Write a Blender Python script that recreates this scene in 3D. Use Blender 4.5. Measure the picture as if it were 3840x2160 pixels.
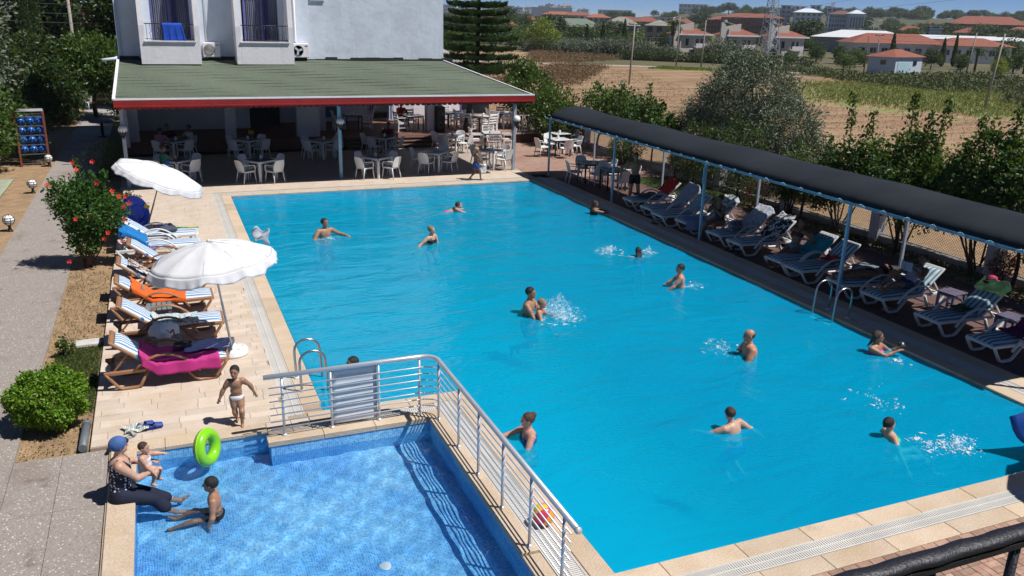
import bpy, math, random
import numpy as np
from math import sin, cos, pi, radians, sqrt, atan2
from mathutils import Vector, Matrix, Quaternion, Euler

for _o in list(bpy.data.objects):
 bpy.data.objects.remove(_o)
SC = bpy.context.scene
COL = SC.collection
random.seed(7)
RNG = np.random.default_rng(11)

# ------------------------------------------------------------------ camera
cam_d = bpy.data.cameras.new('camera')
cam_d.sensor_fit = 'HORIZONTAL'
cam_d.angle_x = 2 * math.atan(1920 / 3162.447)
cam_d.clip_start = 0.05
cam_d.clip_end = 12000
cam = bpy.data.objects.new('camera', cam_d)
COL.objects.link(cam)
_p, _r, _y = radians(17.97636), radians(1.53318), radians(22.76695)
_f = Vector((sin(_y) * cos(_p), cos(_y) * cos(_p), -sin(_p)))
_rt = Vector((cos(_y), -sin(_y), 0))
_up = _rt.cross(_f)
_rt2 = _rt * cos(_r) + _up * sin(_r)
_up2 = -_rt * sin(_r) + _up * cos(_r)
cam.matrix_world = Matrix(((_rt2.x, _up2.x, -_f.x, 0), (_rt2.y, _up2.y, -_f.y, 0), (_rt2.z, _up2.z, -_f.z, 6.0), (0, 0, 0, 1)))
SC.camera = cam

# ------------------------------------------------------------------ sky and sun
TO_SUN = Vector((0.47, -0.36, 1.0)).normalized()
world = bpy.data.worlds.new('World')
SC.world = world
world.use_nodes = True
_nt = world.node_tree
_bg = _nt.nodes['Background']
_sky = _nt.nodes.new('ShaderNodeTexSky')
_sky.sky_type = 'NISHITA'
_sky.sun_disc = False
_sky.sun_elevation = math.asin(TO_SUN.z)
_sky.sun_rotation = atan2(TO_SUN.x, TO_SUN.y)
_sky.altitude = 3000
_sky.air_density = 0.5
_sky.dust_density = 0.0
_sky.ozone_density = 10
_nt.links.new(_sky.outputs[0], _bg.inputs[0])
_bg.inputs[1].default_value = 0.07
sun_d = bpy.data.lights.new('sun', 'SUN')
sun_d.energy = 4.9
sun_d.angle = radians(0.53)
sun_d.color = (1.0, 0.97, 0.935)
sun = bpy.data.objects.new('sun', sun_d)
COL.objects.link(sun)
sun.location = (20, -15, 40)
sun.rotation_mode = 'QUATERNION'
sun.rotation_quaternion = (-TO_SUN).to_track_quat('-Z', 'Y')
try:
 sun_d.cycles.is_caustics_light = True
except Exception:
 pass
SC.view_settings.view_transform = 'Standard'
SC.view_settings.look = 'None'
SC.view_settings.exposure = 0.2
SC.view_settings.gamma = 1.0
SC.view_settings.use_curve_mapping = False
SC.render.engine = 'CYCLES'
SC.cycles.max_bounces = 8
SC.cycles.transparent_max_bounces = 10
SC.cycles.sample_clamp_indirect = 6.0

# ------------------------------------------------------------------ materials
MATS = {}


def nodes_of(name):
 m = bpy.data.materials.new(name)
 m.use_nodes = True
 nt = m.node_tree
 b = nt.nodes['Principled BSDF']
 return m, nt, b


def _n(nt, t, **kw):
 n = nt.nodes.new(t)
 for k, v in kw.items():
  setattr(n, k, v)
 return n


def mixrgb(nt, fac, a, b, blend='MIX'):
 n = nt.nodes.new('ShaderNodeMix')
 n.data_type = 'RGBA'
 n.blend_type = blend
 for i, v in ((0, fac), (6, a), (7, b)):
  if isinstance(v, (int, float)):
   n.inputs[i].default_value = v
  elif isinstance(v, tuple):
   n.inputs[i].default_value = (*v[:3], 1)
  else:
   nt.links.new(v, n.inputs[i])
 return n.outputs[2]


def noise(nt, scale, detail=3, rough=.55, coord=None, vec_scale=None):
 n = nt.nodes.new('ShaderNodeTexNoise')
 n.inputs['Scale'].default_value = scale
 n.inputs['Detail'].default_value = detail
 n.inputs['Roughness'].default_value = rough
 if coord is None:
  coord = nt.nodes.new('ShaderNodeNewGeometry').outputs['Position']
 if vec_scale:
  mp = nt.nodes.new('ShaderNodeMapping')
  mp.inputs['Scale'].default_value = vec_scale
  nt.links.new(coord, mp.inputs[0])
  coord = mp.outputs[0]
 nt.links.new(coord, n.inputs['Vector'])
 return n


def ramp(nt, src, stops):
 r = nt.nodes.new('ShaderNodeValToRGB')
 e = r.color_ramp.elements
 while len(e) < len(stops):
  e.new(0.5)
 for i, (p, c) in enumerate(stops):
  e[i].position = p
  c = (c, c, c) if isinstance(c, (int, float)) else c
  e[i].color = (*c[:3], 1)
 nt.links.new(src, r.inputs[0])
 return r.outputs[0]


def M(name, col=(.5, .5, .5), rough=.6, var=.12, scale=6., bump=.0, bscale=60., metal=0., spec=.5, rnd=0., col2=None, fine=0., trans=0., coord=None, coat=0., sheen=0.):
 """principled material: colour varied by world-space noise, optional bump and per-object variation"""
 if name in MATS:
  return MATS[name]
 m, nt, b = nodes_of(name)
 n = noise(nt, scale, 4)
 c2 = col2 or tuple(max(0, c * (1 - var * 2)) for c in col)
 c1 = tuple(min(1, c * (1 + var * .6)) for c in col) if col2 is None else col
 out = mixrgb(nt, ramp(nt, n.outputs[0], [(.3, 0.), (.7, 1.)]), c1, c2)
 if fine:
  nf = noise(nt, bscale * 2.2, 2)
  out = mixrgb(nt, fine, out, ramp(nt, nf.outputs[0], [(.35, .0), (.65, 1.)]), 'OVERLAY')
 if rnd:
  oi = nt.nodes.new('ShaderNodeObjectInfo')
  mr = nt.nodes.new('ShaderNodeMapRange')
  mr.inputs[3].default_value = 1 - rnd
  mr.inputs[4].default_value = 1 + rnd
  nt.links.new(oi.outputs['Random'], mr.inputs[0])
  hs = nt.nodes.new('ShaderNodeHueSaturation')
  nt.links.new(mr.outputs[0], hs.inputs['Value'])
  nt.links.new(out, hs.inputs['Color'])
  out = hs.outputs[0]
 nt.links.new(out, b.inputs['Base Color'])
 b.inputs['Roughness'].default_value = rough
 b.inputs['Metallic'].default_value = metal
 b.inputs['Specular IOR Level'].default_value = spec
 if trans:
  b.inputs['Transmission Weight'].default_value = trans
 if coat:
  b.inputs['Coat Weight'].default_value = coat
 if bump:
  nb = noise(nt, bscale, 3)
  bp = nt.nodes.new('ShaderNodeBump')
  bp.inputs['Strength'].default_value = bump
  bp.inputs['Distance'].default_value = .02
  nt.links.new(nb.outputs[0], bp.inputs['Height'])
  nt.links.new(bp.outputs[0], b.inputs['Normal'])
 MATS[name] = m
 return m


def leaf_mat(name, c_dark, c_light, rough=.5, transl=.25, spec=.35):
 if name in MATS:
  return MATS[name]
 m, nt, b = nodes_of(name)
 g = nt.nodes.new('ShaderNodeNewGeometry')
 n = noise(nt, 1.6, 2)
 f = nt.nodes.new('ShaderNodeMath')
 f.operation = 'MULTIPLY_ADD'
 f.inputs[1].default_value = .6
 nt.links.new(g.outputs['Random Per Island'], f.inputs[0])
 mr = nt.nodes.new('ShaderNodeMath')
 mr.operation = 'MULTIPLY'
 mr.inputs[1].default_value = .45
 nt.links.new(n.outputs[0], mr.inputs[0])
 nt.links.new(mr.outputs[0], f.inputs[2])
 col = mixrgb(nt, f.outputs[0], c_dark, c_light)
 nt.links.new(col, b.inputs['Base Color'])
 b.inputs['Roughness'].default_value = rough
 b.inputs['Specular IOR Level'].default_value = spec
 if transl:
  t = nt.nodes.new('ShaderNodeBsdfTranslucent')
  nt.links.new(mixrgb(nt, .35, col, (.35, .45, .03)), t.inputs[0])
  mx = nt.nodes.new('ShaderNodeMixShader')
  mx.inputs[0].default_value = transl
  nt.links.new(b.outputs[0], mx.inputs[1])
  nt.links.new(t.outputs[0], mx.inputs[2])
  nt.links.new(mx.outputs[0], nt.nodes['Material Output'].inputs[0])
 MATS[name] = m
 return m


# ------------------------------------------------------------------ objects
def tag(o, label=None, cat=None, group=None, kind=None):
 for k, v in (('label', label), ('category', cat), ('group', group), ('kind', kind)):
  if v:
   o[k] = v
 return o


def empty(name, loc=(0, 0, 0), rz=0., label=None, cat=None, group=None, parent=None):
 o = bpy.data.objects.new(name, None)
 o.empty_display_size = .1
 o.location = loc
 o.rotation_euler = (0, 0, rz)
 COL.objects.link(o)
 if parent:
  o.parent = parent
 return tag(o, label, cat, group)


def add(name, me, parent=None, loc=(0, 0, 0), rot=(0, 0, 0)):
 o = bpy.data.objects.new(name, me)
 COL.objects.link(o)
 o.location = loc
 o.rotation_euler = rot
 if parent:
  o.parent = parent
 return o


def copy_tree(o, parent=None, **kw):
 c = o.copy()
 COL.objects.link(c)
 if parent:
  c.parent = parent
 for ch in o.children:
  copy_tree(ch, c)
 for k, v in kw.items():
  if k == 'loc':
   c.location = v
  elif k == 'rz':
   c.rotation_euler = (0, 0, v)
  elif k == 'rot':
   c.rotation_euler = v
  else:
   c[k] = v
 return c


def mesh_np(name, verts, faces, mats, midx=None, smooth=False):
 """fast mesh from numpy; faces (n,3) or (n,4)"""
 me = bpy.data.meshes.new(name)
 verts = np.asarray(verts, dtype=np.float32)
 faces = np.asarray(faces, dtype=np.int32)
 nf, k = faces.shape
 me.vertices.add(len(verts))
 me.vertices.foreach_set('co', verts.ravel())
 me.loops.add(nf * k)
 me.loops.foreach_set('vertex_index', faces.ravel())
 me.polygons.add(nf)
 me.polygons.foreach_set('loop_start', np.arange(0, nf * k, k, dtype=np.int32))
 me.polygons.foreach_set('loop_total', np.full(nf, k, dtype=np.int32))
 if midx is not None:
  me.polygons.foreach_set('material_index', np.asarray(midx, dtype=np.int32))
 me.polygons.foreach_set('use_smooth', np.full(nf, bool(smooth)))
 for m in (mats if isinstance(mats, (list, tuple)) else [mats]):
  me.materials.append(m)
 me.update(calc_edges=True)
 me.validate()
 return me


class MB:
 """collects shapes of one part and links them as one mesh object"""

 def __init__(s):
  s.v = []
  s.f = []
  s.m = []
  s.sm = []

 def _add(s, vs, fs, mi=0, smooth=False):
  k = len(s.v)
  s.v += [tuple(v) for v in vs]
  for f in fs:
   s.f.append(tuple(i + k for i in f))
   s.m.append(mi)
   s.sm.append(smooth)
  return s

 def box(s, c, size, rz=0., mi=0, rot=None, bev=0.):
  x, y, z = (d / 2 for d in size)
  if bev:
   b = min(bev, x * .9, y * .9, z * .9)
   vs = []
   for sx in (-1, 1):
    for sy in (-1, 1):
     for sz in (-1, 1):
      vs += [Vector((sx * (x - b), sy * (y - b), sz * z)), Vector((sx * (x - b), sy * y, sz * (z - b))), Vector((sx * x, sy * (y - b), sz * (z - b)))]
   idx = lambda sx, sy, sz, k: ((sx > 0) * 4 + (sy > 0) * 2 + (sz > 0)) * 3 + k
   fs = []
   for q in (-1, 1):
    o = 1 if q > 0 else -1
    fs.append([idx(-1, -1, q, 0), idx(1, -1, q, 0), idx(1, 1, q, 0), idx(-1, 1, q, 0)][::o])
    fs.append([idx(-1, q, -1, 1), idx(1, q, -1, 1), idx(1, q, 1, 1), idx(-1, q, 1, 1)][::-o])
    fs.append([idx(q, -1, -1, 2), idx(q, 1, -1, 2), idx(q, 1, 1, 2), idx(q, -1, 1, 2)][::o])
   for a in (-1, 1):
    for c2 in (-1, 1):
     fs.append([idx(-1, a, c2, 0), idx(1, a, c2, 0), idx(1, a, c2, 1), idx(-1, a, c2, 1)][::(1 if a * c2 < 0 else -1)])
     fs.append([idx(a, -1, c2, 0), idx(a, 1, c2, 0), idx(a, 1, c2, 2), idx(a, -1, c2, 2)][::(-1 if a * c2 < 0 else 1)])
     fs.append([idx(a, c2, -1, 1), idx(a, c2, 1, 1), idx(a, c2, 1, 2), idx(a, c2, -1, 2)][::(1 if a * c2 < 0 else -1)])
     for d in (-1, 1):
      fs.append([idx(a, c2, d, 0), idx(a, c2, d, 1), idx(a, c2, d, 2)][::(-1 if a * c2 * d > 0 else 1)])
  else:
   vs = [Vector((sx * x, sy * y, sz * z)) for sz in (-1, 1) for sy in (-1, 1) for sx in (-1, 1)]
   fs = [(0, 2, 3, 1), (4, 5, 7, 6), (0, 1, 5, 4), (2, 6, 7, 3), (0, 4, 6, 2), (1, 3, 7, 5)]
  R = Matrix.Rotation(rz, 3, 'Z') if rot is None else (rot if isinstance(rot, Matrix) else Euler(rot).to_matrix())
  c = Vector(c)
  return s._add([R @ v + c for v in vs], fs, mi)

 def bar(s, a, b, w, t, mi=0, up=(0, 0, 1), bev=0.):
  """box from a to b, w wide (sideways), t thick (along up)"""
  a, b = Vector(a), Vector(b)
  d = b - a
  z = d.normalized()
  u = Vector(up)
  if abs(z.dot(u)) > .98:
   u = Vector((0, 1, 0))
  x = u.cross(z).normalized()
  y = z.cross(x)
  R = Matrix((x, y, z)).transposed()
  return s.box((a + b) / 2, (w, t, d.length), rot=R, mi=mi, bev=bev)

 def tube(s, pts, r, seg=8, mi=0, cap=True, closed=False, smooth=True, flat=None):
  pts = [Vector(p) for p in pts]
  n = len(pts)
  rs = r if isinstance(r, (list, tuple)) else [r] * n
  vs, fs = [], []
  pu = None
  for i, p in enumerate(pts):
   if closed:
    t = (pts[(i + 1) % n] - pts[i - 1]).normalized()
   else:
    t = (pts[min(i + 1, n - 1)] - pts[max(i - 1, 0)]).normalized()
   if pu is None:
    pu = Vector((0, 0, 1)) if abs(t.z) < .9 else Vector((1, 0, 0))
   u = (pu - t * pu.dot(t))
   if u.length < 1e-5:
    u = t.orthogonal()
   u.normalize()
   pu = u
   w = t.cross(u)
   for k in range(seg):
    a = 2 * pi * k / seg
    fl = flat or (1, 1)
    vs.append(p + (u * cos(a) * fl[0] + w * sin(a) * fl[1]) * rs[i])
  for i in range(n if closed else n - 1):
   j = (i + 1) % n
   for k in range(seg):
    k2 = (k + 1) % seg
    fs.append((i * seg + k, i * seg + k2, j * seg + k2, j * seg + k))
  s._add(vs, fs, mi, smooth)
  if cap and not closed:
   k0 = len(s.v) - len(vs)
   s.f += [tuple(k0 + k for k in range(seg))[::-1], tuple(k0 + (n - 1) * seg + k for k in range(seg))]
   s.m += [mi, mi]
   s.sm += [False, False]
  return s

 def lathe(s, prof, c=(0, 0, 0), seg=16, mi=0, smooth=True, axis=None):
  c = Vector(c)
  R = axis.to_track_quat('Z', 'Y').to_matrix() if axis else Matrix.Identity(3)
  vs = [R @ Vector((r * cos(2 * pi * k / seg), r * sin(2 * pi * k / seg), z)) + c for r, z in prof for k in range(seg)]
  fs = []
  for i in range(len(prof) - 1):
   for k in range(seg):
    k2 = (k + 1) % seg
    fs.append((i * seg + k, i * seg + k2, (i + 1) * seg + k2, (i + 1) * seg + k))
  fs.append(tuple(range(seg))[::-1])
  fs.append(tuple((len(prof) - 1) * seg + k for k in range(seg)))
  return s._add(vs, fs, mi, smooth)

 def prism(s, poly, z0, z1, mi=0):
  """vertical prism over an xy polygon (ccw)"""
  n = len(poly)
  vs = [(x, y, z0) for x, y in poly] + [(x, y, z1) for x, y in poly]
  fs = [tuple(range(n))[::-1], tuple(range(n, 2 * n))] + [(i, (i + 1) % n, n + (i + 1) % n, n + i) for i in range(n)]
  return s._add(vs, fs, mi)

 def plate(s, poly3, thick, mi=0):
  """planar 3-D polygon given thickness along its normal"""
  p = [Vector(v) for v in poly3]
  nrm = Vector((0, 0, 0))
  for i in range(len(p)):
   nrm += p[i].cross(p[(i + 1) % len(p)])
  nrm.normalize()
  n = len(p)
  vs = p + [v - nrm * thick for v in p]
  fs = [tuple(range(n)), tuple(range(n, 2 * n))[::-1]] + [(i, n + i, n + (i + 1) % n, (i + 1) % n) for i in range(n)]
  return s._add(vs, fs, mi)

 def grid(s, P, mi=0, smooth=True, closed_u=False):
  """P[i][j] -> points, a sheet"""
  ni, nj = len(P), len(P[0])
  vs = [v for row in P for v in row]
  fs = []
  for i in range(ni - 1 + closed_u):
   for j in range(nj - 1):
    a, b = i * nj + j, ((i + 1) % ni) * nj + j
    fs.append((a, b, b + 1, a + 1))
  return s._add(vs, fs, mi, smooth)

 def ball(s, c, r, seg=10, rings=7, mi=0, smooth=True):
  r = r if isinstance(r, (tuple, list)) else (r, r, r)
  vs, fs = [], []
  c = Vector(c)
  for i in range(rings + 1):
   th = pi * i / rings
   for k in range(seg):
    a = 2 * pi * k / seg
    vs.append(c + Vector((r[0] * sin(th) * cos(a), r[1] * sin(th) * sin(a), r[2] * cos(th))))
  for i in range(rings):
   for k in range(seg):
    k2 = (k + 1) % seg
    fs.append((i * seg + k, (i + 1) * seg + k, (i + 1) * seg + k2, i * seg + k2))
  return s._add(vs, fs, mi, smooth)

 def mesh(s, name, mats):
  me = bpy.data.meshes.new(name)
  me.from_pydata(s.v, [], s.f)
  for m in (mats if isinstance(mats, (list, tuple)) else [mats]):
   me.materials.append(m)
  me.polygons.foreach_set('material_index', s.m)
  me.polygons.foreach_set('use_smooth', s.sm)
  me.validate()
  me.update()
  return me

 def build(s, name, mats, parent=None, loc=(0, 0, 0), rot=(0, 0, 0), **kw):
  o = add(name, s.mesh(name, mats), parent, loc, rot)
  return tag(o, **kw)


def thick_sheet(P, t, name, mats, parent=None, mi_fn=None, **kw):
 """cloth: grid of points given real thickness"""
 ni, nj = len(P), len(P[0])
 A = np.array([[tuple(p) for p in r] for r in P], dtype=float)
 du = np.gradient(A, axis=0)
 dv = np.gradient(A, axis=1)
 nr = np.cross(du, dv)
 nr /= np.linalg.norm(nr, axis=2, keepdims=True) + 1e-9
 B = A - nr * t
 v = np.concatenate([A.reshape(-1, 3), B.reshape(-1, 3)])
 off = ni * nj
 f = []
 for i in range(ni - 1):
  for j in range(nj - 1):
   a, b = i * nj + j, (i + 1) * nj + j
   f += [(a, b, b + 1, a + 1), (off + a, off + a + 1, off + b + 1, off + b)]
 for i in range(ni - 1):
  for j in (0, nj - 1):
   a, b = i * nj + j, (i + 1) * nj + j
   f.append((a, off + a, off + b, b) if j == 0 else (a, b, off + b, off + a))
 for j in range(nj - 1):
  for i in (0, ni - 1):
   a, b = i * nj + j, i * nj + j + 1
   f.append((a, b, off + b, off + a) if i == 0 else (a, off + a, off + b, b))
 me = mesh_np(name, v, f, mats, smooth=True)
 o = add(name, me, parent)
 return tag(o, **kw)


def fbm(x, y, seed=0., oct=3):
 """cheap smooth pseudo noise in about -1..1"""
 s, a = 0., 1.
 for i in range(oct):
  k = 2 ** i
  s += a * (sin(x * 1.7 * k + seed * 1.3 + 2.1 * sin(y * 1.1 * k + seed)) * cos(y * 1.9 * k - seed * .7 + 1.3 * sin(x * .9 * k)))
  a *= .5
 return s / 1.75


# ------------------------------------------------------------------ foliage
def leaf_mesh(name, P, size, mats, aspect=.45, droop=0., up_bias=.3, rng=None, midx=None, dirs=None, jitter=.35):
 """one folded rhombus (2 triangles) per point; P (n,3)"""
 rng = rng or RNG
 n = len(P)
 if dirs is None:
  d = rng.normal(size=(n, 3))
 else:
  d = dirs + rng.normal(size=(n, 3)) * jitter
 d[:, 2] -= droop
 d /= np.linalg.norm(d, axis=1, keepdims=True) + 1e-9
 nrm = rng.normal(size=(n, 3)) * .8
 nrm[:, 2] += up_bias * 2
 s = np.cross(d, nrm)
 s /= np.linalg.norm(s, axis=1, keepdims=True) + 1e-9
 u = np.cross(s, d)
 L = size * rng.uniform(.65, 1.3, size=(n, 1))
 a = P - d * L * .5
 b = P + d * L * .5
 c1 = P + s * L * aspect * .5 + u * L * .08
 c2 = P - s * L * aspect * .5 + u * L * .08
 V = np.stack([a, c1, b, c2], 1).reshape(-1, 3)
 i = np.arange(n) * 4
 F = np.concatenate([np.stack([i, i + 1, i + 2], 1), np.stack([i, i + 2, i + 3], 1)])
 mi = None if midx is None else np.concatenate([midx, midx])
 return mesh_np(name, V, F, mats, mi)


def lobe_points(lobes, n, clump=.12, per=14, shell=.55, rng=None):
 """points in clumps spread over ellipsoid lobes (cx,cy,cz,rx,ry,rz[,w])"""
 rng = rng or RNG
 w = np.array([l[6] if len(l) > 6 else l[3] * l[4] + l[4] * l[5] + l[3] * l[5] for l in lobes], float)
 w /= w.sum()
 nc = max(1, n // per)
 k = rng.choice(len(lobes), nc, p=w)
 L = np.array([l[:6] for l in lobes], float)[k]
 d = rng.normal(size=(nc, 3))
 d /= np.linalg.norm(d, axis=1, keepdims=True)
 r = shell + (1 - shell) * rng.uniform(size=(nc, 1)) ** .6
 r *= 1 + .14 * np.sin(d[:, :1] * 5 + k[:, None]) * np.cos(d[:, 1:2] * 6 + d[:, 2:3] * 4 + k[:, None] * 2)
 c = L[:, :3] + d * L[:, 3:6] * r
 P = np.repeat(c, per, 0) + rng.normal(size=(nc * per, 3)) * clump
 D = np.repeat(d, per, 0)
 return P, D


def limb(mb, a, b, r0, r1, bend=.1, seg=6, n=5, rnd=random):
 a, b = Vector(a), Vector(b)
 pts = []
 side = Vector((rnd.uniform(-1, 1), rnd.uniform(-1, 1), rnd.uniform(-.3, .3))) * bend * (b - a).length
 for i in range(n):
  t = i / (n - 1)
  pts.append(a.lerp(b, t) + side * sin(pi * t))
 mb.tube(pts, [r0 + (r1 - r0) * i / (n - 1) for i in range(n)], seg)
 return pts[-1]
# ================================================================== SETTING
WZ = -0.045          # main pool water level
KZ = -0.20           # small pool water level
GZ = -0.12           # ground sheet

m_trav = M('travertine', (.60, .51, .425), .62, col2=(.53, .425, .325), scale=2.4, bump=.25, bscale=30, rnd=.10, fine=.12)
m_trav2 = M('travertine_coping', (.58, .47, .36), .6, col2=(.50, .375, .25), scale=1.6, bump=.3, bscale=24, rnd=.1, fine=.14)
def _ochre(m):
 nt = m.node_tree
 b = nt.nodes['Principled BSDF']
 src = b.inputs['Base Color'].links[0].from_socket
 n = noise(nt, .8, 5, .6, vec_scale=(.7, 1.6, 1))
 n.inputs['Distortion'].default_value = .8
 c = mixrgb(nt, ramp(nt, n.outputs[0], [(.54, 0.), (.64, .5)]), src, (.52, .40, .26))
 n2 = noise(nt, 2.2, 4, .6)
 c = mixrgb(nt, ramp(nt, n2.outputs[0], [(.60, 0.), (.70, .4)]), c, (.36, .29, .23))
 nt.links.new(c, b.inputs['Base Color'])


_ochre(m_trav)
_ochre(m_trav2)
m_grout = M('grout', (.36, .28, .20), .9, scale=3)
m_soil = M('dry_soil', (.36, .235, .125), .95, col2=(.23, .15, .085), scale=3.2, bump=.9, bscale=22, fine=.25)
m_concrete = M('old_concrete', (.33, .31, .29), .85, scale=1.8, bump=.3, bscale=40, fine=.1)
m_white = M('white_plastic', (.72, .72, .71), .42, var=.04)
m_black = M('black_metal', (.012, .012, .014), .45)
m_steel = M('stainless_steel', (.72, .74, .76), .34, metal=.55, var=.05)
m_grate = M('white_grating', (.62, .60, .56), .55, var=.07, scale=1.5)


def ground_material():
 m, nt, b = nodes_of('dry_ground')
 n1 = noise(nt, .05, 5)
 n2 = noise(nt, 1.2, 5)
 c = mixrgb(nt, ramp(nt, n1.outputs[0], [(.35, 0.), (.65, 1.)]), (.12, .105, .05), (.065, .075, .03))
 c = mixrgb(nt, ramp(nt, n2.outputs[0], [(.4, 0.), (.7, .6)]), c, (.12, .08, .04))
 nt.links.new(c, b.inputs['Base Color'])
 b.inputs['Roughness'].default_value = .95
 return m


def field_material():
 m, nt, b = nodes_of('mown_field')
 g = nt.nodes.new('ShaderNodeNewGeometry').outputs['Position']
 # windrows of cut straw run across the field
 n0 = noise(nt, .35, 3, coord=g, vec_scale=(.10, 1.8, 1))
 n1 = noise(nt, 1.3, 5, .65, coord=g, vec_scale=(.16, 1.5, 1))
 n2 = noise(nt, 9, 3, coord=g)
 n3 = noise(nt, .06, 3, coord=g)
 c = mixrgb(nt, ramp(nt, n0.outputs[0], [(.40, 0.), (.58, 1.)]), (.195, .115, .058), (.32, .215, .12))
 c = mixrgb(nt, ramp(nt, n1.outputs[0], [(.5, 0.), (.66, .95)]), c, (.42, .30, .185))
 c = mixrgb(nt, ramp(nt, n2.outputs[0], [(.45, 0.), (.8, .4)]), c, (.15, .09, .048))
 c = mixrgb(nt, ramp(nt, n3.outputs[0], [(.45, 0.), (.75, .6)]), c, (.22, .115, .06))
 nt.links.new(c, b.inputs['Base Color'])
 b.inputs['Roughness'].default_value = .95
 bp = nt.nodes.new('ShaderNodeBump')
 bp.inputs['Strength'].default_value = .8
 bp.inputs['Distance'].default_value = .1
 nt.links.new(n1.outputs[0], bp.inputs['Height'])
 nt.links.new(bp.outputs[0], b.inputs['Normal'])
 return m


def terrazzo_material():
 m, nt, b = nodes_of('washed_pebble_concrete')
 g = nt.nodes.new('ShaderNodeNewGeometry').outputs['Position']
 v = nt.nodes.new('ShaderNodeTexVoronoi')
 v.inputs['Scale'].default_value = 34
 nt.links.new(g, v.inputs['Vector'])
 wn = nt.nodes.new('ShaderNodeTexWhiteNoise')
 nt.links.new(v.outputs['Color'], wn.inputs['Vector'])
 peb = ramp(nt, wn.outputs['Value'], [(0., (.18, .155, .145)), (.5, (.295, .255, .225)), (.8, (.375, .335, .295)), (1., (.62, .59, .56))])
 d = ramp(nt, v.outputs['Distance'], [(.25, 1.), (.5, 0.)])
 c = mixrgb(nt, d, (.275, .24, .21), peb)
 st = noise(nt, .7, 4, coord=g)
 c = mixrgb(nt, ramp(nt, st.outputs[0], [(.55, 0.), (.72, .45)]), c, (.13, .085, .06))
 st2 = noise(nt, 2.5, 3, coord=g)
 c = mixrgb(nt, ramp(nt, st2.outputs[0], [(.62, 0.), (.72, .5)]), c, (.10, .065, .045))
 nt.links.new(c, b.inputs['Base Color'])
 b.inputs['Roughness'].default_value = .85
 bp = nt.nodes.new('ShaderNodeBump')
 bp.inputs['Strength'].default_value = .5
 bp.inputs['Distance'].default_value = .006
 nt.links.new(d, bp.inputs['Height'])
 nt.links.new(bp.outputs[0], b.inputs['Normal'])
 return m


def brick_floor_material(name='brick_paving', dark=1.):
 m, nt, b = nodes_of(name)
 g = nt.nodes.new('ShaderNodeNewGeometry').outputs['Position']
 br = nt.nodes.new('ShaderNodeTexBrick')
 br.inputs['Scale'].default_value = 1
 br.inputs['Brick Width'].default_value = .21
 br.inputs['Row Height'].default_value = .105
 br.inputs['Mortar Size'].default_value = .006
 br.inputs['Color1'].default_value = (.26, .135, .095, 1)
 br.inputs['Color2'].default_value = (.34, .20, .15, 1)
 br.inputs['Mortar'].default_value = (.20, .16, .13, 1)
 nt.links.new(g, br.inputs['Vector'])
 n = noise(nt, .9, 4, coord=g)
 c = mixrgb(nt, ramp(nt, n.outputs[0], [(.4, 0.), (.7, .55)]), br.outputs['Color'], (.37, .27, .21))
 nt.links.new(c, b.inputs['Base Color'])
 b.inputs['Roughness'].default_value = .85
 return m


def mosaic_material(name, tile, cols, grout=(.36, .60, .78)):
 m, nt, b = nodes_of(name)
 g = nt.nodes.new('ShaderNodeNewGeometry').outputs['Position']
 sn = nt.nodes.new('ShaderNodeVectorMath')
 sn.operation = 'SNAP'
 sn.inputs[1].default_value = (tile, tile, tile)
 off = nt.nodes.new('ShaderNodeVectorMath')
 off.operation = 'ADD'
 off.inputs[1].default_value = (0.0210, 0.0000, 0.0106)
 nt.links.new(g, off.inputs[0])
 nt.links.new(off.outputs[0], sn.inputs[0])
 wn = nt.nodes.new('ShaderNodeTexWhiteNoise')
 nt.links.new(sn.outputs[0], wn.inputs['Vector'])
 big = noise(nt, 1.1, 3, coord=g)
 ad = nt.nodes.new('ShaderNodeMath')
 ad.operation = 'MULTIPLY_ADD'
 ad.inputs[1].default_value = .45
 nt.links.new(wn.outputs['Value'], ad.inputs[0])
 sb = nt.nodes.new('ShaderNodeMath')
 sb.operation = 'MULTIPLY_ADD'
 sb.inputs[1].default_value = 1.3
 sb.inputs[2].default_value = -.30
 nt.links.new(big.outputs[0], sb.inputs[0])
 nt.links.new(sb.outputs[0], ad.inputs[2])
 c = ramp(nt, ad.outputs[0], cols)
 fr = nt.nodes.new('ShaderNodeVectorMath')
 fr.operation = 'SUBTRACT'
 nt.links.new(off.outputs[0], fr.inputs[0])
 nt.links.new(sn.outputs[0], fr.inputs[1])
 sp = nt.nodes.new('ShaderNodeSeparateXYZ')
 nt.links.new(fr.outputs[0], sp.inputs[0])
 acc = None
 for i in range(3):
  lt = nt.nodes.new('ShaderNodeMath')
  lt.operation = 'LESS_THAN'
  lt.inputs[1].default_value = tile * .13
  nt.links.new(sp.outputs[i], lt.inputs[0])
  if acc is None:
   acc = lt.outputs[0]
  else:
   mx = nt.nodes.new('ShaderNodeMath')
   mx.operation = 'MAXIMUM'
   nt.links.new(acc, mx.inputs[0])
   nt.links.new(lt.outputs[0], mx.inputs[1])
   acc = mx.outputs[0]
 c = mixrgb(nt, acc, c, grout)
 nt.links.new(c, b.inputs['Base Color'])
 b.inputs['Roughness'].default_value = .4
 return m


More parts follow.
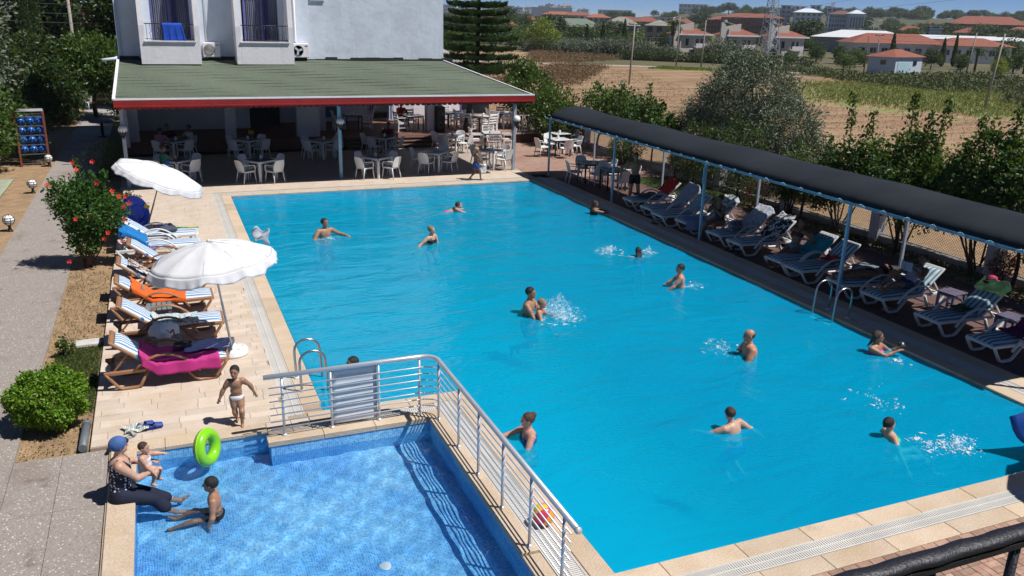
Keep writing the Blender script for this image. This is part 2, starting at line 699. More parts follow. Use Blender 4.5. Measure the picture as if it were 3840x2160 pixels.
def pool_water_material():
 m, nt, b = nodes_of('pool_water')
 nt.nodes.remove(b)
 out = nt.nodes['Material Output']
 g = nt.nodes.new('ShaderNodeNewGeometry').outputs['Position']
 wv = noise(nt, 1.5, 4, .5, coord=g, vec_scale=(.55, 1.25, 1))
 wv.inputs['Distortion'].default_value = .6
 fn = noise(nt, 6.5, 3, .5, coord=g, vec_scale=(.6, 1.2, 1))
 ad = nt.nodes.new('ShaderNodeMath')
 ad.operation = 'MULTIPLY_ADD'
 ad.inputs[1].default_value = .22
 nt.links.new(fn.outputs[0], ad.inputs[0])
 nt.links.new(wv.outputs[0], ad.inputs[2])
 bp = nt.nodes.new('ShaderNodeBump')
 bp.inputs['Strength'].default_value = .40
 bp.inputs['Distance'].default_value = .16
 nt.links.new(ad.outputs[0], bp.inputs['Height'])
 # milky chlorinated water: part of the light comes back from the water itself
 milk = nt.nodes.new('ShaderNodeBsdfDiffuse')
 big = noise(nt, .16, 3, coord=g)
 nt.links.new(mixrgb(nt, ramp(nt, big.outputs[0], [(.3, 0.), (.7, 1.)]), (.002, .52, .97), (.002, .58, .98)), milk.inputs[0])
 nt.links.new(bp.outputs[0], milk.inputs['Normal'])
 tr = nt.nodes.new('ShaderNodeBsdfTransparent')
 tr.inputs[0].default_value = (.30, .93, 1., 1)
 mx = nt.nodes.new('ShaderNodeMixShader')
 mx.inputs[0].default_value = .36
 nt.links.new(tr.outputs[0], mx.inputs[1])
 nt.links.new(milk.outputs[0], mx.inputs[2])
 gl = nt.nodes.new('ShaderNodeBsdfGlossy')
 gl.inputs['Roughness'].default_value = .045
 nt.links.new(bp.outputs[0], gl.inputs['Normal'])
 fr = nt.nodes.new('ShaderNodeFresnel')
 fr.inputs['IOR'].default_value = 1.33
 nt.links.new(bp.outputs[0], fr.inputs['Normal'])
 m2 = nt.nodes.new('ShaderNodeMixShader')
 nt.links.new(fr.outputs[0], m2.inputs[0])
 nt.links.new(mx.outputs[0], m2.inputs[1])
 nt.links.new(gl.outputs[0], m2.inputs[2])
 nt.links.new(m2.outputs[0], out.inputs[0])
 vo = nt.nodes.new('ShaderNodeVolumePrincipled')
 vo.inputs['Color'].default_value = (.005, .62, 1., 1)
 vo.inputs['Absorption Color'].default_value = (.01, .72, 1., 1)
 vo.inputs['Density'].default_value = .54
 vo.inputs['Anisotropy'].default_value = .3
 nt.links.new(vo.outputs[0], out.inputs['Volume'])
 return m


m_ground = ground_material()
m_field = field_material()
m_terrazzo = terrazzo_material()
m_brickfloor = brick_floor_material()
m_poolfloor = mosaic_material('pool_tiles', .025, [(0., (.03, .50, .93)), (1., (.05, .58, .95))], (.08, .58, .95))
m_kidtiles = mosaic_material('mosaic_tiles', .031, [(0., (.02, .14, .46)), (.3, (.045, .27, .63)), (.55, (.11, .40, .73)), (.8, (.24, .55, .79)), (1., (.42, .70, .84))])


def sheet(name, xs, ys, zf, mat, skip=None, kind='structure', smooth=True):
 V = [(x, y, zf(x, y)) for y in ys for x in xs]
 nx = len(xs)
 F = []
 for j in range(len(ys) - 1):
  for i in range(nx - 1):
   if skip and skip((xs[i] + xs[i + 1]) / 2, (ys[j] + ys[j + 1]) / 2):
    continue
   a = j * nx + i
   F.append((a, a + 1, a + nx + 1, a + nx))
 o = add(name, mesh_np(name, V, F, mat, smooth=smooth))
 return tag(o, kind=kind)


# the ground: one sheet to the horizon, open only where the pools are dug; it drops to the field beyond the fence
FZ = -2.0


def _ss(t):
 t = min(1., max(0., t))
 return t * t * (3 - 2 * t)


def zg(x, y):
 return GZ + (FZ - GZ) * _ss(max((x - 19.2) / 8, min((y - 47) / 10, (x - 9) / 8)))


def inside(x, y, poly):
 c = False
 for i in range(len(poly)):
  (x0, y0), (x1, y1) = poly[i], poly[i - 1]
  if (y0 > y) != (y1 > y) and x < (x1 - x0) * (y - y0) / (y1 - y0) + x0:
   c = not c
 return c


GREEN = [(64.5, 74), (81.8, 94.8), (93.2, 96), (112, 91), (109, 70), (96, 61), (80, 53), (70.3, 55.4), (66.5, 66.7)]
GREEN2 = [(75, 124), (86, 117), (92, 118), (81, 129)]
FIELD = [(19.4, 2), (60, 10), (110, 40), (118, 90), (100, 103), (92, 108), (88, 124), (66, 137), (80, 170), (80, 190), (50, 190), (18, 60), (19, 46)]
m_green = M('green_field', (.17, .19, .05), .9, col2=(.28, .22, .10), scale=.5, fine=.3)
gx = [-9000, -4000, -1500, -600, -200, -60, -20, -1.2, 4, 8, 11, 13.15] + [14 + 2 * i for i in range(54)] + [140, 200, 350, 600, 1500, 4000, 9000]
gy = [-3000, -300, -30, 4.6, 12, 20, 29.3] + [32 + 2 * i for i in range(82)] + [230, 300, 400, 600, 1500, 4000, 9000]
ground = sheet('ground', gx, gy, zg, m_ground, lambda x, y: -1.2 < x < 13.15 and 4.6 < y < 29.3)
ground.data.materials.append(m_field)
ground.data.materials.append(m_green)
_mi = []
for p_ in ground.data.polygons:
 c_ = p_.center
 wob = 2.6 * sin(c_.x * .7) + 2.3 * sin(c_.y * .9 + 1) + 2 * sin(c_.x * 1.7 + c_.y)
 _mi.append(2 if inside(c_.x + wob, c_.y + wob, GREEN) or inside(c_.x, c_.y, GREEN2) else (1 if inside(c_.x, c_.y, FIELD) else 0))
ground.data.polygons.foreach_set('material_index', _mi)

# terrazzo path of large cast slabs, a bed of soil beside it
path = empty('path')
path['kind'] = 'structure'
pb = MB()
pb.prism([(-4.0, 4.6), (-2.3, 4.6), (-2.3, 60), (-4.0, 60)], GZ - .05, -.075)
pb.prism([(-2.3, 4.6), (-1.09, 4.6), (-1.09, 12.07), (-2.3, 12.07)], GZ - .05, -.0752)
pb.build('slab_base', m_concrete, path)
sl = {}
y = 4.6
rows = []
while y < 46:
 rows.append((y, min(y + 1.49, 46)))
 y += 1.494
for (a, b) in rows:
 for (x0, x1) in ((-4.0, -2.303), (-2.297, -1.70), (-1.694, -1.093)):
  if x0 > -2.3 and b > 12.1:
   if a > 11.9:
    continue
   b2 = 12.07
  else:
   b2 = b
  s = MB()
  s.box(((x0 + x1) / 2, (a + b2) / 2, -.065), (x1 - x0, b2 - a - .004, .03), bev=.003)
  s.build('path_slab', m_terrazzo, path)

# strips left of the path: bare soil, a pale green mat, soil again
soil = sheet('soil', [-12, -9, -7.6, -6.6, -5.6, -4.8, -4.4, -4.003], list(np.arange(4, 62, 1.0)), lambda x, y: GZ + .03 + .02 * fbm(x * 2, y * 2), m_soil)
m_mat = M('green_mat', (.33, .36, .26), .9, col2=(.25, .29, .20), scale=7, bump=.6, bscale=14, fine=.1)
mat_run = thick_sheet([[(x, y, GZ + .065 + .012 * fbm(x * 3, y * 4, 2.)) for x in np.linspace(-6.55, -5.0, 12)] for y in np.linspace(20, 34.4, 90)], .008, 'path_mat', m_mat)
tag(mat_run, kind='structure')
bed = sheet('garden_bed', list(np.linspace(-2.297, -1.36, 9)), list(np.linspace(12.075, 34, 90)), lambda x, y: -.085 + .02 * fbm(x * 3, y * 2.4, 1.), m_soil)

# ------------------------------------------------------------------ pools
PX0, PX1, PY0, PY1 = 1.95, 13.0, 6.98, 29.2
NX, NY = 4.28, 12.18
KX0, KX1, KY0, KY1, KY1B = -0.75, 3.44, 5.6, 11.77, 11.36


def basin(name, poly, z_top, z_floor, mat):
 mb = MB()
 n = len(poly)
 vs = [(x, y, z_floor) for x, y in poly] + [(x, y, z_top) for x, y in poly]
 fs = [tuple(range(n))] + [((i + 1) % n, i, n + i, n + (i + 1) % n) for i in range(n)]
 mb._add(vs, fs)
 return mb.build(name, mat, kind='structure')


pbs = basin('pool_basin', [(PX0, NY), (NX, NY), (NX, PY0), (PX1, PY0), (PX1, PY1), (PX0, PY1)], -.03, -3.3, m_poolfloor)
# the floor falls from the shallow left side to the deep right side
sheet('pool_floor', list(np.linspace(PX0, PX1, 24)), list(np.linspace(PY0, PY1, 30)), lambda x, y: -1.05 - 2.1 * _ss((x - 5.5 - .10 * (y - 15)) / 7.0), m_poolfloor)
kid_poly = [(KX0, KY0), (KX1, KY0), (KX1, KY1B), (1.05, KY1B), (1.05, KY1), (KX0, KY1)]
kb = basin('small_pool_basin', kid_poly, -.002, -.52, m_kidtiles)

xs = list(np.arange(PX0 + .0, PX1 + .001, (PX1 - PX0) / 110))
ys = list(np.arange(PY0, PY1 + .001, (PY1 - PY0) / 222))


def wave(x, y):
 return WZ + .006 * sin(x * 2.3 + y * 1.1 + 1.5 * sin(y * .7)) + .006 * sin(y * 3.4 - x * .9 + sin(x * 1.3)) + .004 * sin(x * 5.1 + y * 4.3)


xs[0] -= .015
xs[-1] += .015
ys[0] -= .015
ys[-1] += .015
water = sheet('pool_water', xs, ys, wave, pool_water_material(), lambda x, y: x < NX - .015 and y < NY - .015)
# close the body of water below the surface
_me = water.data
_V = np.empty(len(_me.vertices) * 3)
_me.vertices.foreach_get('co', _V)
_V = _V.reshape(-1, 3)
_F = np.array([tuple(p.vertices) for p in _me.polygons])
_V2 = _V.copy()
_V2[:, 2] = -3.4
_n = len(_V)
_ed = {}
for f in _F:
 for i in range(4):
  k_ = (f[i], f[(i + 1) % 4])
  if (k_[1], k_[0]) in _ed:
   del _ed[(k_[1], k_[0])]
  else:
   _ed[k_] = 1
_sd = [(b_, a_, a_ + _n, b_ + _n) for a_, b_ in _ed]
water.data = mesh_np('pool_water', np.concatenate([_V, _V2]), np.concatenate([_F, _F[:, ::-1] + _n, np.array(_sd)]), _me.materials[0], smooth=False)
for p_ in water.data.polygons[:len(_F)]:
 p_.use_smooth = True

m_kidwater, _nt2, _b2 = nodes_of('clear_water')
_b2.inputs['Base Color'].default_value = (.80, .95, 1., 1)
_b2.inputs['Roughness'].default_value = 0.
_b2.inputs['IOR'].default_value = 1.33
_b2.inputs['Transmission Weight'].default_value = 1.


def kwave(x, y):
 return KZ + .0045 * sin(x * 7.1 + y * 4.2 + 2. * sin(y * 1.9)) + .0038 * sin(y * 9.3 - x * 5.2 + 1.7 * sin(x * 2.3)) + .0026 * sin(x * 15. + y * 11. + sin(y * 6)) + .0022 * sin(y * 17 - x * 13.) + .0010 * sin(x * 27 - y * 9)


kx = list(np.linspace(KX0, KX1, 170))
ky = list(np.linspace(KY0, KY1, 250))
_near = lambda a, v: min(range(len(a)), key=lambda i: abs(a[i] - v))
kx[_near(kx, 1.05)] = 1.05
ky[_near(ky, KY1B)] = KY1B
kidwater = sheet('small_pool_water', kx, ky, kwave, m_kidwater, lambda x, y: x > 1.05 and y > KY1B)
try:
 kidwater.cycles.is_caustics_caster = True
 kb.cycles.is_caustics_receiver = True
except Exception:
 pass

# ------------------------------------------------------------------ pool deck
deck = empty('pool_deck')
deck['kind'] = 'structure'
db = MB()
db.prism([(-1.35, 12.09), (1.66, 12.09), (1.66, 29.44), (13.35, 29.44), (13.35, 31.3), (-1.35, 31.3)], -.16, -.014)
db.prism([(KX0 - .34, KY0), (KX0 - .003, KY0), (KX0 - .003, 12.088), (KX0 - .34, 12.088)], -.3, -.0145)
db.prism([(KX0 - .003, KY1 + .003), (PX0 - .003, KY1 + .003), (PX0 - .003, 12.088), (KX0 - .003, 12.088)], -.3, -.0155)
db.prism([(1.053, KY1B + .003), (PX0, KY1B + .003), (PX0, KY1 + .003), (1.053, KY1 + .003)], -.3, -.0165)
db.prism([(PX0, KY1B + .003), (NX - .003, KY1B + .003), (NX - .003, NY - .003), (PX0, NY - .003)], -.3, -.0175)
db.prism([(KX1 + .003, KY0), (NX - .003, KY0), (NX - .003, KY1B + .003), (KX1 + .003, KY1B + .003)], -.3, -.0185)
db.prism([(1.66, 12.09), (PX0 - .003, 12.09), (PX0 - .003, 29.44), (1.66, 29.44)], -.3, -.0195)
db.prism([(PX0 - .003, PY1 + .003), (PX1, PY1 + .003), (PX1, 29.44), (PX0 - .003, 29.44)], -.3, -.0205)
db.prism([(NX, 3.0), (18, 3.0), (18, PY0 - .003), (NX, PY0 - .003)], -.3, -.0215)
db.prism([(PX1 + .003, PY0 - .003), (18.4, PY0 - .003), (18.4, 29.44), (PX1 + .003, 29.44)], -.3, -.0225)
db.build('deck_base', m_grout, deck)


def stones(name, x0, y0, x1, y1, along, length, z0=-.05, z1=0., parent=None, mat=None, gap=.006, bev=.006, jitter=.12, rz=random.Random(3)):
 """a run of single stones laid end to end along x or y"""
 a, b = (x0, x1) if along == 'x' else (y0, y1)
 p = a
 while p < b - .02:
  L = length * (1 + rz.uniform(-jitter, jitter))
  q = p + L
  if q > b - length * .3:
   q = b
  s = MB()
  zz = z1 + rz.uniform(-.0012, .0012)
  if along == 'x':
   s.box(((p + q) / 2, (y0 + y1) / 2, (z0 + zz) / 2), (q - p - gap, y1 - y0 - gap, zz - z0), bev=bev)
  else:
   s.box(((x0 + x1) / 2, (p + q) / 2, (z0 + zz) / 2), (x1 - x0 - gap, q - p - gap, zz - z0), bev=bev)
  o = s.build(name, mat or m_trav2, parent or deck)
  p = q


# coping along the water
stones('coping_stone', 1.665, NY + .30, PX0 + .02, PY1, 'y', .95)
stones('coping_stone', 1.665, PY1 - .02, PX1, PY1 + .28, 'x', .95)
stones('coping_stone', PX1 - .02, PY0 - .28, PX1 + .32, PY1 + .28, 'y', .95)
stones('coping_stone', NX - .30, PY0 - .27, PX1 - .02, PY0 + .02, 'x', .95)
stones('coping_stone', 1.70, NY - .27, NX + .02, NY + .02, 'x', .8)
stones('coping_stone', NX - .27, PY0 + .02, NX + .02, NY - .27, 'y', .9)
# beside the gratings
stones('coping_stone', PX1 + .60, PY0 - .28, PX1 + .98, PY1 + .28, 'y', .95)
stones('coping_stone', NX - .3, PY0 - .80, 14.2, PY0 - .53, 'x', .95)
# small pool edge
stones('coping_stone', KX0 - .32, KY0, KX0 + .015, 11.9, 'y', 1.35, z1=.012)
stones('coping_stone', KX0 - .32, KY1 - .015, 1.05, KY1 + .30, 'x', .7, z1=.01)
stones('coping_stone', 1.05 - .04, KY1B - .015, KX1 - .015, KY1B + .22, 'x', .75, z1=.035)
stones('coping_stone', KX1 - .015, 7.66, KX1 + .22, KY1B + .22, 'y', .9, z1=.035)
stones('coping_stone', KX1 - .015, KY0, KX1 + .22, 7.65, 'y', .9, z1=.002)


def grating(x0, y0, x1, y1, along, pitch):
 g = empty('overflow_grating', (0, 0, 0), parent=deck)
 mb = MB()
 z = -.004
 L = (x1 - x0) if along == 'x' else (y1 - y0)
 w = (y1 - y0) if along == 'x' else (x1 - x0)
 n = int(L / pitch)
 cx, cy = (x0 + x1) / 2, (y0 + y1) / 2
 for i in range(n):
  p = (i + .5) * pitch
  if along == 'x':
   mb.box((x0 + p, cy, z - .012), (pitch * .62, w, .022))
  else:
   mb.box((cx, y0 + p, z - .012), (w, pitch * .62, .022))
 o = mb.build('grating_bars', m_grate, g)
 o['kind'] = 'stuff'
 for t in (-.5, 0, .5):
  s = MB()
  if along == 'x':
   s.box((cx, cy + t * (w - .012), z - .009), (L, .014, .03))
  else:
   s.box((cx + t * (w - .012), cy, z - .009), (.014, L, .03))
  s.build('grating_rail', m_grate, g)
 s = MB()
 s.box((cx, cy, -.060), ((L, w, .01) if along == 'x' else (w, L, .01)))
 s.build('channel', M('wet_channel', (.09, .085, .08), .5), g)


grating(1.40, NY + .0, 1.66, PY1 + .5, 'y', .034)
grating(1.665, PY1 + .285, PX1 + .6, PY1 + .485, 'x', .05)
grating(PX1 + .325, PY0 - .5, PX1 + .595, PY1 + .28, 'y', .045)
grating(NX - .0, PY0 - .525, PX1 + .32, PY0 - .28, 'x', .034)
grating(KX1 + .23, KY0, KX1 + .54, NY - .28, 'y', .034)
grating(1.70, KY1B + .235, KX1 + .23, KY1B + .46, 'x', .034)

# travertine planks of the sun deck: each plank its own stone
plank_me = {}
cnt = 0
rest = MB()
rz = random.Random(5)
yy = 12.10
row = 0
while yy < 31.28:
 hgt = .20 if yy < 24 else .30
 y1 = min(yy + hgt, 31.28)
 xx = -1.345 - (.31 if row % 2 else 0) - rz.uniform(0, .2)
 xe = 1.40 if yy < PY1 + .5 else 13.3
 while xx < xe - .01:
  L = rz.choice((.6, .6, .8, .4))
  a, b = max(xx, -1.345), min(xx + L, xe)
  if b - a > .05:
   if cnt < 300 and yy < 30:
    s = MB()
    s.box(((a + b) / 2, (yy + y1) / 2, -.012 + rz.uniform(-.0015, .0015)), (b - a - .005, y1 - yy - .005, .024), bev=.002)
    s.build('deck_plank', m_trav, deck)
    cnt += 1
   else:
    rest.box(((a + b) / 2, (yy + y1) / 2, -.012 + rz.uniform(-.001, .001)), (b - a - .004, y1 - yy - .004, .024))
  xx += L
 yy = y1
 row += 1
o = rest.build('far_planks', m_trav, deck)
o['kind'] = 'stuff'
for k in range(6):   # filler strip between deck edge planks and small pool coping
 a = -1.345 + k * .0
 break
stones('deck_plank', KX0 - .32 + .0, 12.075 - .0, 1.40, 12.10, 'x', .7, z1=-.001, mat=m_trav, gap=.003, bev=.002)
stones('deck_plank', 1.055, KY1 + .0, 1.69, NY - .12, 'x', .4, z1=-.002, mat=m_trav)
stones('deck_plank', 1.055, KY1B + .205, 1.69, KY1, 'x', .4, z1=-.003, mat=m_trav)
stones('deck_plank', KX1 + .54, KY0, NX - .275, KY1B + .46, 'y', .7, z1=-.001, mat=m_trav)

# brick paving: near corner laid brick by brick, under the awning and the far terrace as a surface
brickpave = empty('brick_paving')
brickpave['kind'] = 'structure'
bp_ = MB()
bp_.prism([(NX, 3.0), (18.2, 3.0), (18.2, PY0 - .81), (NX, PY0 - .81)], -.06, -.012)
bp_.build('mortar_bed', M('mortar', (.34, .28, .23), .9, scale=8, fine=.2), brickpave)
bm1 = M('brick_red', (.30, .155, .105), .85, col2=(.40, .27, .20), scale=9, rnd=.28, bump=.3, bscale=60)
bmb = MB()
bmb.box((0, 0, -.009), (.198, .098, .026), bev=.004)
brick_me = bmb.mesh('brick', bm1)
rz = random.Random(9)
x = 6.2
while x < 10.3:      # edge course against the coping
 add('brick', brick_me, brickpave, (x + .1, PY0 - .865, rz.uniform(-.002, .001)), (0, 0, rz.uniform(-.01, .01)))
 x += .205
cells = 0
yb = PY0 - .92
while yb > 4.75 and cells < 240:
 xb = 6.2
 c = 0
 while xb < 10.2:
  par = (int(round((PY0 - .92 - yb) / .206)) + c) % 2
  for t in (-.0515, .0515):
   add('brick', brick_me, brickpave, (xb + .103 + (0 if par else t), yb - .103 + (t if par else 0), rz.uniform(-.002, .001)), (0, 0, (0 if par else pi / 2) + rz.uniform(-.015, .015)))
   cells += 1
  xb += .206
  c += 1
 yb -= .206
s = MB()
s.prism([(13.985, 29.3), (13.985, 30.3), (13.36, 30.3), (13.36, 38.6), (20.0, 38.6), (20.0, 29.3)][::-1], -.05, -.003)
s.build('paved_floor', m_brickfloor, brickpave)
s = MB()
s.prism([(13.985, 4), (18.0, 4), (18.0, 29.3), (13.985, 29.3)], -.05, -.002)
s.build('paved_floor', M('shaded_red_paving', (.13, .07, .06), .8, col2=(.09, .05, .045), scale=2), brickpave)  # red pavers, colour darkened to carry the shade under the awning
# strip of garden between the paving and the fence
gs = sheet('fence_strip', list(np.linspace(18.0, 24, 14)), list(np.linspace(3, 42, 70)), lambda x, y: -.05 + .05 * fbm(x * 1.3, y * 1.1, 4.), m_soil)

# gravel road along the far side of the field
rd = MB()
_cl = [(40, 152), (58, 141.5), (67.4, 136.4), (77, 131.6), (83.4, 127.9), (88.5, 123.6), (96, 116), (106, 107), (130, 96)]
P = []
for i, (x, y) in enumerate(_cl):
 P.append([(x - .5, y - 1.3, FZ + .02), (x, y, FZ + .045), (x + .6, y + 1.5, FZ + .02)])
rd.grid(P)
rd.build('road', M('gravel_road', (.42, .36, .29), .95, scale=1., fine=.15), kind='structure')
# ================================================================== HOTEL AND RESTAURANT
m_wall = M('pale_render', (.62, .68, .76), .9, var=.06, scale=1.1, bump=.5, bscale=5, fine=.05)
m_wall2 = M('white_render', (.74, .72, .74), .9, var=.03, scale=1.4, bump=.4, bscale=7, fine=.04)
def _streaks(m, col, amt):
 nt = m.node_tree
 b = nt.nodes['Principled BSDF']
 src = b.inputs['Base Color'].links[0].from_socket
 n = noise(nt, 2.2, 4, .6, vec_scale=(1.6, 1.6, .16))
 c = mixrgb(nt, ramp(nt, n.outputs[0], [(.52, 0.), (.72, amt)]), src, col)
 n2 = noise(nt, .9, 4, .6)
 c = mixrgb(nt, ramp(nt, n2.outputs[0], [(.55, 0.), (.7, amt)]), c, tuple(x * .9 for x in col))
 nt.links.new(c, b.inputs['Base Color'])


_streaks(m_wall, (.47, .51, .55), .45)
_streaks(m_wall2, (.56, .54, .53), .45)
m_inner = M('inner_white_render', (.60, .60, .62), .9, var=.05, scale=1.)
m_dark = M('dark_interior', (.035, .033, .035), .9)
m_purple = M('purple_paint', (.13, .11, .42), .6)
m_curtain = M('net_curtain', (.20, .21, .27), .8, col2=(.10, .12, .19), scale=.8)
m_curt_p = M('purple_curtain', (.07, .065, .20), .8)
m_glass, _g, _gb = nodes_of('dark_glass')
_gb.inputs['Base Color'].default_value = (.02, .025, .03, 1)
_gb.inputs['Roughness'].default_value = .06
_gb.inputs['Specular IOR Level'].default_value = .8
m_tar = M('tar_edge', (.02, .02, .02), .8, scale=8)
m_red = M('red_fascia', (.28, .017, .012), .45, var=.1, scale=1.2)
m_bluepost = M('blue_painted_steel', (.27, .45, .56), .45, var=.08)
m_greypost = M('grey_painted_steel', (.34, .38, .44), .5, var=.08)


def shingle_material():
 m, nt, b = nodes_of('green_shingle')
 g = nt.nodes.new('ShaderNodeNewGeometry').outputs['Position']
 n1 = noise(nt, .45, 5, coord=g, vec_scale=(1, .6, 1))
 n2 = noise(nt, 26, 2, coord=g)
 n3 = noise(nt, .8, 5, .65, coord=g, vec_scale=(1.0, .8, 1))
 n3.inputs['Distortion'].default_value = 1.6
 c = mixrgb(nt, ramp(nt, n1.outputs[0], [(.3, 0.), (.7, 1.)]), (.076, .096, .066), (.104, .130, .09))
 c = mixrgb(nt, ramp(nt, n3.outputs[0], [(.58, 0.), (.72, .6)]), c, (.075, .078, .066))
 c = mixrgb(nt, .25, c, ramp(nt, n2.outputs[0], [(.35, 0.), (.65, 1.)]), 'OVERLAY')
 nt.links.new(c, b.inputs['Base Color'])
 b.inputs['Roughness'].default_value = .95
 bp = nt.nodes.new('ShaderNodeBump')
 bp.inputs['Strength'].default_value = .4
 bp.inputs['Distance'].default_value = .01
 nt.links.new(n2.outputs[0], bp.inputs['Height'])
 nt.links.new(bp.outputs[0], b.inputs['Normal'])
 return m


m_shingle = shingle_material()

hotel = empty('hotel_building', (5, 36, 0), label='white hotel block with two balconies above the green roof', cat='building')


def hb(name, mats, mb, parent=hotel):
 o = mb.build(name, mats, parent)
 if parent is hotel:
  o.location = (-5, -36, 0)
 return o


# upper storeys, standing on pillars over the open restaurant (openings cut for the two balcony doors)
w = MB()
for x0, x1, z0, z1 in ((-1.18, .05, 3.55, 12), (.05, 1.45, 3.55, 4.55), (.05, 1.45, 6.9, 12), (1.45, 3.35, 3.55, 12), (3.35, 4.75, 3.55, 4.55), (3.35, 4.75, 6.9, 12), (4.75, 11.6, 3.55, 12)):
 w.box(((x0 + x1) / 2, 36.15, (z0 + z1) / 2), (x1 - x0, .3, z1 - z0))
w.box((-1.03, 40.5, 7.8), (.3, 8.4, 8.5))
w.box((11.45, 40.5, 7.8), (.3, 8.4, 8.5))
w.box((5.2, 44.85, 6), (12.76, .3, 12.1))
w.box((5.2, 40.5, 11.9), (12.7, 8.4, .2))
w.box((5.2, 40.4, 3.42), (12.7, 8.6, .24))
hb('wall', m_wall, w)
t = MB()
rt_ = random.Random(2)
x = -1.15
while x < 11.55:
 L = rt_.uniform(.25, .7)
 h_ = rt_.uniform(.07, .16)
 t.box((x + L / 2, 35.985, 3.98 + h_ / 2), (L, .03, h_))
 x += L
o = hb('tar_flashing', m_tar, t)
o['kind'] = 'stuff'
s = MB()
s.tube([(-1.12, 35.94, 9), (-1.12, 35.94, 4.2), (-1.3, 35.7, 4.05), (-1.75, 35.6, 4.0)], .06, 8)
hb('drain_pipe', m_wall, s)
s = MB()
s.tube([(5.36, 35.95, 9), (5.36, 35.95, 4.75), (5.5, 35.9, 4.62)], .045, 6)
hb('cable_duct', m_wall2, s)
s = MB()
s.tube([(2.02, 35.96, 8), (2.0, 35.96, 4.7)], .018, 5)
hb('cable_duct', m_wall2, s)
s = MB()
s.box((6.31, 35.97, 6.85), (.56, .08, 1.05))
hb('window_frame', m_wall2, s)
s = MB()
s.box((6.31, 35.925, 6.87), (.46, .02, .95))
hb('window_pane', m_glass, s)


def balcony(x0, x1):
 b = empty('balcony', (0, 0, 0), parent=hotel)
 b.location = (-5, -36, 0)
 p = MB()
 yb, yf = 36.0, 35.0
 # floor, front upstand, sloping cheeks
 p.box(((x0 + x1) / 2, (yb + yf) / 2 + .06, 3.99), (x1 - x0 - .02, yb - yf - .12, .12))
 p.box(((x0 + x1) / 2, yf + .057, 4.30), (x1 - x0 - .364, .12, .80))
 for xa in (x0, x1 - .18):
  z_f = 5.28 if xa == x0 else 5.28
  p.plate([(xa + .18, yf, 3.9), (xa + .18, yb - .002, 3.9), (xa + .18, yb - .002, 8.2), (xa + .18, 35.38, 8.2), (xa + .18, yf, z_f)][::1], .18)
 p.build('parapet', m_wall2, b)
 sl_ = MB()
 sl_.box(((x0 + x1) / 2, yf + .05, 4.722), (x1 - x0 - .30, .22, .045))
 sl_.build('sill', m_wall2, b)
 r = MB()
 xl, xr = x0 + .2, x1 - .2
 r.tube([(xl, yf + .06, 5.34), (xr, yf + .06, 5.34)], .016, 6)
 r.tube([(xl, yf + .06, 4.80), (xr, yf + .06, 4.80)], .011, 6)
 r.build('railing_bar', m_black, b)
 n = 13
 for i in range(n):
  q = MB()
  xx = xl + (xr - xl) * (i + .5) / n
  if i % 2:
   q.tube([(xx, yf + .06, 4.76), (xx, yf + .06, 4.93), (xx - .035, yf + .06, 5.0), (xx + .035, yf + .06, 5.08), (xx, yf + .06, 5.15), (xx, yf + .06, 5.33)], .0095, 5)
  else:
   q.tube([(xx, yf + .06, 4.76), (xx, yf + .06, 5.33)], .0095, 5)
  q.build('baluster', m_black, b)
 # glazed door with curtains behind it
 xm0, xm1 = x0 + .46, x1 - .28
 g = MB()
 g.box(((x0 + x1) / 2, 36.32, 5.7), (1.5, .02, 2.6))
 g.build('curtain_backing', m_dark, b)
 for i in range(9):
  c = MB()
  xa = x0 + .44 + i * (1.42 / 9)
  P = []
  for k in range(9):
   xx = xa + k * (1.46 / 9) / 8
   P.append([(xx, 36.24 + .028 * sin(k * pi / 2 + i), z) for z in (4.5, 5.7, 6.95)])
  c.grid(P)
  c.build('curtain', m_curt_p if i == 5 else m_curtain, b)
 f = MB()
 for xx in (x0 + .46, (x0 + x1) / 2 + .04, x1 - .28):
  f.box((xx, 36.12, 5.72), (.05, .06, 2.36))
 f.build('door_frame', m_purple, b)
 return b


balcony(-.39, 1.71)
balcony(3.0, 5.15)


def ac_unit(x, y, z, w_, label, open_fan=False):
 e = empty('air_conditioner', (x, y, z), label=label, cat='air conditioner', group='air conditioners on the hotel wall')
 b = MB()
 b.box((0, 0, .28), (w_, .28, .54), bev=.02)
 b.build('casing', m_wall2, e)
 g = MB()
 g.lathe([(.20, 0), (.20, .02), (.185, .025), (.185, .0)], (-.1, -.142, .28), 20, axis=Vector((0, -1, 0)))
 g.build('fan_ring', m_black, e)
 f = MB()
 if open_fan:
  for k in range(3):
   a = k * 2.1 + .3
   f.box((-.1 + .09 * cos(a), -.150, .28 + .09 * sin(a)), (.17, .012, .08), rot=(0, -a, 0))
  f.build('fan_blade', m_steel, e)
 else:
  for k in range(7):
   f.tube([(-.1 + r_ * cos(a), -.17, .28 + r_ * sin(a)) for r_ in [.025 * (k + 1)] for a in [i * 2 * pi / 20 for i in range(20)]], .005, 4, closed=True)
  o = f.build('fan_grille', m_grate, e)
  o['kind'] = 'stuff'
 l = MB()
 l.box((.22, -.145, .46), (.11, .012, .03))
 l.build('logo_plate', M('logo_grey', (.12, .12, .14), .5), e)
 k = MB()
 for sx in (-.22, .22):
  k = MB()
  k.box((sx, .02, -.03), (.04, .3, .05))
  k.build('bracket', m_black, e)
 return e


ac_unit(2.14, 35.83, 4.12, .64, 'white air conditioner with fan grille between the two balconies')
ac_unit(5.52, 35.83, 4.12, .66, 'white air conditioner with open fan right of the second balcony', True)

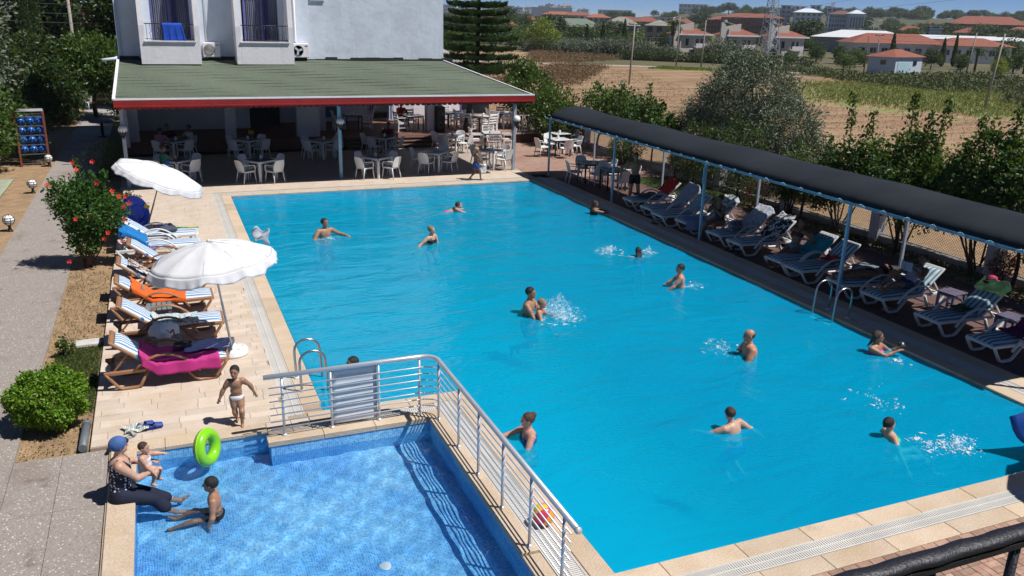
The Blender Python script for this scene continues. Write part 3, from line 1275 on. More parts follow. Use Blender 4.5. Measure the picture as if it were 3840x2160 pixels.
# lower wing to the right, white gable with a window band
wing = empty('hotel_wing', (13, 44, 0), label='low white wing with sloping gable behind the tall pine', cat='building')
s = MB()
s.plate([(11.62, 45, .3), (15.4, 45, .3), (15.4, 45, 3.6), (14.2, 45, 4.3), (12.6, 45, 6.6), (11.62, 45, 7.4)][::-1], .3)
s.plate([(15.3, 45, .3), (15.3, 60, .3), (15.3, 60, 3.6), (15.3, 45, 3.6)], .3)
o = s.build('wall', m_wall2, wing)
o.location = (-13, -44, 0)
s = MB()
s.box((14.9, 44.8, 2.75), (2.2, .1, .9))
o = s.build('window_band', m_glass, wing)
o.location = (-13, -44, 0)
s = MB()
s.box((14.9, 44.73, 3.25), (2.4, .1, .12))
o = s.build('window_frame', m_purple, wing)
o.location = (-13, -44, 0)

# ------------------------------------------------------------------ restaurant roof
roof = empty('restaurant_roof', (6, 31.5, 0), label='green shingle lean-to roof with red fascia over the restaurant', cat='roof')


def rb(name, mats, mb, parent=roof):
 o = mb.build(name, mats, parent)
 o.location = (-6, -31.5, 0)
 return o


YE, ZE, YW, ZW = 30.0, 3.08, 35.98, 4.0
XL0, XR0, XL1, XR1 = -1.25, 13.25, -1.18, 11.6
NC = 14
for i in range(NC):
 t0, t1 = i / NC, (i + 1) / NC
 q = lambda t: (XL0 + (XL1 - XL0) * t, XR0 + (XR1 - XR0) * t, YE + (YW - YE) * t, ZE + (ZW - ZE) * t)
 a, b = q(t0), q(min(1, t1 + .012))
 c = MB()
 nseg = 46
 V = []
 r_ = random.Random(i)
 P = []
 for k in range(nseg + 1):
  u = k / nseg
  sag = .012 * sin(u * 9 + i * .3) + .010 * sin(u * 23 + i) + .03 * math.exp(-((u - .2 - t0 * .06) / .02) ** 2) * .6
  P.append([(a[0] + (a[1] - a[0]) * u, a[2] + r_.uniform(-.008, .008), a[3] + .011 + sag), (b[0] + (b[1] - b[0]) * u, b[2], b[3] + .006 + sag)])
 c.grid([[Vector(p) for p in row] for row in P], smooth=False)
 for k in range(nseg):
  base = len(c.v)
  p0, p1 = P[k][0], P[k + 1][0]
  c._add([p0, p1, (p1[0], p1[1] + .002, p1[2] - .011), (p0[0], p0[1] + .002, p0[2] - .011)], [(0, 3, 2, 1)])
 rb('shingle_course', m_shingle, c)
s = MB()
s.plate([(XL0, YE, ZE - .03), (XR0, YE, ZE - .03), (XR1, YW, ZW - .03), (XL1, YW, ZW - .03)], .10)
s.plate([(XR0, YE, ZE - .02), (XR0 + .02, YW + 2, ZE - .02), (XR1, YW, ZW - .02)], .08)
rb('roof_deck', M('roof_underside', (.05, .04, .045), .9), s)
s = MB()
s.bar((XL0 - .03, YE, ZE + .02), (XL1 - .03, YW, ZW + .05), .09, .06)
s.bar((XR0, YE, ZE + .03), (XR1, YW, ZW + .03), .06, .03)
rb('white_verge', m_wall2, s)
s = MB()
s.box(((XL0 + XR0) / 2, YE - .015, ZE + .03), (XR0 - XL0 + .1, .07, .05))
rb('eave_strip', m_wall2, s)
for k in range(5):
 s = MB()
 xa = XL0 - .05 + k * (XR0 - XL0 + .1) / 5
 xb = xa + (XR0 - XL0 + .1) / 5 - .006
 s.box(((xa + xb) / 2, YE - .02, ZE - .085), (xb - xa, .05, .16))
 s.box(((xa + xb) / 2, YE - .06, ZE - .188), (xb - xa, .12, .045))
 rb('fascia_board', m_red, s)
s = MB()
s.box((XR0 + .03, YE + 3, ZE - .12), (.05, 6, .22))
rb('fascia_board', m_red, s)
v = MB()
nsc = 72
Wd = (XR0 - XL0) / nsc
for k in range(nsc):
 xa = XL0 + k * Wd
 pts = [(xa, YE + .02, ZE - .20), (xa + Wd, YE + .02, ZE - .20)] + [(xa + Wd * (.5 + .5 * cos(a)), YE + .02, ZE - .235 - .075 * sin(a)) for a in np.linspace(0, pi, 7)]
 pts = [pts[0], pts[1]] + pts[2:]
 v.plate(pts[::-1], .006)
o = rb('scalloped_valance', M('red_valance', (.30, .018, .02), .8), v)
for x, m_ in ((-1.16, m_greypost), (6.12, m_bluepost), (13.11, m_greypost)):
 s = MB()
 s.box((x, 31.45, 1.42), (.12, .12, 2.86), bev=.006)
 rb('post', m_, s)


def globe_lamp(x, y, z, label):
 e = empty('globe_lamp', (x, y, z), label=label, cat='lamp', group='globe lamps on the restaurant posts')
 b = MB()
 b.ball((0, 0, 0), .15, 16, 10)
 b.build('globe', M('opal_glass', (.85, .85, .83), .25, var=.02), e)
 c = MB()
 n = 10
 for k in range(n):
  a0, a1 = 2 * pi * k / n, 2 * pi * (k + 1) / n
  c._add([(.155 * cos(a0) * .8, .155 * sin(a0) * .8, -.10), (.155 * cos(a1) * .8, .155 * sin(a1) * .8, -.10), (.158 * cos((a0 + a1) / 2), .158 * sin((a0 + a1) / 2), -.01), (.07 * cos(a0), .07 * sin(a0), -.2), (.07 * cos(a1), .07 * sin(a1), -.2)], [(0, 1, 2), (3, 4, 1, 0)])
 c.lathe([(.07, -.2), (.05, -.26), (.03, -.3)], seg=10)
 c.build('leaf_cup', m_black, e)
 s = MB()
 s.tube([(0, 0, -.28), (0, .06, -.30), (0, .16, -.22)], .022, 6)
 s.build('bracket', m_black, e)


globe_lamp(-1.16, 31.22, 2.0, 'white globe lamp on the leftmost restaurant post')
globe_lamp(6.12, 31.22, 2.1, 'white globe lamp on the light blue restaurant post')
globe_lamp(13.11, 31.22, 2.05, 'white globe lamp on the grey post by the terrace steps')

# floor under the roof and in front of it
s = MB()
s.prism([(-1.45, 31.31), (13.35, 31.31), (13.35, 38.0), (-1.45, 38.0)], -.16, -.002)
o = s.build('restaurant_floor', M('restaurant_tiles', (.42, .35, .29), .55, col2=(.36, .29, .24), scale=1.5), kind='structure')
# back rooms: raised platform with steps, walls, pillars
inter = empty('restaurant_interior', (5, 40, 0), label='dim open restaurant rooms with white pillars under the hotel', cat='building')


def ib(name, mats, mb, parent=inter):
 o = mb.build(name, mats, parent)
 o.location = (-5, -40, 0)
 return o


s = MB()
s.box((6.2, 42.2, .225), (15.0, 7.0, .45))
ib('platform', M('wood_boards', (.16, .075, .05), .7, col2=(.11, .05, .035), scale=5), s)
for k in range(3):
 s = MB()
 s.box((10.5, 38.62 - k * .3, .40 - k * .13), (5.4, .30, .045))
 s.box((10.5, 38.74 - k * .3, .31 - k * .13), (5.4, .03, .14))
 ib('step', M('step_wood', (.15, .085, .065), .75), s)
s = MB()
s.box((1.4, 42.9, 1.75), (5.3, .2, 2.6))
s.box((-1.3, 41.5, 1.9), (.2, 6.5, 3.1))
s.box((8, 45.2, 1.9), (13, .2, 3.1))
ib('back_wall', m_inner, s)
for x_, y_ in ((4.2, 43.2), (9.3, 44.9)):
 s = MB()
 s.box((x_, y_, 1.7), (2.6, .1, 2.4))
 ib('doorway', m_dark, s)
for x, y, wx, wy in ((-1.05, 39.3, .45, .45), (2.9, 39.75, .45, .5), (6.25, 39.5, 1.0, .5), (12.42, 40.1, .75, .5), (7.2, 41.5, .4, .4)):
 s = MB()
 s.box((x, y, 1.95), (wx, wy, 3.0))
 ib('pillar', m_inner, s)
s = MB()
s.box((8.0, 44.6, 1.8), (1.4, .08, 2.2))
s.box((8.0, 44.55, 2.3), (.5, .06, .6), mi=1)
ib('drinks_fridge', [M('fridge_blue', (.05, .13, .22), .3), M('fridge_white', (.5, .55, .45), .4)], s)
s = MB()
s.box((10.9, 44.6, 1.7), (.9, .08, 2.3))
s.box((10.35, 44.55, 1.7), (.07, .1, 2.4), mi=1)
s.box((11.45, 44.55, 1.7), (.07, .1, 2.4), mi=1)
ib('purple_window', [m_glass, m_purple], s)
s = MB()
s.box((12.0, 43.6, 1.9), (.8, .15, 2.9))
ib('back_wall', m_wall2, s)

# raised outdoor terrace to the right of the rooms
terr = empty('raised_terrace', (15.5, 41, 0), label='raised red tiled terrace with white railing by the pine trunk', cat='terrace')


def tb(name, mats, mb, parent=terr):
 o = mb.build(name, mats, parent)
 o.location = (-15.5, -41, 0)
 return o


s = MB()
s.box((15.6, 41.7, .2), (3.9, 6.3, .46))
tb('terrace_floor', m_brickfloor, s)
s = MB()
s.box((15.6, 38.5, .44), (4.0, .2, .05))
tb('edge_stone', M('edge_stone', (.40, .34, .29), .8), s)
for k in range(9):
 s = MB()
 s.box((13.9 + k * .42, 38.535, .2), (.41, .05, .42))
 tb('wall_tile', M('terrace_wall_tile', (.16, .065, .045), .6, rnd=.2), s)
s = MB()
s.tube([(16.4, 38.7, 1.28), (17.5, 38.7, 1.28), (17.5, 43, 1.28)], .022, 6)
s.tube([(16.4, 38.7, .56), (17.5, 38.7, .56), (17.5, 43, .56)], .016, 6)
tb('railing_bar', m_white, s)
for i in range(24):
 q = MB()
 if i < 8:
  x, y = 16.42 + i * .15, 38.7
 else:
  x, y = 17.5, 38.85 + (i - 8) * .26
 q.tube([(x, y, .45), (x, y, .7), (x + .03, y, .8), (x - .03, y, .95), (x, y, 1.05), (x, y, 1.28)], .012, 5)
 tb('baluster', m_white, q)
s = MB()
s.box((16.3, 44.8, 1.6), (1.6, .1, 1.8))
tb('window_pane', m_glass, s)
s = MB()
for x in (15.4, 13.9):
 s.box((x, 44.75, 1.6), (.09, .12, 2.4))
tb('window_frame', m_purple, s)
# ================================================================== FURNITURE
m_resin = M('white_resin', (.70, .70, .69), .38, var=.03)
m_tabletop = M('grey_table_top', (.075, .075, .082), .35, var=.05)
m_slatwhite = M('white_painted_wood', (.72, .71, .69), .5, var=.05)
m_marble = M('white_table_top', (.66, .66, .66), .3, col2=(.56, .57, .58), scale=3)


def resin_chair():
 e = empty('resin_armchair')
 s = MB()
 P = []
 for i in range(7):
  u = i / 6
  P.append([((-.225 + .45 * v) * (1 - .06 * u), -.21 + .44 * u - .0, .435 + .018 * u ** 2 - .014 * sin(pi * v)) for v in np.linspace(0, 1, 7)])
 A = np.array(P)
 for (zo, rev) in ((0, False), (-.03, True)):
  s.grid([[Vector((p[0], p[1], p[2] + zo)) for p in (row[::-1] if rev else row)] for row in P], smooth=True)
 s.box((0, -.215, .42), (.44, .02, .055), bev=.008)
 s.box((0, .228, .428), (.42, .02, .05), bev=.008)
 for sx in (-1, 1):
  s.box((sx * .22, 0, .42), (.02, .43, .05), bev=.008)
 s.build('seat', m_resin, e)
 b = MB()
 P0, P1 = [], []
 for i in range(7):
  u = i / 6
  z = .45 + .40 * u
  yb = -.215 - .10 * u - .02 * u * u
  hw = .205 + .025 * sin(pi * min(1, u * 1.1)) - .02 * u ** 4
  row, row2 = [], []
  for v in np.linspace(-1, 1, 9):
   bow = .035 * (1 - v * v)
   zz = z - (.03 * abs(v) ** 4 if i == 6 else 0)
   row.append(Vector((hw * v, yb - bow, zz)))
   row2.append(Vector((hw * v, yb - bow - .018, zz)))
  P0.append(row)
  P1.append(row2)
 b.grid(P0)
 b.grid([r[::-1] for r in P1])
 b.grid([[a, c] for a, c in zip(P0[-1], P1[-1])])
 for q in (0, -1):
  b.grid([[a[q], c[q]] for a, c in zip(P0, P1)])
 b.build('backrest', m_resin, e)
 for sx in (-1, 1):
  for sy, y0, y1 in ((1, .20, .245), (-1, -.20, -.29)):
   l = MB()
   l.tube([(sx * .205, y0, .43), (sx * .215, (y0 + y1) / 2, .22), (sx * .235, y1, .0)], [.024, .020, .015], 6)
   l.build('leg', m_resin, e)
  a = MB()
  a.tube([(sx * .215, -.27, .66), (sx * .255, -.15, .665), (sx * .265, .06, .655), (sx * .258, .17, .635), (sx * .235, .215, .54), (sx * .22, .215, .43)], [.017, .019, .02, .02, .018, .018], 6, flat=(.8, 1.2))
  a.build('armrest', m_resin, e)
 return e


def slat_chair():
 e = empty('slatted_armchair')
 for sx in (-1, 1):
  l = MB()
  l.bar((sx * .27, .24, 0), (sx * .27, .24, .64), .05, .05)
  l.build('leg', m_slatwhite, e)
  l = MB()
  l.bar((sx * .27, -.26, 0), (sx * .27, -.24, .42), .05, .05)
  l.bar((sx * .27, -.24, .42), (sx * .27, -.36, .95), .05, .05)
  l.build('leg', m_slatwhite, e)
  a = MB()
  a.box((sx * .28, -.03, .655), (.07, .6, .028), bev=.006)
  a.build('armrest', m_slatwhite, e)
  a = MB()
  a.box((sx * .27, 0, .39), (.03, .48, .06))
  a.box((sx * .27, 0, .18), (.025, .48, .035))
  a.build('side_rail', m_slatwhite, e)
 for k in range(5):
  s = MB()
  s.box((0, -.2 + k * .1, .43), (.50, .088, .02), bev=.004)
  s.build('seat_slat', m_slatwhite, e)
 for k in range(4):
  s = MB()
  t = .16 + k * .24
  s.box((0, -.25 - .12 * t, .42 + .53 * t), (.5, .022, .088), rot=(radians(-13), 0, 0), bev=.004)
  s.build('back_slat', m_slatwhite, e)
 return e


def table_a():
 e = empty('square_table')
 s = MB()
 for k in range(4):
  a = k * pi / 2
  s.box((cos(a) * .405, sin(a) * .405, .715), (.05, .86, .075), rz=a, bev=.008)
 s.build('apron', m_resin, e)
 s = MB()
 s.box((0, 0, .742), (.765, .765, .016))
 s.build('tabletop', m_tabletop, e)
 for sx in (-1, 1):
  for sy in (-1, 1):
   l = MB()
   l.box((sx * .388, sy * .388, .355), (.078, .078, .71), bev=.008)
   l.build('leg', m_resin, e)
 return e


def table_b(sq=.86, top=None):
 e = empty('square_table')
 s = MB()
 s.box((0, 0, .738), (sq, sq, .024), bev=.004)
 s.build('tabletop', top or m_marble, e)
 f = MB()
 for k in range(4):
  a = k * pi / 2
  f.box((cos(a) * (sq / 2 - .06), sin(a) * (sq / 2 - .06), .695), (.03, sq - .1, .06), rz=a)
  f.box((cos(a) * (sq / 2 - .06), sin(a) * (sq / 2 - .06), .60), (.02, sq - .1, .02), rz=a)
 f.build('frame', m_black, e)
 for sx in (-1, 1):
  for sy in (-1, 1):
   l = MB()
   l.box((sx * (sq / 2 - .06), sy * (sq / 2 - .06), .36), (.05, .05, .72))
   l.build('leg', m_black, e)
 return e


CH_A, CH_B, TB_A, TB_B = resin_chair(), slat_chair(), table_a(), table_b()
TB_C = table_b(.82, M('teal_glass_top', (.20, .30, .31), .25))
_used = set()


def use(proto, loc, rz, label, cat, group=None):
 if proto.name not in _used:
  _used.add(proto.name)
  o = proto
  o.location = loc
  o.rotation_euler = (0, 0, rz)
 else:
  o = copy_tree(proto, loc=loc, rz=rz)
 return tag(o, label, cat, group)


def napkin(x, y, z, lab, blue=False):
 e = empty('napkin_holder', (x, y, z), random.uniform(0, 1.5), 'small ' + ('pale blue' if blue else 'white') + ' napkin holder on ' + lab, 'napkin holder', 'napkin holders')
 s = MB()
 s.box((0, 0, .065), (.10, .075, .13), bev=.012)
 s.build('box', M('napkin_blue', (.42, .55, .66), .4) if blue else m_resin, e)
 s = MB()
 s.box((0, 0, .135), (.06, .03, .03))
 s.build('napkin', m_white, e)


SIDES = {0: 'right', 1: 'back', 2: 'left', 3: 'front'}


def dining(proto, chair, cx, cy, z, rz, desc, kind, chairs=(0, 1, 2, 3), d=.62, holder=True, jit=None, blue=False):
 use(proto, (cx, cy, z), rz, f'{kind} {desc}', 'table', 'restaurant tables')
 r = random.Random(int(cx * 100))
 for k in chairs:
  a = rz + k * pi / 2
  px, py = cos(a), sin(a)
  deg = math.degrees(atan2(py, px)) % 360
  side = ('right', 'back right', 'back', 'back left', 'left', 'front left', 'front', 'front right')[int((deg + 22.5) // 45) % 8]
  dd = d + r.uniform(-.03, .09)
  cn = 'white armchair' if chair is CH_A else 'slatted chair'
  use(chair, (cx + px * dd, cy + py * dd, z), a + pi / 2 + r.uniform(-.16, .16), f'{cn}, {side}, at the table {desc}', 'chair', 'restaurant chairs')
 if holder:
  napkin(cx + r.uniform(-.12, .12), cy + r.uniform(-.12, .12), z + .751, 'the table ' + desc, blue)


R_ = radians
GT = 'square white table with dark top'
dining(TB_A, CH_A, 3.25, 31.7, 0, R_(36), 'front left of the blue post', GT)
dining(TB_A, CH_A, 7.5, 31.44, 0, R_(36.5), 'just right of the blue post', GT)
dining(TB_A, CH_A, 9.95, 32.05, 0, R_(48), 'behind the walking boy to the left', GT, blue=True)
dining(TB_A, CH_A, 12.4, 32.05, 0, R_(32), 'beside the grey post with globe lamp', GT, blue=True)
dining(TB_A, CH_A, 12.15, 36.45, 0, R_(45), 'below the black speaker', GT)
dining(TB_A, CH_A, 6.25, 36.05, 0, R_(40), 'behind the blue post in shade', GT)
dining(TB_A, CH_A, 8.98, 36.5, 0, R_(45), 'in shade left of the wooden steps', GT)
dining(TB_A, CH_A, .45, 32.4, 0, R_(42), 'of the woman in the green top', GT, chairs=(0, 1, 2, 3))
dining(TB_A, CH_A, .5, 37.3, 0, R_(38), 'of the three people in deep shade', GT)
dining(TB_A, CH_A, 3.35, 36.95, 0, R_(45), 'in shade with the yellow flowers', GT)
WT = 'square white-topped table with black legs'
dining(TB_B, CH_B, 13.9, 41.6, .43, R_(5), 'on the terrace left of the pine trunk', WT)
dining(TB_B, CH_B, 14.75, 39.75, .43, R_(20), 'on the terrace beside the pine trunk', WT)
dining(TB_B, CH_B, 16.55, 40.95, .43, R_(-8), 'on the terrace by the white railing', WT)
dining(TB_B, CH_B, 14.3, 37.0, 0, R_(-12), 'on the paving below the terrace', WT, d=.68)
dining(TB_B, CH_A, 16.5, 34.3, 0, R_(2), 'on the brick paving in full sun', WT, d=.74)
dining(TB_B, CH_A, 17.35, 36.1, 0, R_(8), 'at the back of the brick paving', WT, chairs=(0,))
dining(TB_B, CH_B, 11.5, 40.4, .45, R_(3), 'of the person in red', 'square table with black legs', chairs=(2, 1))
dining(TB_B, CH_B, 8.7, 41.3, .45, R_(0), 'deep inside the dim room', 'square table with black legs', chairs=(0, 2))
TT = 'teal-topped table with black legs'
dining(TB_C, CH_A, 14.95, 28.25, 0, R_(-4), 'first under the awning', TT, chairs=(0, 1, 2, 3), d=.66, holder=False)
dining(TB_C, CH_A, 15.1, 26.75, 0, R_(-6), 'second under the awning behind the man', TT, chairs=(0, 1, 3), d=.66)

# loudspeaker against the pillar
e = empty('loudspeaker', (12.62, 39.72, .45), label='tall black loudspeaker standing against the white pillar', cat='speaker')
s = MB()
s.box((0, 0, .62), (.46, .40, 1.22), bev=.05)
s.build('cabinet', M('speaker_black', (.006, .006, .008), .6), e)
for z, r in ((.35, .17), (.9, .13)):
 s = MB()
 s.lathe([(r, 0), (r, .012), (r * .8, .014), (r * .3, -.002)], (0, -.2, z), 18, axis=Vector((0, -1, 0)))
 s.build('speaker_cone', M('cone_grey', (.03, .03, .032), .5), e)
# folded menu stand
e = empty('menu_board', (7.45, 38.2, 0), .2, 'small white folding menu board by the dark steps', 'board')
s = MB()
s.plate([(-.17, 0, .05), (.17, 0, .05), (.15, .12, .75), (-.15, .12, .75)], .015)
s.build('panel', m_resin, e)
s = MB()
s.plate([(.17, .34, 0), (-.17, .34, 0), (-.15, .13, .75), (.15, .13, .75)], .015)
s.build('back_panel', m_resin, e)
# yellow flowers on a table
e = empty('flower_vase', (3.5, 37.05, .752), label='vase of yellow flowers on the shaded table', cat='vase')
s = MB()
s.lathe([(.03, 0), (.05, .06), (.03, .15), (.035, .17)], seg=10)
s.build('vase', M('brown_vase', (.10, .05, .03), .4), e)
s = MB()
for k in range(9):
 s.ball((.07 * cos(k * 2.3), .07 * sin(k * 2.3), .27 + .05 * sin(k * 1.7)), .045, 6, 4)
o = s.build('blossom', M('yellow_petals', (.55, .42, .02), .6), e)
o['kind'] = 'stuff'

# balcony chairs and the towel
for x, rz_, lab in ((-.02, -1.2, 'left on the balcony with the blue towel'), (1.32, 1.2, 'right on the balcony with the blue towel'), (3.35, -1.0, 'left on the second balcony'), (4.72, 1.25, 'right on the second balcony')):
 o = copy_tree(CH_A, loc=(x, 35.52, 4.055), rz=rz_)
 tag(o, 'white plastic chair ' + lab, 'chair', 'balcony chairs')
P = []
for i in range(24):
 u = i / 23
 row = []
 for j in range(15):
  v = j / 14
  if v < .08:
   row.append((.42 + .68 * u, 35.085 + .02, 5.30 + v))
  else:
   vv = (v - .08) / .92
   row.append((.42 + .68 * u + .10 * vv * (u - .0) + .02 * vv, 35.022 - .018 * sin(u * 19 + vv * 1.5) * vv - .012 * sin(u * 41) * vv, 5.375 - .63 * vv))
 P.append(row)
thick_sheet(P, .006, 'beach_towel', M('royal_blue_towel', (.01, .075, .50), .9, bump=.5, bscale=90), label='royal blue towel hung over the left balcony railing', cat='towel')

# ------------------------------------------------------------------ sun loungers


def stripe_material(name, blue, white=(.66, .68, .70), n=15.):
 m, nt, b = nodes_of(name)
 tc = nt.nodes.new('ShaderNodeTexCoord')
 sp = nt.nodes.new('ShaderNodeSeparateXYZ')
 nt.links.new(tc.outputs['Object'], sp.inputs[0])
 nz = noise(nt, 2.5, 2, coord=tc.outputs['Object'])
 a = nt.nodes.new('ShaderNodeMath')
 a.operation = 'MULTIPLY_ADD'
 a.inputs[1].default_value = .03
 nt.links.new(nz.outputs[0], a.inputs[0])
 nt.links.new(sp.outputs[1], a.inputs[2])
 k = nt.nodes.new('ShaderNodeMath')
 k.operation = 'MULTIPLY'
 k.inputs[1].default_value = n
 nt.links.new(a.outputs[0], k.inputs[0])
 f = nt.nodes.new('ShaderNodeMath')
 f.operation = 'FRACT'
 nt.links.new(k.outputs[0], f.inputs[0])
 c = ramp(nt, f.outputs[0], [(.0, white), (.44, white), (.5, blue), (.68, tuple(x * .8 + .05 for x in blue)), (.94, blue), (1., white)])
 n2 = noise(nt, 4, 3)
 c = mixrgb(nt, ramp(nt, n2.outputs[0], [(.4, 0.), (.8, .25)]), c, (.40, .42, .44))
 nt.links.new(c, b.inputs['Base Color'])
 b.inputs['Roughness'].default_value = .85
 bp = nt.nodes.new('ShaderNodeBump')
 bp.inputs['Strength'].default_value = .5
 bp.inputs['Distance'].default_value = .012
 nt.links.new(noise(nt, 14, 3, coord=tc.outputs['Object']).outputs[0], bp.inputs['Height'])
 nt.links.new(bp.outputs[0], b.inputs['Normal'])
 return m


m_stripe = stripe_material('blue_striped_canvas', (.055, .22, .42), n=11.)
m_stripe2 = stripe_material('teal_striped_canvas', (.035, .20, .31), (.52, .58, .60), 9.)
m_brown = M('brown_plastic', (.30, .145, .068), .42, var=.08)
m_lwhite = M('lounger_white', (.62, .63, .62), .45, var=.06)


def back_pt(t, rise):
 """point along the backrest, t metres from the hinge"""
 return (-.22 - t * cos(rise), .335 + t * sin(rise))


def lounger(mat_f, mat_c, rise, name='sun_lounger'):
 e = empty(name)
 for sy in (-1, 1):
  y = sy * .31
  r = MB()
  r.bar((-.98, y, .30), (.93, y, .33), .05, .065, up=(0, 0, 1), bev=.012)
  r.build('side_rail', mat_f, e)
  l = MB()
  l.tube([(.92, y, .33), (.88, y, .25), (.74, y, .05), (.68, y, .022), (.48, y, .022), (.42, y, .05), (.20, y, .31)], .036, 8, flat=(.75, 1.05))
  l.build('front_leg', mat_f, e)
  l = MB()
  l.tube([(-.96, y, .30), (-.90, y, .22), (-.78, y, .05), (-.72, y, .022), (-.50, y, .022), (-.44, y, .05), (-.32, y, .30)], .036, 8, flat=(.75, 1.05))
  l.build('rear_leg', mat_f, e)
  a = MB()
  pts = []
  for i in range(12):
   t = i / 11
   x = -.52 + 1.0 * t
   pts.append((x, sy * (.335 + .02 * sin(pi * t)), .20 + .36 * sin(pi * min(1, t * .92 + .08)) ** .75))
  a.tube(pts, .034, 8, flat=(.6, 1.1))
  a.build('arm_arch', mat_f, e)
 s = MB()
 for k in range(12):
  s.box((-.14 + k * .092, 0, .325), (.07, .57, .02))
 s.box((.93, 0, .325), (.07, .66, .06), bev=.02)
 s.build('seat_deck', mat_f, e)
 b = MB()
 L = .78
 ax, az = back_pt(0, rise)
 tx, tz = back_pt(L, rise)
 for sy in (-1, 1):
  b.bar((ax, sy * .285, az), (tx, sy * .285, tz), .05, .05, bev=.012)
 q = Vector((-cos(rise), 0, sin(rise)))
 nrm = Vector((sin(rise), 0, cos(rise)))
 for k in range(9):
  c = Vector((ax, 0, az)) + q * (.05 + k * .078)
  b.box(c, (.06, .55, .018), rot=(0, rise, 0))
 c = Vector((tx, 0, tz)) - q * .02
 b.box(c, (.10, .62, .055), rot=(0, rise, 0), bev=.022)
 b.build('backrest', mat_f, e)
 st = MB()
 hx, hz = back_pt(.45, rise)
 for sy in (-1, 1):
  st.bar((hx, sy * .24, hz), (-.86, sy * .24, .27), .03, .03)
 st.box((-.86, 0, .27), (.05, .55, .04))
 st.build('back_prop', mat_f, e)
 # cushion: seat pad and back pad, puffed
 def pad(x0, z0, x1, z1, nm, w=.57, th=.055):
  p0, p1 = Vector((x0, 0, z0)), Vector((x1, 0, z1))
  d = (p1 - p0)
  n_ = Vector((-d.z, 0, d.x)).normalized()
  if n_.z < 0:
   n_ = -n_
  P, Q = [], []
  nu = 16
  for i in range(nu + 1):
   u = i / nu
   r0, r1 = [], []
   for j in range(11):
    v = -1 + 2 * j / 10
    edge = (1 - abs(v) ** 5) * (1 - abs(2 * u - 1) ** 9)
    puff = .012 * abs(sin(u * pi * 3)) ** .4
    base = p0 + d * u + Vector((0, v * w / 2, 0))
    r0.append(base + n_ * (th * (.35 + .65 * edge) + puff * edge))
    r1.append(base)
   P.append(r0)
   Q.append(r1)
  m = MB()
  m.grid(P)
  m.grid([r[::-1] for r in Q])
  m.grid([[a, c] for a, c in zip(P[0], Q[0])])
  m.grid([[c, a] for a, c in zip(P[-1], Q[-1])])
  m.grid([[c[0], a[0]] for a, c in zip(P, Q)])
  m.grid([[a[-1], c[-1]] for a, c in zip(P, Q)])
  m.build(nm, mat_c, e)
 pad(-.22, .345, .92, .345, 'seat_cushion')
 b0 = Vector((ax, 0, az)) + nrm * .02
 b1 = Vector((tx, 0, tz)) + nrm * .02 - q * .06
 pad(b1.x, b1.z, b0.x, b0.z, 'back_cushion')
 s = MB()
 mid = (b0 + b1) / 2
 s.box(mid - q * .05 + nrm * .0, (.06, .64, .075), rot=(0, rise, 0), bev=.01)
 s.build('cushion_strap', mat_c, e)
 return e


def cush_z(x, rise):
 """top of the cushion over local x, for draping"""
 if x >= -.2:
  return .405
 t = (-.22 - x) / cos(rise)
 return .335 + t * sin(rise) + .085 / cos(rise)


def drape(lobj, rise, x0, x1, y0, y1, mat, label, seed=1., nx=44, ny=30, name='beach_towel', lift=.006, wr=.014, skew=0., half=.315, rag=.03):
 """a towel lying on a lounger, its overhang falling at the sides"""
 P = []
 rot = Matrix.Rotation(lobj.rotation_euler[2], 3, 'Z')
 for i in range(nx):
  u = i / (nx - 1)
  row = []
  for j in range(ny):
   v = j / (ny - 1)
   x = x0 + (x1 - x0) * u + skew * (v - .5) + rag * fbm(v * 3, seed, seed)
   y = y0 + (y1 - y0) * v + rag * fbm(u * 4, seed + 2, seed)
   w = wr * (fbm(x * 5, y * 6, seed) * .8 + 1.) + wr * .5 * abs(sin(x * 11 + y * 7 + seed + 2 * fbm(x * 2, y * 2, seed + 3)))
   if abs(y) <= half:
    z = cush_z(x, rise) + lift + w
    yy = y
   else:
    over = abs(y) - half
    z = cush_z(max(x, -.7), rise) + lift + w * .5 - over * .96
    yy = math.copysign(half + .075 + .014 * sin(x * 13 + seed) + .05 * over, y)
   row.append(rot @ Vector((x, yy, max(z, .02))) + lobj.location)
  P.append(row)
 return thick_sheet(P, .006, name, mat, label=label, cat='towel')


LB = {}
rise_b = R_(38)
RS = R_(41)
proto_b = lounger(m_brown, m_stripe, rise_b)
proto_w = lounger(m_lwhite, m_stripe, R_(36))
proto_s = lounger(m_lwhite, m_stripe2, RS)
proto_f = lounger(m_lwhite, m_stripe2, R_(2))
GL, GR = 'sun loungers along the left deck', 'sun loungers under the awning'
for k, (x, y, a, lab, p) in {
 'L1': (-.24, 14.32, 0, 'brown lounger with striped cushion and pink towel, nearest the small pool', proto_b),
 'L2': (-.18, 16.16, -.5, 'brown lounger with patterned cloth beside the white carrier bag', proto_b),
 'L3': (-.27, 17.70, 1, 'brown lounger covered with an orange towel', proto_b),
 'L4': (-.27, 19.05, 0, 'brown lounger with a brown printed cloth half under the parasol', proto_b),
 'L5': (-.10, 20.65, -1, 'brown lounger behind the nearer parasol, beside the blue towel', proto_b),
 'L6': (-.28, 22.02, 0, 'white lounger with a bright blue towel on its head end', proto_w),
 'L7': (-.29, 23.12, 1, 'white lounger farthest along the left deck by the blue boat', proto_w)}.items():
 LB[k] = use(p, (x, y, 0), R_(a), lab, 'sun lounger', GL)
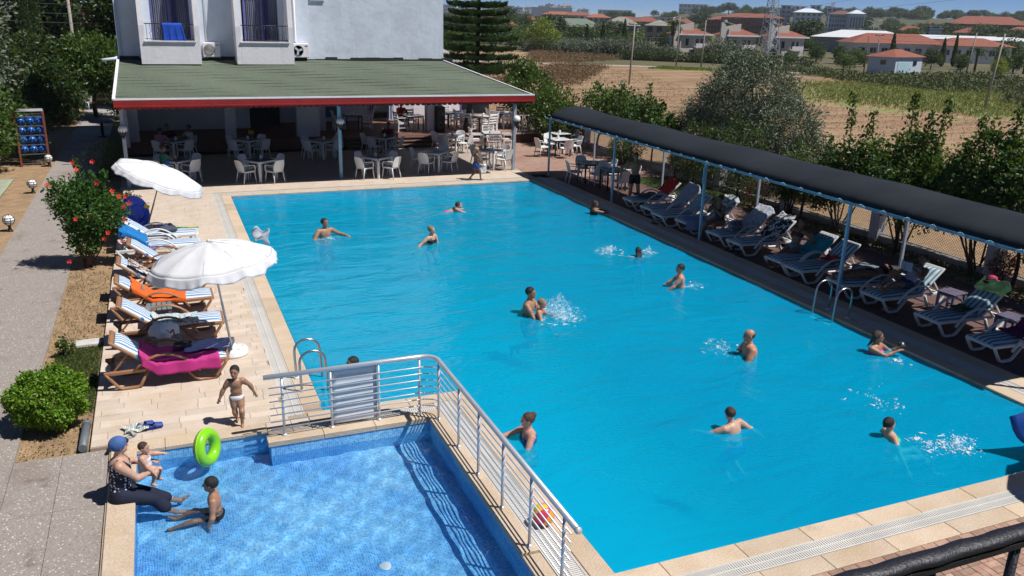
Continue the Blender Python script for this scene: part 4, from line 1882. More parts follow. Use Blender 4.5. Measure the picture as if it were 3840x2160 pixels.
for k, (x, y, a, lab, p) in {
 'R1': (14.85, 23.55, 176, 'white lounger with a red towel, first in the awning row', proto_s),
 'R2': (14.78, 22.35, 181, 'white lounger with a pale towel over its head, behind the standing man', proto_s),
 'R3': (14.62, 21.42, 179, 'empty striped white lounger left of the seated woman', proto_s),
 'R4': (14.85, 20.45, 180, 'white lounger with a lilac towel hanging off its foot', proto_s),
 'R5': (14.9, 18.95, 181, 'white lounger with a dark checked bag behind the seated woman', proto_s),
 'R6': (14.88, 17.95, 179, 'white lounger with a black and white towel on its back', proto_s),
 'R7': (14.80, 16.25, 181, 'white lounger of the woman in the turquoise bikini', proto_s),
 'R8': (14.75, 15.45, 180, 'empty striped lounger with a red cloth, beside the steel ladder', proto_s),
 'R9': (14.95, 14.1, 170, 'lounger of the sunbather lying flat behind the ladder', proto_f),
 'R10': (15.02, 13.2, 181, 'lounger of the person reading with raised knees', proto_s),
 'R11': (15.0, 11.65, 178, 'striped lounger with a green cloth on its head end', proto_s),
 'R12': (14.9, 10.3, 178, 'striped lounger with a purple cloth at the right picture edge', proto_s)}.items():
 LB[k] = use(p, (x, y, 0), R_(a), lab, 'sun lounger', GR)

tw = lambda n, c, **k: M(n, c, .92, var=.12, scale=6, bump=.5, bscale=110, **k)


def print_mat(name, cols, scale):
 m, nt, b = nodes_of(name)
 n = noise(nt, scale, 2, .5)
 n.inputs['Distortion'].default_value = 1.5
 nt.links.new(ramp(nt, n.outputs[0], cols), b.inputs['Base Color'])
 b.inputs['Roughness'].default_value = .9
 return m


m_print1 = print_mat('patterned_cloth', [(.0, (.35, .02, .03)), (.36, (.45, .03, .04)), (.42, (.62, .62, .60)), (.5, (.25, .50, .52)), (.56, (.62, .64, .62)), (.62, (.02, .03, .05)), (.66, (.5, .58, .58))], 9)
m_print2 = print_mat('brown_print', [(.0, (.55, .50, .46)), (.47, (.58, .54, .5)), (.52, (.07, .035, .025)), (1., (.06, .03, .02))], 7)
m_print3 = print_mat('black_white_print', [(.0, (.60, .60, .62)), (.46, (.58, .58, .6)), (.5, (.02, .02, .025)), (1., (.015, .015, .02))], 6)
m_print4 = print_mat('floral_print', [(.0, (.50, .42, .18)), (.42, (.58, .56, .5)), (.5, (.15, .22, .42)), (.6, (.55, .56, .58)), (1., (.3, .3, .32))], 9)
drape(LB['L1'], rise_b, -.42, .80, -.52, .34, tw('pink_towel', (.52, .03, .22)), 'magenta pink towel draped over the nearest brown lounger', 3.)
drape(LB['L1'], rise_b, .28, 1.00, -.12, .36, tw('lavender_towel', (.30, .33, .60)), 'crumpled lavender towel at the foot of the nearest lounger', 5., nx=30, ny=24, lift=.03, wr=.035)
drape(LB['L1'], rise_b, .10, .38, .02, .33, print_mat('black_shirt_print', [(0., (.01, .01, .012)), (.6, (.012, .012, .015)), (.64, (.35, .36, .38)), (1., (.4, .4, .42))], 9), 'crumpled black shirt with pale print on the pink towel', 6., nx=22, ny=20, lift=.045, wr=.04)
drape(LB['L2'], rise_b, -.28, .50, -.36, .12, m_print1, 'white, red and turquoise patterned cloth on the brown lounger', 7., lift=.01, wr=.03)
drape(LB['L3'], rise_b, -.56, .42, -.40, .26, tw('orange_towel', (.75, .13, .012)), 'orange towel spread on a brown lounger', 9., lift=.01, wr=.022)
drape(LB['L4'], rise_b, -.62, -.12, -.30, .22, m_print2, 'cream cloth with brown print on a brown lounger', 11., lift=.015, wr=.025)
drape(LB['L6'], R_(36), -.88, -.25, -.44, .32, tw('bright_blue_towel', (.005, .17, .48)), 'bright blue towel hung over the head of a white lounger', 12., lift=.012)
drape(LB['R1'], RS, -.72, -.25, -.2, .36, tw('red_towel', (.70, .03, .02)), 'red towel heaped on the first lounger under the awning', 14., lift=.03, wr=.06)
drape(LB['R1'], RS, -.1, .7, -.25, .3, print_mat('dark_clothes', [(0., (.02, .02, .03)), (.5, (.06, .06, .07)), (.6, (.3, .3, .33)), (1., (.1, .1, .12))], 8), 'heap of dark clothes on the first lounger under the awning', 15., lift=.02, wr=.05)
drape(LB['R2'], RS, -.82, -.45, -.3, .46, tw('pale_lilac_towel', (.42, .42, .52)), 'pale towel hung over the head of the second lounger', 16., lift=.015)
drape(LB['R4'], RS, .25, 1.0, -.05, .62, tw('lilac_towel', (.26, .31, .56)), 'lilac towel trailing to the floor from a lounger foot', 17., lift=.02, wr=.03)
drape(LB['R4'], RS, -.80, -.3, -.30, .34, print_mat('white_checked', [(0., (.6, .6, .6)), (.5, (.58, .6, .6)), (.56, (.1, .2, .18)), (1., (.5, .52, .5))], 5), 'white cloth behind the seated woman on a lounger', 18., lift=.015, wr=.03)
drape(LB['R5'], RS, -.82, -.12, -.3, .36, m_print4, 'bright floral cloth over the lounger behind the checked bag', 19., lift=.015, wr=.03)
drape(LB['R6'], RS, -.80, -.05, -.36, .32, m_print3, 'black and white patterned towel on a lounger back', 20., lift=.015, wr=.03)
drape(LB['R7'], RS, -.55, .1, -.3, .36, tw('turquoise_towel', (.02, .33, .40)), 'turquoise towel under the seated bather', 21., lift=.015, wr=.03)
drape(LB['R8'], RS, -.25, .1, -.15, .32, tw('dark_red_cloth', (.45, .02, .02)), 'dark red cloth on the empty striped lounger', 22., nx=20, ny=18, lift=.03, wr=.05)
drape(LB['R11'], RS, -.80, -.52, -.28, .34, tw('shaded_green_cloth', (.008, .055, .02)), 'green cloth on a lounger head end', 23., lift=.02, wr=.04)  # green of the cloth darkened to stand for the awning's shade
drape(LB['R11'], RS, -.15, .25, -.2, .2, print_mat('dark_small', [(0., (.02, .03, .02)), (.55, (.03, .05, .03)), (.7, (.2, .3, .15)), (1., (.02, .02, .02))], 12), 'small dark garment on the seat of a striped lounger', 24., nx=18, ny=14, lift=.02, wr=.04)
drape(LB['R12'], RS, -.5, .3, -.2, .33, tw('purple_cloth', (.16, .01, .10)), 'dark purple cloth on the rightmost lounger', 25., lift=.02, wr=.03)


# slatted stools used as side tables
def stool(x, y, label, col, rz_=0., h_=.40):
 e = empty('slatted_stool', (x, y, 0), rz_, label, 'side table', 'slatted side tables')
 mt = M('stool_' + col, {'grey': (.17, .22, .24), 'purple': (.17, .13, .33), 'rose': (.22, .15, .20), 'lilac': (.13, .11, .17)}[col], .6)  # lilac tone darkened: shade by the awning put into its colour
 ml = M('stool_legs', (.20, .15, .24), .6)
 for k in range(5):
  s = MB()
  s.box((-.19 + k * .095, 0, h_), (.082, .44, .03), bev=.006)
  s.build('slat', mt, e)
 for sx in (-1, 1):
  for sy in (-1, 1):
   s = MB()
   s.bar((sx * .19, sy * .18, 0), (sx * .19, sy * .18, h_ - .015), .05, .05)
   s.build('leg', ml, e)
  s = MB()
  s.box((sx * .19, 0, h_ - .05), (.03, .36, .05))
  s.box((sx * .19, 0, .12), (.03, .36, .04))
  s.build('rail', ml, e)
 return e


stool(-.35, 16.95, 'grey slatted side table between the orange towel and patterned cloth loungers', 'grey')
stool(-.25, 15.28, 'grey side table under the white carrier bag', 'grey', .1)
stool(-.22, 18.42, 'grey slatted side table at the edge of the nearer parasol', 'grey')
stool(-.60, 21.35, 'purple side table beside the bright blue towel', 'purple')
stool(-.15, 23.72, 'purple and brown side table by the blue inflatable boat', 'purple', .2)
stool(15.6, 16.9, 'lilac side table with bottles beside the bather', 'lilac', .2)
stool(15.75, 12.55, 'lilac side table between two striped loungers', 'lilac', .1, .45)
stool(15.55, 10.95, 'lilac side table by the rightmost loungers', 'lilac', .1, .45)
stool(15.4, 14.75, 'grey side table behind the lying sunbather', 'grey', .1, .45)

# ------------------------------------------------------------------ parasols
m_parasol = M('white_parasol_cloth', (.82, .82, .83), .9, var=.03, scale=3, bump=.25, bscale=9)
try:
 _pn = m_parasol.node_tree
 _pb = _pn.nodes['Principled BSDF']
 _tl = _pn.nodes.new('ShaderNodeBsdfTranslucent')
 _tl.inputs[0].default_value = (.8, .8, .82, 1)
 _mx = _pn.nodes.new('ShaderNodeMixShader')
 _mx.inputs[0].default_value = .28
 _pn.links.new(_pb.outputs[0], _mx.inputs[1])
 _pn.links.new(_tl.outputs[0], _mx.inputs[2])
 _pn.links.new(_mx.outputs[0], _pn.nodes['Material Output'].inputs[0])
except Exception:
 pass


def parasol(foot, top, tilt, R, label, sag=.30, base=True, pole_mat=None, seed=1, valance=.17):
 """foot, top: pole ends; tilt: canopy axis"""
 foot, top = Vector(foot), Vector(top)
 e = empty('parasol', foot, 0, label, 'parasol', 'white parasols')
 ax = Vector(tilt).normalized()
 q = ax.to_track_quat('Z', 'Y')
 rel = top - foot
 n, na = 10, 60
 c = MB()
 P = []
 for i in range(14):
  u = i / 13
  row = []
  for k in range(na):
   a = 2 * pi * k / na
   f = abs(sin(a * n / 2))            # 0 on a rib
   r = R * u * (1 - .035 * f * u)
   z = -sag * (u ** 1.7) - .045 * f * u * (1 - u * .3) + .01 * fbm(u * 4, a * 2, seed)
   row.append(rel + q @ Vector((r * cos(a), r * sin(a), z)))
  P.append(row)
 Pt = [[P[i][k] for i in range(14)] for k in range(na)]
 c.grid(Pt, closed_u=True)
 o = c.build('canopy', m_parasol, e)
 md = o.modifiers.new('cloth', 'SOLIDIFY')
 md.thickness = .004
 # hanging edge, crumpled by the wind
 v = MB()
 PV = []
 nb = 160
 for k in range(nb):
  a = 2 * pi * k / nb
  f = abs(sin(a * n / 2))
  r0 = R * (1 - .035 * f)
  row = []
  for j in range(6):
   w = j / 5
   wav = .03 * w * fbm(a * 7, seed, seed) + .012 * w * sin(a * 31 + seed * 2 + 3 * sin(a * 4))
   dz = -sag - .0315 * f - w * valance * (.75 + .25 * f + .22 * fbm(a * 3, seed, seed))
   row.append(rel + q @ Vector(((r0 + .004 + .06 * w + wav) * cos(a), (r0 + .004 + .06 * w + wav) * sin(a), dz)))
  PV.append(row)
 v.grid(PV, closed_u=True)
 o = v.build('valance', m_parasol, e)
 md = o.modifiers.new('cloth', 'SOLIDIFY')
 md.thickness = .003
 for k in range(n):
  a = 2 * pi * k / n
  s = MB()
  s.tube([rel + q @ Vector((R * u * cos(a), R * u * sin(a), -sag * u ** 1.7 - .018)) for u in (.02, .3, .6, .98)], .006, 4)
  s.build('rib', m_steel, e)
 for k in range(n):
  a = 2 * pi * k / n
  s = MB()
  s.tube([rel + q @ Vector((R * u * cos(a), R * u * sin(a), -sag * u ** 1.7 + .003)) for u in (.03, .25, .5, .75, .995)], .006, 4)
  s.build('seam', M('parasol_seam', (.55, .56, .58), .9), e)
 pm = pole_mat or m_lwhite
 s = MB()
 s.tube([(0, 0, .05), rel * .48, rel * .5, rel], [.021, .021, .017, .017], 8)
 s.build('pole', pm, e)
 s = MB()
 s.lathe([(.035, -.01), (.03, .03), (.012, .05)], rel, 10, axis=ax)
 s.build('finial', m_lwhite, e)
 if base:
  s = MB()
  s.lathe([(.0, 0), (.26, 0), (.275, .02), (.275, .05), (.268, .055), (.268, .10), (.24, .13), (.10, .15), (.06, .17), (.045, .30), (.035, .32), (.0, .32)], seg=28)
  s.build('base', m_resin, e)
  for k in range(6):
   a = k * pi / 3
   s = MB()
   s.lathe([(.0, 0), (.035, 0), (.035, .012), (.02, .012)], (.17 * cos(a), .17 * sin(a), .128), 10)
   s.build('base_plug', M('base_plug_grey', (.45, .45, .44), .6), e)  # plugs in one plain grey, darker than the base
 return e


parasol((.84, 15.02, 0), (.57, 14.5, 2.26), (-.10, .02, 1), 1.0, 'white parasol with scalloped edge over the brown loungers', seed=2)
parasol((-.66, 24.05, 0), (-.02, 24.12, 1.93), (.40, -.06, 1), 1.12, 'tilted white parasol by the hibiscus bush', sag=.26, base=False, pole_mat=M('wood_pole', (.33, .25, .17), .5), seed=4)
s = MB()
P = [[(1.45 + .28 * u + .02 * sin(v * 9), 16.25 + .10 * sin(u * 4 + v * 3), 1.98 - .30 * v * (.6 + .4 * u) + .05 * sin(u * 7 + v * 5)) for v in np.linspace(0, 1, 12)] for u in np.linspace(0, 1, 14)]
parasol((12.3, 5.2, 0), (12.3, 5.2, 2.35), (0, 0, 1), 1.35, 'large parasol just outside the right picture edge', seed=6)
o = thick_sheet(P, .004, 'mesh_bag', M('pale_mesh', (.50, .56, .62), .7), label='pale crumpled mesh bag caught on the parasol edge', cat='bag')

# ------------------------------------------------------------------ awning along the right side
aw = empty('shade_awning', (15.3, 20, 0), label='long dark arched shade awning over the right loungers', cat='awning')


def ab(name, mats, mb):
 o = mb.build(name, mats, aw)
 o.location = (-15.3, -20, 0)
 return o


m_net, _mn, _mb = nodes_of('black_shade_net')
_n1 = noise(_mn, .7, 4)
_n2 = noise(_mn, 90, 2)
_c = mixrgb(_mn, ramp(_mn, _n1.outputs[0], [(.35, 0.), (.7, 1.)]), (.009, .012, .018), (.016, .021, .028))
_mn.links.new(mixrgb(_mn, .3, _c, ramp(_mn, _n2.outputs[0], [(.4, 0.), (.6, 1.)]), 'OVERLAY'), _mb.inputs['Base Color'])
_mb.inputs['Roughness'].default_value = .85
_mb.inputs['Specular IOR Level'].default_value = .25
AX0, AX1, AZ = 13.93, 16.15, 2.26
ya = list(np.linspace(8.45, 29.92, 130))
PA = []
for y in ya:
 row = []
 for k in range(19):
  u = k / 18
  x = AX0 + (AX1 - AX0) * u
  z = AZ + .35 * max(0., sin(pi * u)) ** .55
  ph = ((y - 14.03) / 5.28) % 1.
  z += -.055 * sin(pi * ph) * sin(pi * u) + .008 * fbm(y * .9, u * 5, 2.) + (.05 * _ss((y - 28.6) / 1.3) * sin(pi * u))
  z += .006 * sin(y * 17 + u * 3) * max(0, 1 - u * 5) + .016 * math.exp(-((u - .12) / .09) ** 2) * sin(y * 14 + 16 * u + 2 * sin(y * 3)) * (.4 + .6 * sin(y * 1.9) ** 2)
  row.append((x - .012 * abs(sin(y * 6)) * (u < .03), y, z))
 PA.append(row)
o = thick_sheet(PA, .004, 'net_cover', m_net, aw)
o.location = (-15.3, -20, 0)
for x in (AX0 + .02, AX1 - .02):
 yy = 8.47
 while yy < 29.8:
  s = MB()
  y2 = min(yy + 5.28, 29.9)
  s.box((x, (yy + y2) / 2, AZ - .035), (.055, y2 - yy - .01, .06))
  ab('edge_beam', m_bluepost, s)
  yy += 5.28
# the net is laced to the beam: a scalloped wrap of cloth
s = MB()
k = 0
yy = 8.6
while yy < 29.85:
 s.tube([(AX0 - .012, yy, AZ + .005), (AX0 - .018, yy + .12, AZ - .052), (AX0 - .018, yy + .48, AZ - .056), (AX0 - .012, yy + .62, AZ + .004)], .013, 6)
 yy += .64
o = ab('lacing', m_bluepost, s)
o['kind'] = 'stuff'
for y in (8.75, 14.03, 19.52, 24.71, 29.86):
 s = MB()
 s.box((13.95, y, 1.10), (.062, .062, 2.2))
 ab('front_post', m_bluepost, s)
 s = MB()
 s.box((AX1 - .03, y + .35, 1.10), (.06, .06, 2.2))
 ab('back_post', m_greypost, s)
 s = MB()
 s.tube([(AX0 + (AX1 - AX0) * u, y, AZ - .03 + .33 * max(0., sin(pi * u)) ** .55) for u in np.linspace(0, 1, 15)], .02, 6)
 ab('arch_rib', m_greypost, s)
s = MB()
s.bar((13.90, 19.50, 1.62), (13.90, 19.50, 2.1), .07, .03)
ab('cable_box', m_bluepost, s)
s = MB()
s.ball((14.62, 9.85, 2.60), (.10, .17, .05), 9, 5)
ab('torn_patch', M('torn_net', (.004, .004, .005), .9), s)

# ------------------------------------------------------------------ fence
fence = empty('boundary_fence', (18.95, 25, -.05), label='wire mesh fence with concrete pillars behind the awning', cat='fence')


def fb(name, mats, mb):
 o = mb.build(name, mats, fence)
 o.location = (-18.95, -25, .05)
 return o


m_pil = M('pale_pillar', (.52, .53, .55), .85, scale=2, fine=.08)
pil_y = [6.3, 10.2, 14.1, 17.95, 21.85, 25.6, 28.6, 32.5, 36.5, 40.4]
for y in pil_y:
 s = MB()
 s.box((18.98, y, .55), (.34, .34, 1.35), bev=.015)
 fb('pillar', m_pil, s)
 s = MB()
 s.box((18.98, y, 1.25), (.42, .42, .07), bev=.015)
 fb('pillar_cap', m_pil, s)
wires = MB()
for a, b in zip(pil_y[:-1], pil_y[1:]):
 s = MB()
 s.box((18.98, (a + b) / 2, .06), (.2, b - a - .34, .30))
 fb('base_wall', m_concrete, s)
 s = MB()
 for z in (.24, 1.12):
  s.tube([(18.98, a + .17, z), (18.98, b - .17, z)], .016, 5)
 fb('mesh_rail', m_greypost, s)
 L = b - a - .34
 for k in range(int(L / .085) + 10):
  for sgn in (1, -1):
   y0 = a + .17 + (k - 10) * .085 if sgn > 0 else a + .17 + k * .085
   p, q_ = [18.98, y0, .24], [18.98, y0 + sgn * .85, 1.12]
   lo, hi = a + .17, b - .17
   # clip to the bay
   def cl(P0, P1):
    t0, t1 = 0., 1.
    d = P1[1] - P0[1]
    for bound, s_ in ((lo, 1), (hi, -1)):
     v0, v1 = s_ * (P0[1] - bound), s_ * (P1[1] - bound)
     if v0 < 0 and v1 < 0:
      return None
     if v0 < 0:
      t0 = max(t0, v0 / (v0 - v1))
     elif v1 < 0:
      t1 = min(t1, v0 / (v0 - v1))
    return (t0, t1) if t1 > t0 else None
   c = cl(p, q_)
   if c:
    f0 = [p[i] + (q_[i] - p[i]) * c[0] for i in range(3)]
    f1 = [p[i] + (q_[i] - p[i]) * c[1] for i in range(3)]
    wires.tube([f0, f1], .0045, 3, cap=False, smooth=False)
o = fb('wire_mesh', M('galvanised_wire', (.38, .38, .36), .5, metal=.3), wires)
o['kind'] = 'stuff'
# ================================================================== POOL FITTINGS AND SMALL THINGS
rail = empty('pool_railing', (3.5, 10, .035), label='stainless steel railing round the corner of the small pool', cat='railing')


def kb_(name, mats, mb):
 o = mb.build(name, mats, rail)
 o.location = (-3.5, -10, -.035)
 return o


def rpath(z, y_end, x0):
 pts = [(x0, 11.50, z), (3.28, 11.535, z)]
 for a in np.linspace(pi / 2, 0, 6):
  pts.append((3.34 + .23 * cos(a), 11.305 + .23 * sin(a), z))
 pts += [(3.57, 9.5, z), (3.575, y_end, z)]
 return pts


s = MB()
s.tube(rpath(.985, 6.62, 1.02), .037, 10)
kb_('handrail', m_steel, s)
s = MB()
s.lathe([(.0, 0), (.040, 0), (.040, .03), (.0, .03)], (3.575, 6.61, .985), 12, axis=Vector((0, -1, 0)))
kb_('end_cap', m_steel, s)
for k in range(7):
 s = MB()
 s.tube([(p[0] + (.02 if i > 4 else 0), p[1] - .02 * (i <= 4), p[2]) for i, p in enumerate(rpath(.17 + k * .108, 6.78, 1.08))], .0105, 6)
 kb_('horizontal_bar', m_steel, s)
for (x, y) in ((1.27, 11.5), (1.97, 11.51), (2.69, 11.52), (3.33, 11.53), (3.55, 11.24), (3.56, 10.32), (3.56, 9.5), (3.56, 8.62), (3.565, 7.76), (3.57, 6.9)):
 s = MB()
 s.tube([(x, y, .03), (x, y, .95)], .02, 8)
 s.lathe([(.04, 0), (.04, .012), (.022, .03)], (x, y, .034), 12)
 kb_('post', m_steel, s)
P = []
for i in range(9):
 u = i / 8
 P.append([(1.99 + .68 * u, 11.545 + .018 * sin(z * 34) * 0 + .012 * abs(sin((z - .15) * pi / .108)), z) for z in np.linspace(.07, .99, 60)])
o = thick_sheet(P, .012, 'splash_panel', M('white_panel', (.60, .64, .68), .35, var=.03), rail)
o.location = (-3.5, -10, -.035)


m_ladder = M('ladder_steel', (.42, .43, .44), .28, metal=.9, var=.05)


def ladder(name, x, y0, y1, sgn, label):
 """two bent tubes from the coping into the water with treads"""
 e = empty(name, (x, (y0 + y1) / 2, 0), 0, label, 'ladder', 'steel pool ladders')
 for yy in (y0, y1):
  y = yy - (y0 + y1) / 2
  s = MB()
  pts = [(0, y, 0), (-.02 * sgn, y, .35)]
  for a in np.linspace(pi, 0, 9):
   pts.append((sgn * (.19 + .21 * cos(a)), y, .50 + .19 * sin(a)))
  pts += [(sgn * .42, y, .2), (sgn * .44, y, -.4), (sgn * .44, y, -1.1)]
  s.tube(pts, .022, 10)
  s.build('handle_tube', m_ladder, e)
  s = MB()
  s.lathe([(.055, 0), (.055, .012), (.03, .03)], (0, y, .001), 14)
  s.build('flange', m_lwhite, e)
 for k in range(3):
  s = MB()
  s.box((sgn * .44, 0, -.12 - k * .28), (.09, abs(y1 - y0), .025))
  s.build('tread', m_steel, e)
 return e


ladder('pool_ladder', 1.76, 13.02, 13.57, 1, 'steel pool ladder beside the loungers on the left')
ladder('pool_ladder', 13.22, 12.90, 13.50, -1, 'steel pool ladder on the shaded right side')

# ------------------------------------------------------------------ path lamps
for y, lab in ((26.3, 'caged globe lamp nearest the camera on the path edge'), (31.7, 'middle caged globe lamp on the path edge'), (37.0, 'caged globe lamp beside the water bottle rack')):
 e = empty('path_lamp', (-4.12, y, -.09), label=lab, cat='lamp', group='low globe lamps along the path')
 s = MB()
 s.lathe([(.085, 0), (.075, .02), (.04, .09), (.035, .15), (.07, .19), (.0, .19)], seg=12)
 s.build('base', m_black, e)
 s = MB()
 s.ball((0, 0, .32), .145, 14, 9)
 s.build('globe', MATS['opal_glass'], e)
 s = MB()
 for k in range(3):
  a = k * pi / 3
  s.tube([(.15 * cos(t) * cos(a), .15 * cos(t) * sin(a), .32 + .15 * sin(t)) for t in np.linspace(0, 2 * pi, 24, endpoint=False)], .0075, 4, closed=True)
 for z, r in ((.32, .15), (.39, .132), (.25, .132)):
  s.tube([(r * cos(t), r * sin(t), z) for t in np.linspace(0, 2 * pi, 20, endpoint=False)], .0075, 4, closed=True)
 s.build('cage', m_black, e)

# ------------------------------------------------------------------ rack of water bottles
rack = empty('bottle_rack', (-4.65, 37.6, -.1), R_(8), 'rusty steel rack of large blue water bottles by the path', 'rack')
m_rust = M('rust_red_steel', (.22, .055, .03), .7, var=.2, scale=9)
for sx in (-1, 1):
 for sy in (-1, 1):
  s = MB()
  s.box((sx * .48, sy * .42, 1.05), (.07, .07, 2.1))
  s.build('corner_post', m_rust, rack)
for k in range(6):
 z = .12 + k * .36
 s = MB()
 for sy in (-1, 1):
  s.box((0, sy * .42, z), (.9, .03, .03))
 for sx in (-1, 1):
  s.box((sx * .48, 0, z), (.03, .8, .03))
 s.build('shelf_rail', M('dark_rail', (.12, .12, .13), .5), rack)
for i in range(9):
 s = MB()
 s.tube([(.51, -.36 + i * .09, .1), (.51, -.36 + i * .09, 2.08)], .010, 5)
 s.build('side_rod', M('dark_rail', (.12, .12, .13), .5), rack)
for i in range(6):
 s = MB()
 s.tube([(-.48, -.4 + i * .16, 2.11), (.5, -.4 + i * .16, 2.11)], .014, 5)
 s.build('top_rod', M('pale_rod', (.35, .35, .36), .5), rack)
m_bot, _x, _bb = nodes_of('blue_bottle_plastic')
_bb.inputs['Base Color'].default_value = (.03, .14, .50, 1)
_bb.inputs['Roughness'].default_value = .12
_bb.inputs['Transmission Weight'].default_value = .25
bm_ = MB()
bm_.lathe([(.0, -.24), (.14, -.24), (.152, -.22), (.152, -.08), (.14, -.07), (.152, -.06), (.152, .08), (.14, .09), (.152, .10), (.145, .15), (.06, .22), (.03, .23), (.03, .26), (.0, .26)], (0, 0, 0), 14, axis=Vector((0, -1, 0)))
bot_me = bm_.mesh('water_bottle', m_bot)
cols = ('left', 'middle', 'right')
rows_ = ('bottom', 'second lowest', 'middle', 'second highest', 'top')
for k in range(1, 5):
 for c in range(3):
  p = rack.matrix_basis @ Vector((-.31 + c * .31, -.12, .285 + k * .36))
  o = add('water_bottle', bot_me, None, p, (0, 0, R_(8)))
  tag(o, f'blue water bottle, {cols[c]} in the {rows_[k]} row of the rack', 'bottle', 'water bottles in the rack')

# ------------------------------------------------------------------ toys and things left about
def torus(mb, c, R, r, axis, nu=36, nv=14, mi=0):
 q = Vector(axis).normalized().to_track_quat('Z', 'Y')
 c = Vector(c)
 P = []
 for i in range(nu):
  a = 2 * pi * i / nu
  P.append([c + q @ Vector(((R + r * cos(b)) * cos(a), (R + r * cos(b)) * sin(a), r * sin(b))) for b in np.linspace(0, 2 * pi, nv + 1)])
 mb.grid(P, closed_u=True, mi=mi)


m_ring = M('lime_vinyl', (.22, .60, .015), .22, var=.04, coat=.3)
ring = empty('swim_ring', (.19, 11.42, -.2), 0, 'lime green inflatable swim ring standing upright in the small pool', 'swim ring')
s = MB()
torus(s, (.0, 0, .275), .192, .082, (.82, -.55, .16))
s.build('tube', m_ring, ring)
s = MB()
q = Vector((.82, -.55, .16)).normalized().to_track_quat('Z', 'Y')
P = []
for i in range(24):
 a = .9 + 3.4 * i / 23
 P.append([Vector((0, 0, .275)) + q @ Vector(((.192 + .084 * cos(b)) * cos(a), (.192 + .084 * cos(b)) * sin(a), .084 * sin(b))) for b in np.linspace(-.5, -1.25, 5)])
s.grid(P)
s.build('orange_print', M('orange_vinyl', (.55, .16, .02), .25), ring)
s = MB()
s.tube([Vector((0, 0, .275)) + q @ Vector((.275 * cos(a), .275 * sin(a), .0)) for a in np.linspace(0, 2 * pi, 40, endpoint=False)], .006, 4, closed=True)
s.build('seam', M('lime_seam', (.45, .75, .08), .3), ring)

ball = empty('beach_ball', (3.93, 8.16, .0), 0, 'multicoloured beach ball behind the railing posts', 'ball')
cols_ = [('ball_blue', (.02, .42, .70)), ('ball_pink', (.75, .12, .45)), ('ball_yellow', (.80, .48, .02)), ('ball_red', (.65, .03, .10)), ('ball_orange', (.8, .3, .02)), ('ball_pink', (.75, .12, .45))]
R3 = Euler((.5, .35, .3)).to_matrix()
for k in range(6):
 s = MB()
 P = []
 for i in range(7):
  a = (k + i / 6) * pi / 3
  P.append([R3 @ Vector((.14 * sin(t) * cos(a), .14 * sin(t) * sin(a), .14 * cos(t))) + Vector((0, 0, .14)) for t in np.linspace(0.02, pi - .02, 13)])
 s.grid([r[::-1] for r in P])
 s.build('panel', M(*cols_[k], .3, var=.03), ball)

m_boat = M('blue_vinyl', (.012, .05, .55), .25, var=.05, coat=.3)
boat = empty('inflatable_boat', (-.82, 24.1, 0), .25, 'blue inflatable boat propped upright behind the far lounger', 'inflatable boat')
s = MB()
torus(s, (0, .05, .55), .33, .14, (.25, -1, .25), 36, 12)
for v_ in range(len(s.v)):
 x, y, z = s.v[v_]
 s.v[v_] = (x * .85, y, .03 + z * 1.12)
s.build('tube', m_boat, boat)
s = MB()
s.ball((0, .06, .60), (.30, .07, .45), 16, 10)
s.build('floor', m_boat, boat)
s = MB()
s.box((.30, .0, .85), (.14, .03, .1), rot=(0, .4, 0), bev=.01)
s.build('yellow_handle', M('yellow_plastic', (.75, .5, .02), .4), boat)

# carrier bag with orange mark
bag = empty('carrier_bag', (-.28, 15.26, .416), 0, 'white plastic carrier bag with orange letter on a stool', 'bag')
P = []
for i in range(26):
 a = 2 * pi * i / 26
 row = []
 for j in range(12):
  u = j / 11
  r = (.20 + .05 * sin(3 * a)) * (1 - .92 * u ** 3) * (1 + .10 * fbm(a * 2, u * 4, 3.))
  row.append(Vector((r * cos(a) * 1.15, r * sin(a) * .85, .24 * u ** .8 + .012 * fbm(a * 3, u * 6, 1.))))
 P.append(row)
s = MB()
s.grid(P, closed_u=True)
s.build('bag_body', M('thin_white_plastic', (.66, .70, .76), .35, var=.1, scale=12), bag)
for sx in (-1, 1):
 s = MB()
 s.tube([(sx * .05, 0, .22), (sx * .12, -.04, .27), (sx * .19, -.10, .2), (sx * .24, -.16, .06)], [.02, .014, .014, .018], 6, flat=(.3, 1))
 s.build('handle', MATS['thin_white_plastic'], bag)
s = MB()
for pts in ([(-.07, 0), (-.055, .1)], [(-.055, .1), (0, .03)], [(0, .03), (.055, .1)], [(.055, .1), (.07, 0)]):
 (a, b), (c, d) = pts
 s.bar((.10 + a, -.165 - .02 * 0, .05 + b), (.10 + c, -.165, .05 + d), .028, .006, up=(0, 1, 0))
s.build('letter_mark', M('orange_ink', (.70, .13, .02), .6), bag)


def clog(x, y, rz_, col, label, name='clog', open_=False):
 e = empty(name, (x, y, .002), rz_, label, 'shoe', 'shoes by the small pool')
 s = MB()
 sole = [(.045 * (1 + .25 * sin(t)) * cos(t), .125 * sin(t)) for t in np.linspace(0, 2 * pi, 18, endpoint=False)]
 s.prism(sole, 0, .028)
 s.build('sole', col, e)
 s = MB()
 P = []
 for i in range(9):
  a = pi * i / 8
  P.append([Vector((.052 * (1 + .15 * u) * cos(a), .0 + .125 * u * (1 if True else 0), .03 + (.065 - .035 * u) * sin(a))) for u in np.linspace(0, .92, 6)])
 if open_:
  P = [r[1:4] for r in P]
 s.grid(P)
 o = s.build('upper', col, e)
 o.modifiers.new('t', 'SOLIDIFY').thickness = .006
 s = MB()
 if not open_:
  s.tube([(-.052, .0, .05), (-.05, -.07, .075), (0, -.12, .08), (.05, -.07, .075), (.052, .0, .05)], .008, 5, flat=(.5, 1.4))
  s.build('heel_strap', col, e)
 return e


